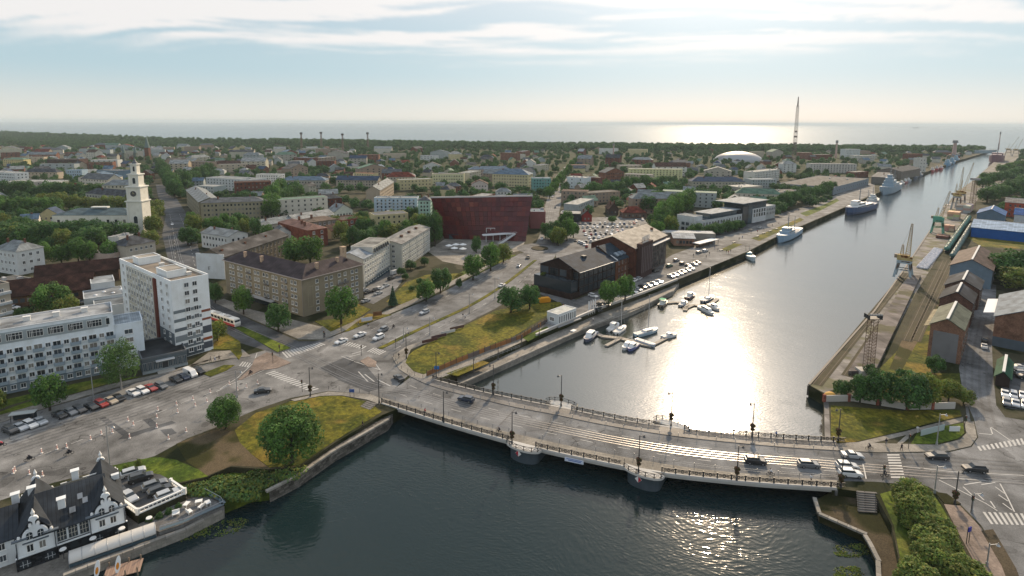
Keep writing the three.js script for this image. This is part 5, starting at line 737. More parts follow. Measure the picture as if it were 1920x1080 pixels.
// ---------- white gabled villa, lower left ----------
{
  const BASE = LV - 1.9, g = site('villa', 'white villa with scrolled gables and black slate roofs by the water', 'villa', [35, 1071], [238, 998], 0, BASE), L = (g.scale.y = 0.84, g.L), wl = wallM('#e6ebef'), sl = roofM('#3c4249', 'seam'), st = wallM('#3c4046', 'stone'), w = L * 0.345, D = 15;
  const mid_ = body(g, { x: w, z: -0.7, L: L - 2 * w, d: D - 1.4, H: 6.3, wall: wl, roof: 'none', roofM: sl });
  M('roof', gableG(L - w, D, 4.4, 0.35, 'x').translate(w / 2, 6.35, -0.2), sl, g);
  const gab = (x0, wd) => { // Dutch gable outline
    const s = new THREE.Shape(); s.moveTo(0, 0); s.lineTo(wd, 0); s.lineTo(wd, 0.4); s.lineTo(wd - 0.9, 0.5); s.quadraticCurveTo(wd - 1.1, 2.0, wd - 2.0, 2.1); s.lineTo(wd - 2.0, 2.6); s.lineTo(wd - 2.5, 2.7); s.quadraticCurveTo(wd - 2.7, 3.8, wd / 2 + 0.7, 4.0); s.lineTo(wd / 2 + 0.5, 4.5); s.quadraticCurveTo(wd / 2, 4.9, wd / 2 - 0.5, 4.5); s.lineTo(wd / 2 - 0.7, 4.0); s.quadraticCurveTo(2.7, 3.8, 2.5, 2.7); s.lineTo(2.0, 2.6); s.lineTo(2.0, 2.1); s.quadraticCurveTo(1.1, 2.0, 0.9, 0.5); s.lineTo(0, 0.4); return boxUV(new THREE.ExtrudeGeometry(s, { depth: 0.5, bevelEnabled: false }).translate(x0, 0, 0)); };
  for (const x0 of [0, L - w]) {
    const b = body(g, { x: x0, z: 0, L: w, d: D, H: 6.3, wall: wl, roof: 'none', roofM: sl }); const rf = M('roof', gableG(w, D - 0.9, 4.3, 0.2, 'z').translate(x0, 6.3, -0.45), sl, g);
    for (const z of [-0.48, -D - 0.02]) { const gb = M('scrolled_gable', gab(x0, w).translate(0, 6.28, z), wl, g); const fin = M('finial', mg([cyl(0.2, 0.32, 0.7, x0 + w / 2, 11.1, z + 0.25, 8), cyl(0.3, 0.03, 1.0, x0 + w / 2, 11.7, z + 0.25, 8), cyl(0.3, 0.2, 0.6, x0 + 2.2, 8.9, z + 0.25, 8), cyl(0.3, 0.2, 0.6, x0 + w - 2.2, 8.9, z + 0.25, 8), cyl(0.3, 0.2, 0.6, x0 + 0.5, 6.7, z + 0.25, 8), cyl(0.3, 0.2, 0.6, x0 + w - 0.5, 6.7, z + 0.25, 8)]), whiteM, gb); }
    M('ledge', mg([bx(2.2, 0.22, 0.6, x0 + 0.6, 6.75, 0.15, 0, 0, 0), bx(2.2, 0.22, 0.6, x0 + w - 0.6, 6.75, 0.15), bx(3.6, 0.16, 0.4, x0 + w / 2, 5.65, 0.12)]), matC([0.1, 0.12, 0.14]), g);
    for (const k of [-0.85, 0.85]) { const u = M('window', new THREE.ExtrudeGeometry(archG(0.85, 1.5, 0), { depth: 0.12, bevelEnabled: false }), glassM, g); u.position.set(x0 + w / 2 + k * 0.9, 7.0, 0.0); M('window_bars', mg([bx(0.06, 1.4, 0.06, 0, 0, 0.14), bx(0.8, 0.06, 0.06, 0, 0.1, 0.14)]), whiteM, u); win(g, b, 'front', w / 2 + k, 4.3, 1.0, 1.7, { mu: 1 }); }
    M('plinth', boxUV(bx(w + 0.3, 2.7, 0.35, x0 + w / 2, 1.35, 0.1)), st, g); for (const k of [-1.7, 1.7]) { const u = M('cellar_window', new THREE.ExtrudeGeometry(archG(1.6, 1.6, 0), { depth: 0.1, bevelEnabled: false }), glassM, g); u.position.set(x0 + w / 2 + k, 1.3, 0.28); M('window_bars', mg([bx(0.07, 1.4, 0.06, -0.3, 0, 0.12), bx(0.07, 1.4, 0.06, 0.3, 0, 0.12), bx(1.5, 0.07, 0.06, 0, -0.1, 0.12)]), matC([0.4, 0.42, 0.43]), u); }
  }
  const ex = body(g, { x: -11, z: -3, L: 10.9, d: 11, H: 5.8, wall: wl, roof: 'gable', rise: 3.6, roofM: sl }); wins(g, ex, 'front', 4, 2, { m: 0.8, w: 1.0, h: 1.5, dy: 2.6, y0: 1.9 });
  M('plinth', boxUV(bx(L - 2 * w - 0.3, 2.7, 0.3, L / 2, 1.35, -0.62)), st, g); M('plinth', boxUV(bx(0.3, 2.7, D, L + 0.06, 1.35, -D / 2 - 0.1)), st, g); M('plinth', boxUV(bx(0.3, 2.7, D, -0.06, 1.35, -D / 2 - 0.1)), st, g); M('string_course', bx(L + 0.5, 0.22, 0.3, L / 2, 2.8, 0.06), wl, g); M('gutter', bx(L - 2 * w, 0.2, 0.3, L / 2, 6.2, -0.5), matC([0.08, 0.09, 0.1]), g);
  for (let i = 0; i < 3; i++) { const x = w + (L - 2 * w) * (i + 0.5) / 3, u = M('arched_window', new THREE.ExtrudeGeometry(archG(1.3, 2.9, 0), { depth: 0.1, bevelEnabled: false }), glassM, g); u.position.set(x, 4.5, -0.68); M('window_bars', mg([bx(0.07, 2.6, 0.08, -0.22, 0, 0.12), bx(0.07, 2.6, 0.08, 0.22, 0, 0.12), bx(1.2, 0.07, 0.08, 0, -0.4, 0.12), bx(1.2, 0.07, 0.08, 0, 0.6, 0.12)]), matC([0.5, 0.48, 0.42]), u); const cw = M('cellar_window', new THREE.ExtrudeGeometry(archG(1.2, 1.4, 0), { depth: 0.1, bevelEnabled: false }), glassM, g); cw.position.set(x, 1.3, -0.46); }
  for (const x of [w - 0.1, L - w + 0.1, 0.1, L - 0.1]) M('drainpipe', bx(0.14, 6, 0.14, x, 3.2, 0.18), matC([0.06, 0.07, 0.08]), g);
  for (const [x, y, z] of [[w + 1.2, 10, -2.5], [L * 0.56, 11, -10], [w * 0.4, 9.4, -11], [-0.2, 9, -11]]) { const c = M('chimney', mg([bx(1.1, 2.2, 0.9, 0, 0.4, 0), bx(1.4, 0.15, 1.2, 0, 1.5, 0)]), wl, g); c.position.set(x, y, z); }
  for (const [x, y, z] of [[w + 2.6, 8.2, -2.2], [L - w - 2.2, 8.2, -2.2], [w + 4.6, 8.9, -3.2], [L - w - 1, 9.6, -4.1]]) { const k = M('roof_window', bx(0.8, 0.16, 1.2, 0, 0, 0, 0, 0, 0.6), matC([0.2, 0.22, 0.24], 0.25), g); k.position.set(x, y, z); }
  for (const [x, r] of [[w + 3, 5], [w + 2, 3.5]]) { const k = M('snow_guard', bx(r, 0.25, 0.2), whiteM, g); k.position.set(x + r / 2 - 1, 9.3, -11.3); }
  for (const x0 of [w * 0.5, L - w * 0.5]) { const k = M('dormer', mg([bx(1.3, 1.2, 0.8, 0, 0, 0)]), wl, g); k.position.set(x0 + 2, 8.6, -9); }
}
// ---------- wharf sheds ----------
function shed(label, a, b, H, d, rise, wall, rc, o = {}) { // gable ends stand square to the canal
  const g = site(o.name || 'wharf_shed', label, 'shed', a, b, H), A = g.position; g.L = 2; while (PU(A.x + 0.738 * g.L, LV + H, A.z + 0.675 * g.L) < b[0] && g.L < 60) g.L += 0.25; g.rotation.y = atan2(-0.675, 0.738); const bd = body(g, { L: g.L, d, H, wall, roof: o.roof || 'gablez', rise, roofM: rc, oh: 0.45, gableM: o.gm }); M('roof_ridge', o.roof === 'gable' ? bx(g.L + 0.9, 0.25, 0.7, g.L / 2, H + rise + 0.25, -d / 2) : bx(0.7, 0.25, d + 0.9, g.L / 2, H + rise + 0.25, -d / 2), matC([0.55, 0.55, 0.53]), g); if (o.win) wins(g, bd, o.face || 'right', o.win, o.rows || 2, { m: 2, w: 1.3, h: 1.6, dy: 3.6, y0: 2.4, frame: matC([0.2, 0.18, 0.16]) }); return g; }
{
  const br = wallM('#8d7263', 'brick');
  const s1 = shed('nearest narrow brick wharf shed with greenish tin roof', [1745, 607], [1806, 611], 11.5, 24, 2.6, br, roofM('#6f7363', 'seam'), { win: 5 }); M('grey_render', boxUV(bx(6.6, 9.6, 0.1, s1.L * 0.5, 4.8, 0.03)), wallM('#77777a'), s1); M('lean_to_roof', boxUV(bx(2.2, 0.2, 23, -0.8, 10.6, -12, 0, 0.35)), roofM('#94896c', 'seam'), s1);
  shed('dark felt-roofed wharf shed behind the narrow one', [1762, 559], [1822, 561], 9.5, 17, 3.4, wallM('#6d5750', 'brick'), roofM('#4d5056', 'felt'), { win: 4 });
  shed('grey felt-roofed wharf shed in the middle of the row', [1772, 534], [1836, 537], 8.6, 20, 3.2, wallM('#6b5b55', 'brick'), roofM('#565a61', 'felt'), { win: 4 });
  shed('large wharf shed with rusty sheet roof and blue-grey gable', [1782, 497], [1860, 503], 9, 42, 4, wallM('#6d8090'), roofM('#66564f', 'seam'), { win: 5 });
  const s5 = shed('big brick shed with grey roof at the right edge', [1866, 593], [1990, 603], 10.5, 34, 4, br, roofM('#7f8b95', 'seam')); M('white_lean_to', boxUV(bx(4, 0.3, 22, -1.6, 9.2, -20, 0, 0.2)), matC([0.62, 0.64, 0.66]), s5); M('blue_base', boxUV(bx(30, 3.4, 0.2, 15, 1.7, 0.06)), wallM('#5a6570'), s5);
  shed('long blue warehouse hall with pale blue roof', [1822, 426], [2000, 440], 6.6, 34, 3.4, wallM('#1c559c'), roofM('#a9bfd6', 'seam'), { roof: 'gable', name: 'warehouse_hall' });
  shed('blue-roofed hall with white ridge behind the long blue one', [1832, 400], [1884, 405], 7, 30, 4, wallM('#64788a'), roofM('#3f6ea3', 'seam'), { name: 'warehouse_hall' });
  shed('small blue-roofed hall at the right edge', [1902, 402], [1985, 409], 6, 20, 4, wallM('#c9cdd0'), roofM('#3a69a8', 'seam'), { roof: 'gable', name: 'warehouse_hall' });
  const bb = shed('red brick factory block behind the blue halls', [1885, 379], [2010, 386], 12, 20, 2.6, wallM('#b05c48', 'brick'), roofM('#8b8784', 'seam'), { roof: 'gable', name: 'brick_factory', face: 'front', win: 12, rows: 3 });
  const gs = shed('small dark shed with green tin roof beside the car park', [1867, 704], [1894, 708], 3, 16, 1.6, wallM('#3d3330'), roofM('#2f5a43', 'seam'), { name: 'green_shed' });
}
// ---------- the old town and the far shore ----------
const RF = { grey: roofM('#6c7073', 'seam'), slate: roofM('#5c6066', 'roof'), red: roofM('#8f4a3c', 'roof'), brown: roofM('#6e5248', 'roof'), pale: roofM('#8f9596', 'seam'), blue: roofM('#697f92', 'seam'), dblue: roofM('#47586f', 'seam'), green: roofM('#6d8a78', 'seam'), felt: roofM('#7a7a78', 'felt'), white: roofM('#a9aba8', 'seam') };
const marks = [[-150, -390, 'church tower'], [40, -400, 'red concert hall'], [330, -1150, 'domed arena']], nearest = (x, z) => marks.reduce((a, m) => (hypot(m[0] - x, m[1] - z) < hypot(a[0] - x, a[1] - z) ? m : a))[2];
// label, front eaves from pixel a to pixel b, height, depth, roof, rise, roofing, wall colour
function house(l, a, b, H, d, roof, rise, rc, wc, o = {}) {
  const g = site(o.name || 'town_house', l, 'building', a, b, H); marks.push([g.position.x, g.position.z, l.split(/ (?:with|beside|behind|between|at|among|left|right|near|before|beyond|below|along|of the|in the|by|on|joined|cut|to|from)(?: |$)/)[0]]); const bd = body(g, { L: g.L, d, H, wall: wallM(wc, o.brick ? 'brick' : 'plaster'), roof, rise, roofM: RF[rc], oh: 0.5, par: 0.4 });
  const dist = -g.position.z, rows = o.rows ?? max(1, floor((H - 0.8) / 3.05)), far = { far: dist > 330, w: 1.35, h: 1.6, dy: (H - 0.6) / rows, y0: (H - 0.6) / rows * 0.55, sill: 1 };
  if (!o.blank) wins(g, bd, 'front', o.cols ?? min(16, max(2, Math.round(g.L / 3.4))), rows, far);
  const side = G(960, 400)[0] > g.position.x ? 'right' : 'left'; if (!o.blank && d > 6 && dist < 700) wins(g, bd, side, max(1, min(5, floor(d / 4))), rows, far);
  if (roof !== 'flat') for (let i = 0; i < (o.ch ?? 2); i++) chimney(g, g.L * (0.25 + 0.5 * i), H + rise * 0.55, -d * (0.35 + 0.2 * i), 1.5 + rise * 0.3, 0.9); else roofBits(g, bd, 3, floor(abs(a[0]) * 7 + a[1]));
  if (o.bal) for (let r = 1; r < rows; r++) for (let i = 0; i < o.bal; i++) { const k = M('balcony', bx(2.6, 1, 1, 0, 0, 0.5), matC([0.45, 0.48, 0.5]), g); k.position.set(g.L * (i + 0.5) / o.bal, far.y0 + r * far.dy - 0.9, 0); }
  return g;
}
[
  ['beige four-storey block with pale metal roof at the street bend', [376, 381], [496, 377], 14.6, 15, 'hip', 3, 'grey', '#95907c', { cols: 16, rows: 4 }],
  ['side wing of the beige block along the street', [349, 356], [373, 379], 14.4, 15, 'gable', 3, 'pale', '#8b8673', { cols: 10, rows: 4 }],
  ['white modern block with a row of small square windows', [386, 333], [470, 338], 13, 22, 'flat', 0, 'pale', '#c6cacb', { cols: 14, rows: 4 }],
  ['white painted house with chimneys before the beige block', [377, 436], [428, 444], 9, 13, 'gable', 2.5, 'pale', '#cdcfce'],
  ['grey-roofed house beside the church street', [236, 462], [291, 452], 9, 14, 'hip', 4, 'slate', '#b9b2a6'],
  ['small white house with flat roof below the church', [223, 446], [250, 440], 6, 8, 'flat', 0, 'pale', '#d2d3d0'],
  ['low pinkish house with pale roofs before the church', [206, 478], [270, 462], 5, 16, 'flat', 0, 'white', '#b9a79c'],
  ['grey mansard apartment house behind the church', [160, 362], [250, 370], 12, 14, 'hip', 4.5, 'slate', '#a5a6a3', { rows: 3 }],
  ['white cubic house among the trees by the park', [27, 434], [90, 430], 8, 16, 'flat', 0, 'grey', '#b8bcbb'],
  ['blue house with a red tiled roof by the park', [33, 388], [80, 388], 7, 14, 'gable', 5, 'red', '#8ba3b4'],
  ['long white market hall behind the park', [8, 341], [106, 342], 6, 24, 'flat', 0, 'white', '#cdcdc8'],
  ['white apartment block at the far left edge', [-20, 322], [28, 325], 14, 14, 'flat', 0, 'white', '#cfd3d3', { rows: 4 }],
  ['yellow classical house with green roof at the left', [5, 299], [44, 299], 11, 16, 'hip', 3, 'green', '#c9bd8b'],
  ['dark brown flat-roofed school block', [88, 299], [149, 299], 12, 22, 'flat', 0, 'felt', '#54403a'],
  ['blue-grey glazed office slab near the church tower', [181, 319], [222, 321], 15, 18, 'flat', 0, 'grey', '#6f8597'],
  ['black-fronted extension of the blue-grey office', [223, 323], [250, 323], 12, 16, 'flat', 0, 'felt', '#2e3338', { blank: 1 }],
  ['pale blue apartment house near the office slab', [124, 319], [153, 319], 12, 12, 'flat', 0, 'blue', '#9db2c2'],
  ['cream house with steep roof at the left edge', [-12, 466], [30, 472], 12, 12, 'hip', 4, 'pale', '#cfd3d4'],
  ['tall beige apartment wall with balconies cut by the left edge', [-50, 545], [17, 531], 16, 12, 'flat', 0, 'felt', '#b3ab9f', { bal: 4 }],
  ['grey flat-roofed garage in the courtyard', [12, 532], [58, 522], 4, 12, 'flat', 0, 'felt', '#a8a59e', { blank: 1 }],
  ['white five-storey block with flat roof behind the green trees', [480, 327], [522, 328], 14, 13, 'flat', 0, 'pale', '#c5c8c8', { rows: 5 }],
  ['long low house with light blue metal roof', [525, 338], [610, 338], 9, 16, 'hip', 4, 'blue', '#a3a29a'],
  ['long dark-roofed house beside the light blue one', [630, 337], [708, 338], 10, 14, 'gable', 4, 'dblue', '#a79f92'],
  ['beige gabled apartment house with shiny roof', [712, 357], [738, 341], 13, 13, 'gable', 4, 'pale', '#a69a8a', { rows: 4 }],
  ['dark brick house with grey roof behind the white yard roofs', [590, 374], [641, 371], 9, 15, 'hip', 3.5, 'slate', '#6c473e', { brick: 1 }],
  ['low white house with pale metal roof in the yard', [553, 414], [626, 402], 6, 12, 'gable', 3.5, 'white', '#cfd0cb'],
  ['white gabled house behind the low white one', [628, 397], [661, 393], 6, 12, 'gablez', 5, 'pale', '#cdd2c6'],
  ['grey-roofed yard house left of the white roofs', [490, 423], [548, 414], 6, 12, 'gable', 3, 'pale', '#b0aca2'],
  ['pale blue panel block with balconies left of the red hall', [701, 372], [782, 372], 14, 12, 'flat', 0, 'pale', '#a9bccb', { rows: 5, bal: 4 }],
  ['mint green house between the panel block and the red hall', [784, 376], [807, 376], 15, 13, 'hip', 3, 'grey', '#a3c4b8', { rows: 5 }],
  ['cream neo-classical house with tall windows', [810, 327], [870, 327], 12, 18, 'flat', 0, 'felt', '#c6c6a2', { rows: 3 }],
  ['large cream apartment house with blue-grey mansard roof', [923, 326], [991, 328], 15, 22, 'hip', 6, 'blue', '#c0b795', { rows: 4 }],
  ['long house with blue roof behind the cream ones', [880, 318], [958, 317], 9, 16, 'hip', 4, 'blue', '#a99a90'],
  ['white villa with pink gable beside the cream house', [884, 345], [915, 345], 9, 14, 'gablez', 4, 'brown', '#c8bdb8'],
  ['teal-glazed house at the corner of the sunlit street', [998, 335], [1033, 335], 14, 16, 'flat', 0, 'blue', '#6d9a96', { rows: 4 }],
  ['white house with blank side wall beyond the street', [1063, 332], [1098, 334], 13, 16, 'flat', 0, 'white', '#ccd3d8', { rows: 3, cols: 2 }],
  ['dark red house joined to the white one', [1099, 333], [1124, 334], 12, 14, 'flat', 0, 'felt', '#6e4742'],
  ['long pale yellow five-storey block among trees', [1180, 317], [1280, 318], 14, 13, 'flat', 0, 'pale', '#c9cb9d', { rows: 5, cols: 16 }],
  ['school with long blue hipped roof', [1297, 340], [1398, 341], 8, 18, 'hip', 5, 'dblue', '#a5a496', { rows: 2 }],
  ['white six-storey block with dark balconies', [1414, 323], [1462, 318], 15, 14, 'flat', 0, 'pale', '#c8c8c2', { rows: 5, bal: 3 }],
  ['low house with dark red hipped roof behind the car park', [1168, 399], [1213, 399], 4.5, 13, 'hip', 4.5, 'red', '#6d5a50'],
  ['yellow house with orange tiled gable roof', [1180, 376], [1199, 376], 6, 12, 'gablez', 4.5, 'red', '#b3ab7c'],
  ['green wooden house with red roof beside the yellow one', [1206, 377], [1225, 377], 6, 12, 'gable', 4, 'red', '#7d8d80'],
  ['dark timber house with steep roof at the back of the lot', [1142, 392], [1160, 392], 5, 16, 'gablez', 5, 'brown', '#4f4640'],
  ['black glazed bar with white flat roof by the street', [1050, 401], [1089, 402], 6.5, 16, 'flat', 0, 'white', '#35383b'],
  ['red timber house behind the black bar', [1091, 404], [1110, 404], 5, 12, 'gablez', 3.5, 'slate', '#8e3b37'],
  ['bluish shop with flat roof right of the red hall', [994, 398], [1023, 398], 12, 18, 'flat', 0, 'blue', '#8a5a5a', { blank: 1 }],
  ['long grey warehouse with a ribbed roof on the quay', [1563, 352], [1629, 335], 8, 58, 'flat', 0, 'felt', '#7d8892', { rows: 1 }],
  ['low grey depot behind the modern office', [1440, 362], [1518, 360], 6, 26, 'flat', 0, 'felt', '#8c8d84', { rows: 1 }],
  ['long low depot left of the modern office', [1390, 352], [1430, 349], 7, 22, 'flat', 0, 'white', '#a8a69e', { rows: 1 }],
  ['row of pale five-storey flats behind the harbour trees', [1518, 307], [1607, 308], 14, 13, 'flat', 0, 'pale', '#bcbab4', { rows: 5, cols: 16 }],
  ['white tower of flats near the harbour mouth', [1585, 280], [1613, 280], 22, 16, 'flat', 0, 'pale', '#c3cacb', { rows: 6 }],
  ['wide white office near the tower of flats', [1602, 292], [1640, 292], 12, 16, 'flat', 0, 'white', '#c2bfb6', { rows: 3 }],
  ['gabled boathouse beside the grey naval ship', [1661, 333], [1682, 327], 9, 16, 'gablez', 4, 'grey', '#6c6a66'],
  ['large dark shed beyond the boathouse', [1690, 322], [1726, 316], 11, 30, 'gable', 4, 'slate', '#77716a', { blank: 1 }],
  ['white silo house on the quay', [1724, 297], [1738, 297], 22, 12, 'flat', 0, 'pale', '#c3c2bd', { cols: 2, rows: 4 }],
  ['brown factory on the harbour point', [1756, 276], [1816, 276], 14, 30, 'flat', 0, 'felt', '#7f6c62', { rows: 2 }],
  ['blue shed on the harbour point', [1828, 282], [1868, 282], 8, 40, 'flat', 0, 'blue', '#8ea0ac', { blank: 1 }],
].forEach((a) => house(...a));
// domed arena
{ const p = G(1384, 303), g = thing('domed_arena', 'white domed sports arena behind the trees', 'arena', p[0], LV, p[1]); const r = 45 * SC(p[1]); const d = M('dome', new THREE.SphereGeometry(1, 40, 14, 0, 2 * PI, 0, PI / 2), SM([0.5, 0.52, 0.54], { roughness: 0.5, map: T.seam }), g); d.scale.set(r, 19 * SC(p[1]), r * 0.8); M('ring_wall', cyl(1, 1, 1, 0, 0, 0, 40), matC([0.4, 0.42, 0.45]), g).scale.set(r * 1.01, 5, r * 0.81); foot.push([p[0], p[1], r]); }
// church spires
for (const [u, v, t, l, c] of [[278, 300, 254, 'slim brick church tower with a pointed spire', '#7b5a4e'], [233, 302, 271, 'left of two small green church spires', '#6b7d78'], [255, 302, 271, 'right of two small green church spires', '#6b7d78']]) { const p = G(u, v), s = SC(p[1]), H = (v - t) * s, g = thing('church_spire', l, 'spire', p[0], LV, p[1]); M('tower', boxUV(bx(H * 0.16, H * 0.5, H * 0.16, 0, H * 0.25, 0)), wallM(c, 'brick'), g); M('spire', new THREE.ConeGeometry(H * 0.1, H * 0.5, 8).translate(0, H * 0.75, 0), matC([0.12, 0.17, 0.16]), g); foot.push([p[0], p[1], 14]); }
// ---- filling: houses and trees between the landmarks ----
const roadsPx = [[[322, 500], [318, 440], [318, 400], [305, 360], [298, 340]], [[1030, 440], [1035, 390], [1045, 345], [1060, 315], [1075, 297]], [[1012, 466], [900, 520], [700, 630]], [[1085, 560], [1260, 490], [1450, 430], [1640, 350]]].map((l) => PX(l));
const segd = (p, a, b) => { const dx = b[0] - a[0], dz = b[1] - a[1], t = max(0, min(1, ((p[0] - a[0]) * dx + (p[1] - a[1]) * dz) / (dx * dx + dz * dz))); return hypot(p[0] - a[0] - dx * t, p[1] - a[1] - dz * t); };
const lined = (p, l) => { let m = 1e9; for (let i = 0; i + 1 < l.length; i++) m = min(m, segd(p, l[i], l[i + 1])); return m; };
const openPx = [[[1045, 458], [1080, 410], [1225, 402], [1225, 450], [1100, 510]], [[800, 475], [835, 445], [990, 455], [980, 480], [860, 520]]].map((l) => PX(l));
const inside = (p, l) => { let c = false; for (let i = 0, j = l.length - 1; i < l.length; j = i++) if ((l[i][1] > p[1]) !== (l[j][1] > p[1]) && p[0] < (l[j][0] - l[i][0]) * (p[1] - l[i][1]) / (l[j][1] - l[i][1]) + l[i][0]) c = !c; return c; };
const quayX = (z, l) => { for (let i = 0; i + 1 < l.length; i++) if ((l[i][1] - z) * (l[i + 1][1] - z) <= 0) return l[i][0] + (l[i + 1][0] - l[i][0]) * (z - l[i][1]) / (l[i + 1][1] - l[i][1] || 1); return 1e9; };
const coastZ = (x) => { const c = [[1500, -1790], [925, -1850], [0, -1950], [-1190, -2300], [-3380, -3800], [-6000, -4900]]; for (let i = 0; i + 1 < c.length; i++) if (x <= c[i][0] && x >= c[i + 1][0]) return c[i][1] + (c[i + 1][1] - c[i][1]) * (x - c[i][0]) / (c[i + 1][0] - c[i][0]); return -1800; };
const free = (x, z, r) => foot.every((f) => hypot(f[0] - x, f[1] - z) > f[2] * 0.85 + r) && roadsPx.every((l) => lined([x, z], l) > r + 5) && !openPx.some((l) => inside([x, z], l)) && x < quayX(z, leftQuay) - 14 - r;
const rf = rng(2024), pick = (a) => a[floor(rf() * a.length)], farTrees = [], trees1 = [], nearTrees = [];
let nh = 0;
const wallsC = ['#c7c3b8', '#b5aa98', '#a8a59c', '#c3b992', '#8d6a5c', '#9fa8aa', '#c9ccca', '#97887a', '#b9b5a4', '#7a5348'], roofsC = ['grey', 'slate', 'red', 'brown', 'pale', 'blue', 'felt', 'white', 'grey', 'pale', 'dblue', 'green'];
const colName = { '#c7c3b8': 'cream', '#b5aa98': 'beige', '#a8a59c': 'grey', '#c3b992': 'yellow', '#8d6a5c': 'brick', '#9fa8aa': 'blue-grey', '#c9ccca': 'white', '#97887a': 'brown', '#b9b5a4': 'sand-coloured', '#7a5348': 'dark brick' };
for (let z = -330; z > -1980; z -= 26 + (-z - 330) * 0.026) {
  const st = 25 + (-z - 330) * 0.024;
  for (let x = z * 0.98 - 60; x < -z * 0.86; x += st) {
    const px = x + (rf() - 0.5) * st * 0.7, pz = z + (rf() - 0.5) * 18, n = fbm(px / 150 + 50, pz / 150 + 50, 999, 3, 7), wood = ss(-1000, -1750, pz + (px < -300 ? 250 : 0)) * 0.25;
    if (pz < coastZ(px) + 190 || px > quayX(pz, leftQuay) - 20) continue;
    if (pz > -330) continue;
    const isHouse = n + (rf() - 0.5) * 0.5 > 0.455 + wood;
    if (isHouse && free(px, pz, 11) && nh < 470) {
      nh++; const big = rf() < 0.3, L = big ? 22 + rf() * 26 : 10 + rf() * 9, d = big ? 12 + rf() * 4 : 8 + rf() * 5, H = big ? 8 + rf() * 7 : 4 + rf() * 4, wc = pick(wallsC), rc = pick(roofsC), ro = big && rf() < 0.45 ? 'flat' : pick(['gable', 'gablez', 'hip', 'gable']), th = pick([0.15, 0.15, -0.35, 0.5, 1.2]) + (rf() - 0.5) * 0.2;
      const hs = `${big ? 'large' : 'small'} ${colName[wc]} ${ro === 'flat' ? 'flat-roofed block' : 'house with ' + ({ felt: 'dark', dblue: 'dark-blue' }[rc] || rc) + ' roof'} near the ${nearest(px, pz)}`, hl = `${nth(hs)} ${hs}`;
      const g = thing(big ? 'apartment_house' : 'small_house', hl, 'building', px, LV, pz, th, `${big ? 'large' : 'small'} houses of the far town`);
      const b = body(g, { x: -L / 2, z: d / 2, L, d, H, wall: wallM(wc, wc === '#8d6a5c' || wc === '#7a5348' ? 'brick' : 'plaster'), roof: ro, rise: min(5.5, (ro === 'gablez' ? L : min(L, d)) * 0.35), roofM: RF[rc], oh: 0.4, par: 0.4 });
      const rows = max(1, floor(H / 3)), cols = max(2, min(9, floor(L / 3.6))); if (pz > -760) wins(g, b, 'front', cols, rows, { far: 1, w: 1.3, h: 1.6, dy: H / rows, y0: H / rows * 0.55 }); else if (pz > -1150 && big) for (let r = 0; r < rows; r++) { for (let c = 0; c < cols; c += 2) win(g, b, 'front', (c + 1) * L / (cols + 1), H / rows * (r + 0.55), 2.2, 1.5, { far: 1 }); }
      if (ro !== 'flat') chimney(g, L * 0.1, H + 1.5, 0, 2.4, 1); foot.push([px, pz, max(L, d) * 0.55]);
    } else if (free(px, pz, 4)) (pz > -1000 ? nearTrees : farTrees).push([px, pz]);
    const extra = pz > -700 ? 5 : pz > -900 ? 3 : 2 + floor(ss(-1100, -1700, pz) * 4); for (let k = 0; k < extra; k++) { const qx = px + (rf() - 0.5) * st, qz = pz + (rf() - 0.5) * 30; if (rf() < 0.9 + wood && free(qx, qz, 4) && qz > coastZ(qx) + 190) (qz > -1000 ? nearTrees : farTrees).push([qx, qz]); }
  }
}
// park trees, street rows and other trees one can tell apart
const rowT = (n, a, b, h, w, key, label0, group) => { for (let i = 0; i < n; i++) { const p = G(a[0] + (b[0] - a[0]) * i / max(1, n - 1), a[1] + (b[1] - a[1]) * i / max(1, n - 1)), label = `${label0}, ${ORD[i]} from the ${abs(b[0] - a[0]) > abs(b[1] - a[1]) ? 'left' : 'near'} end`; treeAt(p[0] + (rf() - 0.5) * 3, p[1] + (rf() - 0.5) * 3, LV, h * (0.85 + 0.3 * rf()), w * (0.85 + 0.3 * rf()), key, label, group); } };
rowT(6, [55, 502], [205, 490], 13, 11, 'street', 'round clipped tree in the row before the long brown roofs', 'clipped tree row');
rowT(8, [5, 470], [190, 455], 14, 14, 'dark', 'dark tree in the gardens below the church', 'garden trees below the church');
rowT(7, [0, 410], [110, 405], 16, 17, 'street', 'leafy tree in the park left of the church', 'park trees left of the church');
rowT(6, [520, 392], [560, 372], 18, 17, 'dark', 'dark tree behind the yard roofs', 'trees behind the yard roofs');
rowT(9, [20, 452], [236, 447], 13, 14, 'dark', 'dark park tree in front of the church nave', 'park trees by the church');
rowT(8, [90, 396], [245, 398], 15, 15, 'gold', 'autumn-tinged tree behind the church nave', 'trees behind the nave');
rowT(9, [10, 376], [190, 372], 18, 18, 'dark', 'tall dark park tree behind the church', 'tall park trees');
rowT(4, [284, 440], [296, 408], 16, 14, 'gold', 'yellow-green tree at the foot of the church tower', 'trees at the church tower');
rowT(12, [330, 372], [300, 318], 20, 17, 'dark', 'dark avenue tree on the town square', 'avenue trees on the square');
rowT(8, [352, 352], [395, 322], 18, 16, 'dark', 'dark tree behind the square avenue', 'trees behind the avenue');
rowT(7, [505, 412], [530, 372], 20, 18, 'street', 'tall tree beside the beige block', 'trees beside the beige block');
rowT(6, [735, 420], [790, 408], 11, 7, 'street', 'slim tree in the row before the pale blue panel block', 'slim tree row');
rowT(8, [1235, 428], [1290, 388], 18, 17, 'street', 'leafy tree beside the modern office', 'trees left of the office');
rowT(6, [1210, 400], [1265, 365], 17, 16, 'dark', 'dark tree between the wooden houses and the office', 'trees among the wooden houses');
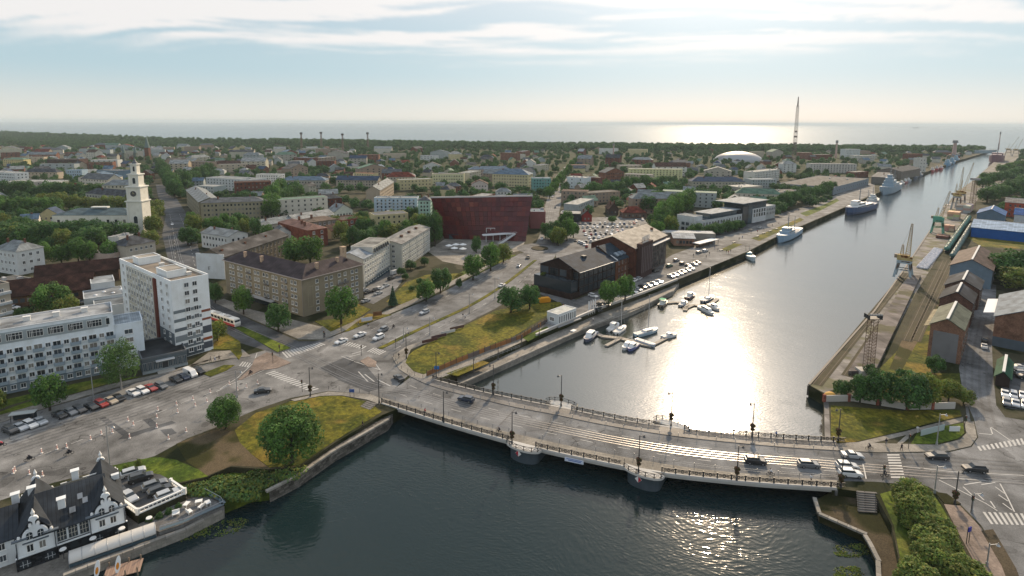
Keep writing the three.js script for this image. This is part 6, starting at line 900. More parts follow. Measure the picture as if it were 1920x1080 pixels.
rowT(5, [1335, 442], [1388, 430], 8, 9, 'dark', 'small round tree in the row before the modern office', 'office tree row');
rowT(9, [1468, 390], [1560, 362], 14, 15, 'dark', 'broad tree along the harbour promenade', 'promenade trees');
rowT(10, [1030, 372], [1085, 300], 15, 11, 'street', 'tree lining the sunlit street', 'trees lining the sunlit street');
rowT(9, [1110, 372], [1240, 352], 17, 17, 'dark', 'tall dark tree behind the wooden houses', 'trees behind the wooden houses');
rowT(7, [1840, 352], [1910, 330], 16, 20, 'dark', 'dense tree on the wooded bank behind the wharf', 'wooded bank behind the wharf');
rowT(9, [1852, 380], [1950, 345], 17, 22, 'dark', 'broad tree on the wooded bank near the brick factory', 'wooded bank near the factory');
rowT(6, [1875, 325], [1940, 305], 14, 18, 'street', 'far tree on the wooded bank beside the harbour', 'far wooded bank');
nearTrees.sort((a, b) => b[1] - a[1]); nearTrees.forEach(([x, z], i) => { if (i < 150) { const k = pick(['dark', 'street', 'dark', 'gold']), tl = `${{ dark: 'dark green', street: 'bright green', gold: 'yellowish' }[k]} tree near the ${nearest(x, z)}`; treeAt(x, z, LV, 8 + rf() * 7, 8 + rf() * 6, k, `${nth(tl)} ${tl}, counted from the front`, 'trees between the town houses'); } else farTrees.push([x, z]); });
// the far wood along the shore and trees too small to tell apart
for (let i = 0; i < 7000; i++) { const x = -4200 + 5600 * pow(rf(), 0.8), c = coastZ(x), z = c + 40 + rf() * (200 + 60 * rf()) + (x < -900 ? rf() * 500 : 0); if (x < quayX(z, leftQuay) - 20 && abs(x) < -z * 0.98) farTrees.push([x, z]); }
for (let i = 0; i < 700; i++) { const z = -480 - rf() * 1150; farTrees.push([quayX(z, rightQuay) + 50 + pow(rf(), 1.3) * 420, z]); }
const keep = farTrees.filter(([x, z]) => !(x > quayX(z, leftQuay) - 16 && x < quayX(z, rightQuay) + 45)), K5 = KIND.far.v, sheds = (x, z) => x > quayX(z, rightQuay) && z > -560 && x < 420;
K5.forEach(([cg], k) => { const l = keep.filter((_, i) => i % 5 === k), m = new THREE.InstancedMesh(cg, leafM, l.length), o = new THREE.Object3D(); l.forEach(([x, z], i) => { const sh = z < coastZ(x) + 330 ? 1.2 : 0.78, h = (9 + rf() * 7) * sh, w = (10 + rf() * 6) * sh; o.position.set(x, LV - 0.6, z); o.scale.set(w, h, w); o.rotation.y = rf() * 6.3; o.updateMatrix(); m.setMatrixAt(i, o.matrix); m.setColorAt(i, new THREE.Color().setScalar(0.75 + 0.5 * rf())); }); m.name = nm('distant_wood'); m.castShadow = m.receiveShadow = true; scene.add(m); tag(m, 'distant woodland between the houses and along the shore', 'wood', null, 'stuff'); });
// ---------- cars ----------
const tyreM = SM([0.02, 0.02, 0.02], { roughness: 0.9 }), rimM = SM([0.35, 0.35, 0.36], { roughness: 0.4, metalness: 0.6 }), lampM = SM([0.7, 0.7, 0.68], { roughness: 0.2 }), tailM = SM([0.35, 0.02, 0.02], { roughness: 0.3 });
function taper(g, y0, y1, k, kx = 0) { const p = g.attributes.position; for (let i = 0; i < p.count; i++) { const y = p.getY(i), t = min(1, max(0, (y - y0) / (y1 - y0))); p.setZ(i, p.getZ(i) * (1 - k * t)); } g.computeVertexNormals(); return g; }
function sideProfile(pts, w, bev = 0.06) { const s = new THREE.Shape(pts.map(([x, y]) => new THREE.Vector2(x, y))); return new THREE.ExtrudeGeometry(s, { depth: w - 2 * bev, bevelEnabled: true, bevelSize: bev, bevelThickness: bev, bevelSegments: 2 }).translate(0, 0, -w / 2 + bev); }
const CARS = {
  saloon: { L: 4.6, body: [[-2.24, 0.35], [-1.75, 0.3], [1.75, 0.28], [2.24, 0.36], [2.26, 0.62], [1.95, 0.78], [0.95, 0.93], [-1.55, 0.97], [-2.22, 0.93]], cab: [[1.05, 0.9], [0.28, 1.36], [-0.75, 1.4], [-1.75, 0.94]], roof: [[0.25, 1.36], [-0.78, 1.4], [-0.8, 1.44], [0.22, 1.41]] },
  estate: { L: 4.6, body: [[-2.24, 0.36], [-1.75, 0.3], [1.75, 0.28], [2.24, 0.38], [2.26, 0.66], [1.95, 0.82], [0.95, 0.96], [-2.2, 1.0]], cab: [[1.1, 0.94], [0.35, 1.44], [-1.75, 1.46], [-2.18, 0.98]], roof: [[0.32, 1.45], [-1.78, 1.47], [-1.8, 1.53], [0.25, 1.51]] },
  suv: { L: 4.6, body: [[-2.22, 0.42], [-1.75, 0.36], [1.75, 0.34], [2.22, 0.44], [2.24, 0.82], [1.9, 0.98], [0.95, 1.1], [-2.18, 1.14]], cab: [[1.1, 1.08], [0.45, 1.62], [-1.7, 1.64], [-2.16, 1.12]], roof: [[0.42, 1.62], [-1.72, 1.64], [-1.75, 1.71], [0.36, 1.69]] },
  van: { L: 5.2, body: [[-2.5, 0.4], [2.4, 0.36], [2.52, 0.8], [2.1, 1.15], [1.45, 1.9], [1.1, 2.1], [-2.45, 2.15], [-2.52, 1.2]], cab: [[2.06, 1.22], [1.5, 1.88], [0.4, 1.95], [0.4, 1.22]], roof: [[1.0, 2.1], [-2.35, 2.14], [-2.35, 2.2], [0.9, 2.17]] },
};
const carGeo = Object.fromEntries(Object.entries(CARS).map(([k, c]) => [k, { body: taper(sideProfile(c.body, 1.8, 0.09), 0.5, 1.1, 0.05), cab: taper(sideProfile(c.cab, k === 'van' ? 1.84 : 1.66, 0.03), 0.9, 1.45, k === 'van' ? 0.04 : 0.2), roof: taper(sideProfile(c.roof, k === 'van' ? 1.6 : 1.4, 0.05), 3, 4, 0) }]));
const tyreG = new THREE.CylinderGeometry(0.33, 0.33, 0.22, 14).rotateX(PI / 2), rimG = new THREE.CylinderGeometry(0.2, 0.2, 0.24, 10).rotateX(PI / 2), hlG = bx(0.1, 0.14, 0.34), carpaint = new Map();
const PAINT = { white: [0.68, 0.68, 0.67], silver: [0.42, 0.44, 0.46], grey: [0.16, 0.17, 0.18], black: [0.018, 0.019, 0.021], red: [0.28, 0.025, 0.02], blue: [0.04, 0.09, 0.2], beige: [0.4, 0.34, 0.26], green: [0.05, 0.12, 0.08], navy: [0.02, 0.03, 0.055] };
const paint = (c) => { if (!carpaint.has(c)) carpaint.set(c, PM(PAINT[c], { roughness: 0.35, clearcoat: 0.8, clearcoatRoughness: 0.08, metalness: c === 'silver' || c === 'grey' ? 0.3 : 0 })); return carpaint.get(c); };
function car(x, z, th, kind, c, label, group, detail = 1, y = LV) {
  const t = thing(kind === 'van' ? 'van' : 'car', label, kind === 'van' ? 'van' : 'car', x, y + 0.06, z, th, group), k = carGeo[kind], L = CARS[kind].L;
  M('body', k.body, paint(c), t); M('windows', k.cab, glassM, t); M('roof', k.roof, paint(c), t);
  if (detail) { for (const [a, b] of [[0.31, 1], [0.31, -1], [-0.3, 1], [-0.3, -1]]) { const w = M('wheel', tyreG, tyreM, t); w.position.set(a * L, 0.33, b * 0.82); M('rim', rimG, rimM, w); } }
  if (detail > 1) for (const s of [-1, 1]) { const h = M('headlight', hlG, lampM, t); h.position.set(L / 2 - 0.14, kind === 'suv' ? 0.82 : 0.66, s * 0.6); const q = M('taillight', hlG, tailM, t); q.position.set(-L / 2 + 0.1, 0.84, s * 0.66); }
  return t;
}
// heading from pixel towards pixel
const carPx = (u, v, u2, v2, kind, c, label, group, detail = 2) => { const p = G(u, v), q = G(u2, v2); return car(p[0], p[1], atan2(-(q[1] - p[1]), q[0] - p[0]), kind, c, label, group, detail); };
carPx(748, 712, 735, 701, 'saloon', 'black', 'black car leaving the bridge at the bend'); carPx(874, 752, 850, 746, 'estate', 'navy', 'dark estate car on the bridge near the marina end'); const bikeCar = carPx(1416, 869, 1450, 872, 'suv', 'black', 'black car with bicycles on its roof on the bridge');
carPx(1516, 875, 1550, 877, 'estate', 'grey', 'dark grey estate car behind the black one on the bridge'); carPx(1598, 858, 1640, 861, 'saloon', 'silver', 'silver saloon in the far lane at the stop line'); carPx(1588, 878, 1630, 881, 'estate', 'silver', 'pale silver estate waiting in the middle lane'); carPx(1594, 893, 1640, 896, 'suv', 'white', 'white car nearest the railing at the stop line');
carPx(1756, 860, 1720, 858, 'estate', 'black', 'black estate with shiny roof crossing the wharf junction'); carPx(1827, 884, 1790, 881, 'suv', 'black', 'black car turning at the painted wedge');
carPx(493, 736, 520, 732, 'saloon', 'black', 'black saloon on the worn road before the zebra crossing'); carPx(640, 643, 620, 650, 'saloon', 'white', 'white car on the zebra crossing of the boulevard'); carPx(675, 631, 650, 640, 'saloon', 'white', 'white car second in line at the junction'); carPx(710, 636, 690, 645, 'suv', 'white', 'white car beside the median at the junction'); carPx(718, 622, 700, 630, 'suv', 'grey', 'dark car beside the white ones at the junction'); carPx(796, 588, 770, 598, 'estate', 'silver', 'silver estate driving up the boulevard'); carPx(941, 537, 960, 528, 'saloon', 'white', 'white car on the lower carriageway near the hotel'); carPx(973, 500, 985, 490, 'saloon', 'silver', 'silver car leaving the roundabout'); carPx(990, 484, 988, 478, 'suv', 'beige', 'pale car entering the roundabout'); carPx(1041, 434, 1042, 420, 'saloon', 'black', 'black car in the sunlit street'); carPx(1025, 441, 1023, 450, 'suv', 'white', 'white car at the roundabout exit'); carPx(1016, 449, 1012, 458, 'saloon', 'white', 'second white car at the roundabout exit'); carPx(1041, 390, 1042, 378, 'saloon', 'grey', 'grey car farther up the sunlit street'); carPx(1036, 370, 1034, 380, 'saloon', 'white', 'small white car far up the sunlit street'); carPx(323, 422, 322, 430, 'saloon', 'white', 'white car in the tram street by the church');
// row parked beside the worn road, from the left
[[20, 811, 'black', 'suv'], [38, 805, 'silver', 'saloon'], [57, 800, 'white', 'estate'], [75, 794, 'silver', 'saloon'], [112, 782, 'black', 'saloon'], [132, 776, 'grey', 'saloon'], [149, 772, 'black', 'estate'], [172, 766, 'black', 'saloon'], [190, 761, 'red', 'estate'], [208, 755, 'beige', 'saloon'], [222, 750, 'black', 'saloon'], [250, 740, 'white', 'saloon'], [267, 736, 'white', 'estate'], [283, 731, 'red', 'saloon'], [302, 727, 'grey', 'estate'], [330, 715, 'black', 'saloon'], [344, 710, 'navy', 'saloon'], [357, 705, 'white', 'van'], [373, 700, 'black', 'suv']].forEach(([u, v, c, k], i) => carPx(u, v, u + 30, v + 13, k, c, `${c} ${k === 'van' ? 'van' : k === 'suv' ? 'tall car' : k === 'estate' ? 'estate car' : 'saloon'} parked beside the worn road, number ${['one', 'two', 'three', 'four', 'five', 'six', 'seven', 'eight', 'nine', 'ten', 'eleven', 'twelve', 'thirteen', 'fourteen', 'fifteen', 'sixteen', 'seventeen', 'eighteen', 'nineteen'][i]} from the left edge`, 'cars parked beside the worn road'));
[[250, 890, 288, 878, 'silver', 'estate', 'silver estate at the top of the villa car park'], [264, 901, 300, 890, 'black', 'suv', 'big black car second in the villa car park'], [290, 914, 320, 903, 'grey', 'estate', 'grey estate third in the villa car park'], [300, 924, 330, 912, 'black', 'estate', 'black estate fourth in the villa car park'], [315, 932, 345, 920, 'silver', 'estate', 'silver estate by the balustrade corner'], [243, 936, 262, 952, 'silver', 'saloon', 'silver saloon parked against the villa'], [222, 922, 240, 936, 'black', 'saloon', 'black car half hidden behind the villa gable']].forEach(([u, v, a, b, c, k, l]) => carPx(u, v, a, b, k, c, l, 'cars in the villa car park'));
[[682, 546, 'silver'], [690, 550, 'black'], [704, 546, 'black'], [712, 543, 'white'], [709, 552, 'silver'], [723, 538, 'silver'], [734, 524, 'black'], [686, 566, 'silver']].forEach(([u, v, c], i) => carPx(u, v, u + 8, v - 3, i % 3 ? 'saloon' : 'estate', c, `${c} car parked below the white offices, ${['first', 'second', 'third', 'fourth', 'fifth', 'sixth', 'seventh', 'nearest the spruce, eighth'][i]} of the bunch`, 'cars by the white offices', 1)); carPx(740, 514, 752, 510, 'van', 'white', 'white minibus below the slab office');
// quay parking
const rc = rng(88), cset = ['white', 'silver', 'grey', 'black', 'white', 'silver', 'blue', 'red', 'black', 'white', 'grey', 'beige'], cp = () => cset[floor(rc() * cset.length)];
[[1188, 549], [1196, 545], [1205, 540], [1216, 537], [1226, 534], [1236, 530], [1258, 520], [1266, 517], [1274, 514], [1281, 511], [1289, 508], [1296, 505], [1290, 500], [1302, 497], [1308, 494]].forEach(([u, v], i) => carPx(u, v, u + 10, v + 3.5, 'saloon', ['white', 'silver', 'black', 'white', 'silver', 'white', 'silver', 'white', 'white', 'silver', 'white', 'white', 'grey', 'white', 'black'][i], `${['white', 'silver', 'black', 'white', 'silver', 'white', 'silver', 'white', 'white', 'silver', 'white', 'white', 'grey', 'white', 'black'][i]} car in the slanted row along the marina quay, ${ORD[i]} from the near end`, 'cars slanted along the marina quay', 1));
carPx(1112, 557, 1125, 561, 'estate', 'white', 'white estate at the corner of the black glazed warehouse', null, 1); [[1118, 578], [1127, 573], [1136, 574], [1120, 583]].forEach(([u, v]) => carPx(u, v, u + 10, v + 3, 'saloon', 'black', `${nth('quaytree')} black car under the quay tree pair`, 'dark cars under the quay trees', 1)); [[1190, 528], [1198, 525]].forEach(([u, v], i) => carPx(u, v, u + 8, v - 4, 'suv', i ? 'silver' : 'white', `${i ? 'silver' : 'white'} car beside the brick hotel door`, 'cars at the hotel door', 1)); [[1268, 490], [1280, 496], [1255, 500], [1310, 475], [1230, 510], [1322, 472]].forEach(([u, v], i) => carPx(u, v, u + 8, v - 2, 'estate', ['grey', 'black', 'green', 'grey', 'black', 'silver'][i], `${['grey', 'black', 'green', 'grey', 'black', 'silver'][i]} car on the forecourt between hotel and quay, ${ORD[i]} of six`, 'cars on the hotel forecourt', 1)); [[1408, 432], [1424, 428]].forEach(([u, v], i) => carPx(u, v, u + 8, v - 3, 'saloon', i ? 'silver' : 'beige', `${i ? 'silver' : 'beige'} car in front of the modern office`, 'cars before the office', 1));
// the crowded car park: rows of small cars
[[1078, 421, 1190, 420, 13], [1084, 427, 1185, 426, 12], [1096, 434, 1178, 433, 9], [1098, 441, 1175, 438, 9], [1097, 448, 1148, 444, 7], [1100, 455, 1132, 452, 5], [1122, 459, 1136, 457, 2], [1080, 452, 1100, 463, 5], [1196, 424, 1204, 428, 2], [1190, 430, 1205, 436, 2], [1192, 416, 1204, 414, 2]].forEach(([a, b, c, d, n], r) => { for (let i = 0; i < n; i++) { const t = n > 1 ? i / (n - 1) : 0, p = G(a + (c - a) * t + (rc() - 0.5) * 2, b + (d - b) * t + (rc() - 0.5)), k = cp(); if (rc() < 0.1) continue; car(p[0], p[1], (rc() < 0.5 ? 1.4 : -1.7) + (rc() - 0.5) * 0.15, ['saloon', 'estate', 'suv'][floor(rc() * 3)], k, `${nth(k + r)} ${k} car from the left in row ${['one', 'two', 'three', 'four', 'five', 'six', 'seven', 'eight', 'nine', 'ten', 'eleven'][r]} of the crowded car park`, 'cars in the crowded car park', 0); } });
[[1884, 742, 'white'], [1900, 745, 'silver'], [1918, 745, 'white'], [1887, 758, 'grey'], [1904, 760, 'silver'], [1922, 763, 'white'], [1912, 692, 'white'], [1917, 703, 'silver'], [1922, 710, 'black']].forEach(([u, v, c], i) => carPx(u, v, u + (i < 6 ? 1 : 12), v + (i < 6 ? 9 : 1), i % 2 ? 'estate' : 'saloon', c, `${c} car in the small lot by the green shed, ${['first', 'second', 'third', 'fourth', 'fifth', 'sixth', 'seventh', 'eighth', 'ninth'][i]}`, 'cars by the green shed', 1)); carPx(1846, 641, 1845, 630, 'suv', 'black', 'black car in the wharf street'); carPx(1845, 652, 1844, 640, 'saloon', 'white', 'white car behind the black one in the wharf street'); [[262, 650, 'silver'], [25, 579, 'white'], [100, 503, 'navy'], [150, 569, 'grey']].forEach(([u, v, c], i) => carPx(u, v, u + 8, v, 'saloon', c, ['silver car between the tower block and the shop', 'white car in the left courtyard', 'dark blue car by the clipped tree row', 'grey car in the shade of the long barn'][i], null, 1));
{ const rg = (x, z) => mg([new THREE.TorusGeometry(0.3, 0.03, 5, 14).translate(x - 0.5, 0.3, z), new THREE.TorusGeometry(0.3, 0.03, 5, 14).translate(x + 0.5, 0.3, z), bar([x - 0.5, 0.3, z], [x - 0.1, 0.75, z], 0.05), bar([x - 0.1, 0.75, z], [x + 0.4, 0.75, z], 0.05), bar([x + 0.5, 0.3, z], [x + 0.4, 0.85, z], 0.05)]); for (const z of [-0.35, 0.3]) { const b = thing('bicycle', z < 0 ? 'bicycle on the far side of the black car roof' : 'bicycle on the near side of the black car roof', 'bicycle', 0, 0, 0, 0, 'roof bicycles'); b.position.copy(bikeCar.position).add(new THREE.Vector3(0, 1.7, z)); b.rotation.y = bikeCar.rotation.y; M('frame', rg(0, 0), ironM, b); } }
// ---------- tram ----------
{ const p = G(395, 597), q = G(440, 612), t = thing('tram', 'white and red tram with dark windows in the old-town street', 'tram', p[0], LV + 0.1, p[1], atan2(-(q[1] - p[1]), q[0] - p[0])); const L = 18; M('body', boxUV(sideProfile([[0, 0.5], [L, 0.5], [L + 0.2, 1.5], [L - 0.4, 3.0], [0.2, 3.0], [-0.2, 1.5]], 2.4, 0.15)), matC([0.66, 0.65, 0.62], 0.4), t); M('red_skirt', bx(L, 0.9, 2.46, L / 2, 0.85, 0), matC([0.35, 0.04, 0.04], 0.4), t); for (let i = 0; i < 8; i++) M('window', bx(1.7, 1.0, 2.5, 1.4 + i * 2.15, 2.15, 0), glassM, t); M('windscreen', bx(0.1, 1.3, 2, L + 0.08, 2.1, 0, 0, 0.2), glassM, t); M('roof_box', mg([bx(3, 0.4, 1.5, 5, 3.3, 0), bx(3, 0.4, 1.5, 12, 3.3, 0)]), matC([0.4, 0.4, 0.4]), t); M('pantograph', mg([bar([8, 3.1, 0], [9, 4.4, 0], 0.08), bar([9, 4.4, 0], [8, 5.2, 0], 0.08), bx(0.1, 0.08, 1.6, 8, 5.2, 0)]), ironM, t); for (const x of [3, 6, 12, 15]) M('wheel', new THREE.CylinderGeometry(0.35, 0.35, 2.0, 12).rotateX(PI / 2).translate(x, 0.35, 0), tyreM, t); }
// ---------- street lamps ----------
const poleM = SM([0.04, 0.042, 0.045], { roughness: 0.5 }), basketG = leaves([[0, 0, 0, 0.62, 0.5, 0.62]], 420, 0.16, [[0.14, 0.07, 0.03], [0.09, 0.1, 0.03], [0.2, 0.06, 0.05], [0.06, 0.09, 0.02]], 19);
function lamp(u, v, vt, label, o = {}) { const p = G(u, v), s = SC(p[1]), H = (v - vt) * s, t = thing('street_lamp', label, 'street lamp', p[0], LV + (o.y ?? 0.15), p[1], o.turn ?? 0, o.group); M('pole', mg([cyl(0.14, 0.09, H, 0, 0, 0, 8), cyl(0.26, 0.2, 0.8, 0, 0, 0, 8)]), o.mat || poleM, t); const d = o.side ?? 1; M('arm', mg([bar([0, H - 0.3, 0], [d * 0.9, H - 0.15, 0], 0.08)]), o.mat || poleM, t); M('lamp_head', mg([cyl(0.34, 0.12, 0.3, d * 0.95, H - 0.5, 0, 10), cyl(0.1, 0.06, 0.3, d * 0.95, H - 0.2, 0, 6)]), o.mat || poleM, t); if (o.basket !== 0) for (const [y, k] of [[H * 0.33, 0.95], [H * 0.22, 0.75]]) { const b = M('flower_basket', basketG, leafM, t); b.position.y = y; b.scale.setScalar(k); } return t; }
[[711, 757, 694], [832, 793, 727], [960, 833, 764], [1197, 886, 806], [1381, 902, 826], [1576, 915, 844]].forEach(([u, v, t], i) => lamp(u, v, t, ['first', 'second', 'third', 'fourth', 'fifth', 'sixth'][i] + ' lamp post from the town end along the near railing', { group: 'lamps on the near railing', basket: i > 1 ? 1 : 0 })); [[925, 741, 678], [1052, 763, 697], [1258, 800, 728], [1410, 820, 748], [1571, 828, 759]].forEach(([u, v, t], i) => lamp(u, v, t, ['first', 'second', 'third', 'fourth', 'fifth'][i] + ' lamp post from the town end along the far railing', { group: 'lamps on the far railing', side: -1 }));
[[582, 744, 683, 'lamp post with flower baskets at the maple lawn corner'], [762, 673, 619, 'lamp post with flower basket at the triangular lawn'], [818, 709, 656, 'lamp post with a blue sign by the promenade entrance'], [1790, 946, 874, 'lamp post with flower baskets beside the cycle path']].forEach(([u, v, t, l], i) => lamp(u, v, t, l, { basket: i === 2 ? 0 : 1, y: 0.14 }));
[[207, 878, 786, 'tall grey lamp post on the worn road behind the villa'], [176, 752, 680, 'tall lamp post before the white apartment block'], [445, 745, 690, 'thin post beside the small maple'], [1752, 925, 865, 'curved grey lamp post by the chestnuts'], [1822, 962, 918, 'grey lamp with signal on the cycle path'], [1850, 1062, 1010, 'grey lamp post on the cobble strip'], [1756, 835, 768, 'tall mast on the signposted lawn'], [806, 628, 592, 'boulevard lamp post beside the lawn edge'], [880, 588, 548, 'boulevard lamp post by the path'], [928, 560, 518, 'boulevard lamp post near the shady trees'], [757, 640, 612, 'signal post beside the bend']].forEach(([u, v, t, l]) => lamp(u, v, t, l, { basket: 0, mat: steelM, y: 0.1, side: 1.6 })); [[888, 697, 670], [934, 675, 648], [978, 648, 626], [1011, 630, 606]].forEach(([u, v, t], i) => lamp(u, v, t, ['first', 'second', 'third', 'fourth'][i] + ' short lantern on the promenade from the bridge', { basket: 0, group: 'promenade lanterns', y: 0.05, side: 0.1 })); [[118, 1008, 'second'], [172, 1000, 'third'], [228, 1018, 'first'], [280, 982, 'terrace']].forEach(([u, v], i) => { const p = G([120, 176, 230, 281, 403][i], [1048, 1027, 1008, 988, 945][i], LV - 1.9), t = thing('garden_lamp', ['disc lamp nearest the left edge on the villa terrace', 'disc lamp before the arched windows', 'disc lamp before the right villa gable', 'disc lamp at the canopy end'][i], 'lamp', p[0], LV - 1.9, p[1], 0, 'terrace disc lamps'); M('pole', cyl(0.06, 0.05, 1.9), poleM, t); M('disc', cyl(0.55, 0.5, 0.14, 0, 1.9, 0, 18), whiteM, t); });
// ---------- traffic signals, bollards, cones, signs ----------
function signal(u, v, label) { const p = G(u, v), t = thing('traffic_signal', label, 'traffic light', p[0], LV + 0.14, p[1]); M('pole', cyl(0.07, 0.06, 3.2), poleM, t); const h = M('signal_head', bx(0.36, 1.0, 0.3, 0, 3.2, 0.1), ironM, t); for (const [y, c] of [[3.5, [0.3, 0.02, 0.02]], [3.2, [0.25, 0.15, 0.02]], [2.9, [0.02, 0.15, 0.04]]]) M('lens', new THREE.CylinderGeometry(0.1, 0.1, 0.05, 10).rotateX(PI / 2).translate(0, y, 0.27), matC(c, 0.3), h); }
[[525, 668, 'signal on the paved island by the tram street'], [512, 682, 'signal at the point of the paved island'], [567, 736, 'signal beside the zebra on the worn road'], [678, 668, 'signal on the small triangular island'], [608, 640, 'signal at the corner house crossing'], [640, 628, 'signal before the lawn boards'], [742, 655, 'signal at the bridge bend'], [1655, 902, 'signal at the bridge stop line'], [1703, 842, 'signal at the wharf lawn corner'], [1808, 806, 'signal by the wharf street mouth'], [1820, 962, 'signal on the cycle path']].forEach((a) => signal(...a));
const coneG = mg([bx(0.5, 0.1, 0.5, 0, 0.05, 0), bx(0.16, 1.15, 0.3, 0, 0.65, 0)]); [[28, 884], [78, 850], [107, 843], [125, 840], [170, 825], [190, 815], [211, 812], [240, 790], [250, 798], [243, 822], [294, 784], [296, 770], [294, 802], [331, 760], [333, 774], [316, 824], [362, 750], [366, 762], [394, 737], [388, 754], [349, 810], [430, 722], [445, 732], [462, 727], [483, 720], [25, 888], [55, 890], [80, 893]].forEach(([u, v], i) => { const p = G(u, v), t = thing('marker_post', i > 24 ? 'white marker post behind the villa roof' : `${i < 20 ? ORD[i] : 'stray ' + ORD[i - 20]} striped roadwork marker from the left on the worn road`, 'marker', p[0], LV + 0.03, p[1], 0.3, i > 24 ? 'marker posts behind the villa' : 'roadwork markers'); M('post', coneG, matC([0.62, 0.6, 0.58]), t); for (const y of [0.45, 0.85]) M('red_stripe', bx(0.17, 0.16, 0.31, 0, y, 0), matC([0.4, 0.05, 0.03]), t); });
const bolG = mg([cyl(0.06, 0.05, 1.0)]); for (const [px, st, g, l] of [[[[616, 731], [660, 734], [700, 742]], 3.2, 'bollards at the bridge end', 'slim bollard on the pavement at the bridge end'], [[[738, 670], [748, 690], [775, 704], [812, 717]], 3.4, 'bollards at the bend', 'slim post along the kerb of the bridge bend']]) for (const [x, z] of along(PX(px), st)) { const t = thing('bollard', l, 'bollard', x, LV + 0.14, z, 0, g); M('post', bolG, poleM, t); M('cap', new THREE.SphereGeometry(0.09, 8, 6).translate(0, 1.02, 0), poleM, t); }
function board(u, v, w, h, c, label, turn = 0, lift = 0.4) { const p = G(u, v), t = thing('sign_board', label, 'sign', p[0], LV + 0.1, p[1], turn); M('panel', bx(w, h, 0.1, 0, lift + h / 2, 0), matC(c), t); for (const s of [-1, 1]) M('post', bx(0.1, lift + h, 0.1, s * w * 0.4, (lift + h) / 2, -0.1), poleM, t); return t; }
board(708, 594, 3.4, 1.6, [0.16, 0.08, 0.04], 'brown information board on the lawn', 0.3); board(688, 604, 4.2, 1.4, [0.5, 0.52, 0.58], 'pale banner board near the junction', 0.5); board(1748, 815, 8.4, 1.5, [0.35, 0.42, 0.42], 'long green-grey billboard on the junction lawn', 0.35); board(1789, 812, 2.6, 1.3, [0.6, 0.62, 0.64], 'white notice board on the junction lawn'); board(660, 745, 1.4, 0.9, [0.05, 0.1, 0.3], 'small blue street sign beside the bridge pavement', 0, 1.4); board(819, 706, 1.5, 1.0, [0.03, 0.14, 0.4], 'blue sign on the promenade lamp', 0, 2.2); board(1815, 1020, 0.9, 0.9, [0.05, 0.05, 0.28], 'round blue cycle-path sign', 0.4, 2.4);
for (let i = 0; i < 4; i++) board(806 + i * 17, 642 - i * 8, 6, 1.0, [[0.1, 0.05, 0.04], [0.09, 0.05, 0.05], [0.5, 0.5, 0.48], [0.1, 0.06, 0.05]][i], ['first dark banner on the lawn fence', 'second dark banner on the lawn fence', 'white banner on the lawn fence', 'last dark banner on the lawn fence'][i], 0.62, 0.2);
// bus shelter
{ const p = G(45, 792), t = thing('bus_shelter', 'grey bus shelter before the white apartment block', 'shelter', p[0], LV + 0.14, p[1], 0.33); M('roof', bx(5.4, 0.16, 1.9, 0, 2.5, 0), matC([0.35, 0.37, 0.36]), t); M('back_pane', bx(5, 2, 0.06, 0, 1.3, -0.85), glassM, t); for (const x of [-2.4, 2.4]) M('post', bx(0.1, 2.5, 0.1, x, 1.25, 0.6), poleM, t); M('bench', bx(3, 0.1, 0.4, 0, 0.5, -0.5), matC([0.2, 0.14, 0.1]), t); }
// ---------- villa grounds: parking wall, balustrade, canopy, terrace ----------
{ const pk = PX([[206, 896], [250, 882], [300, 890], [330, 905], [346, 926], [258, 964], [234, 945]]); sheet('villa_car_park', 'small asphalt car park beside the villa', W(pk), darkAsphalt, 0.06); const t = thing('balustrade', 'white stone balustrade around the villa car park', 'balustrade'), ln = PX([[232, 946], [258, 965], [347, 926], [321, 908]]); for (let i = 0; i < 3; i++) { const a = ln[i], b = ln[i + 1]; M('top_rail', bar([a[0], LV + 1.05, a[1]], [b[0], LV + 1.05, b[1]], 0.22, 0.4), whiteM, t); M('base_rail', bar([a[0], LV + 0.2, a[1]], [b[0], LV + 0.2, b[1]], 0.22, 0.4), whiteM, t); const pg = bx(0.3, 1.1, 0.3, 0, 0.55, 0); M('corner_post', bx(0.5, 1.35, 0.5, b[0], LV + 0.67, b[1]), whiteM, t); } const bg = new THREE.LatheGeometry([[0.1, 0], [0.06, 0.2], [0.12, 0.45], [0.06, 0.7], [0.09, 0.8]].map(([x, y]) => new THREE.Vector2(x, y)), 7); for (const [x, z] of along(ln, 0.75)) M('baluster', bg, whiteM, t).position.set(x, LV + 0.28, z); }
{ const a = G(131, 1056, LV - 1.9), b = G(292, 1000, LV - 1.9), L = hypot(b[0] - a[0], b[1] - a[1]), t = thing('barrel_canopy', 'long translucent barrel-vaulted canopy on the waterside terrace', 'canopy', a[0], LV - 1.9, a[1], atan2(-(b[1] - a[1]), b[0] - a[0])), n = 7; for (let i = 0; i < n; i++) M('roof_panel', new THREE.CylinderGeometry(1.6, 1.6, L / n - 0.06, 12, 1, true, 0, PI).rotateZ(PI / 2).rotateX(-PI / 2).rotateX(PI / 2).scale(1, 0.7, 1).translate((i + 0.5) * L / n, 0.9, 0), SM([0.52, 0.5, 0.46], { roughness: 0.4, side: THREE.DoubleSide }), t); for (let i = 0; i <= n; i++) { M('rib', new THREE.TorusGeometry(1.62, 0.05, 5, 14, PI).rotateY(PI / 2).scale(1, 0.7, 1).translate(i * L / n, 0.9, 0), steelM, t); M('post', mg([bx(0.1, 0.9, 0.1, i * L / n, 0.45, 1.55), bx(0.1, 0.9, 0.1, i * L / n, 0.45, -1.55)]), steelM, t); } M('front_glazing', bx(L, 0.6, 0.06, L / 2, 0.45, 1.58), glassB, t); }
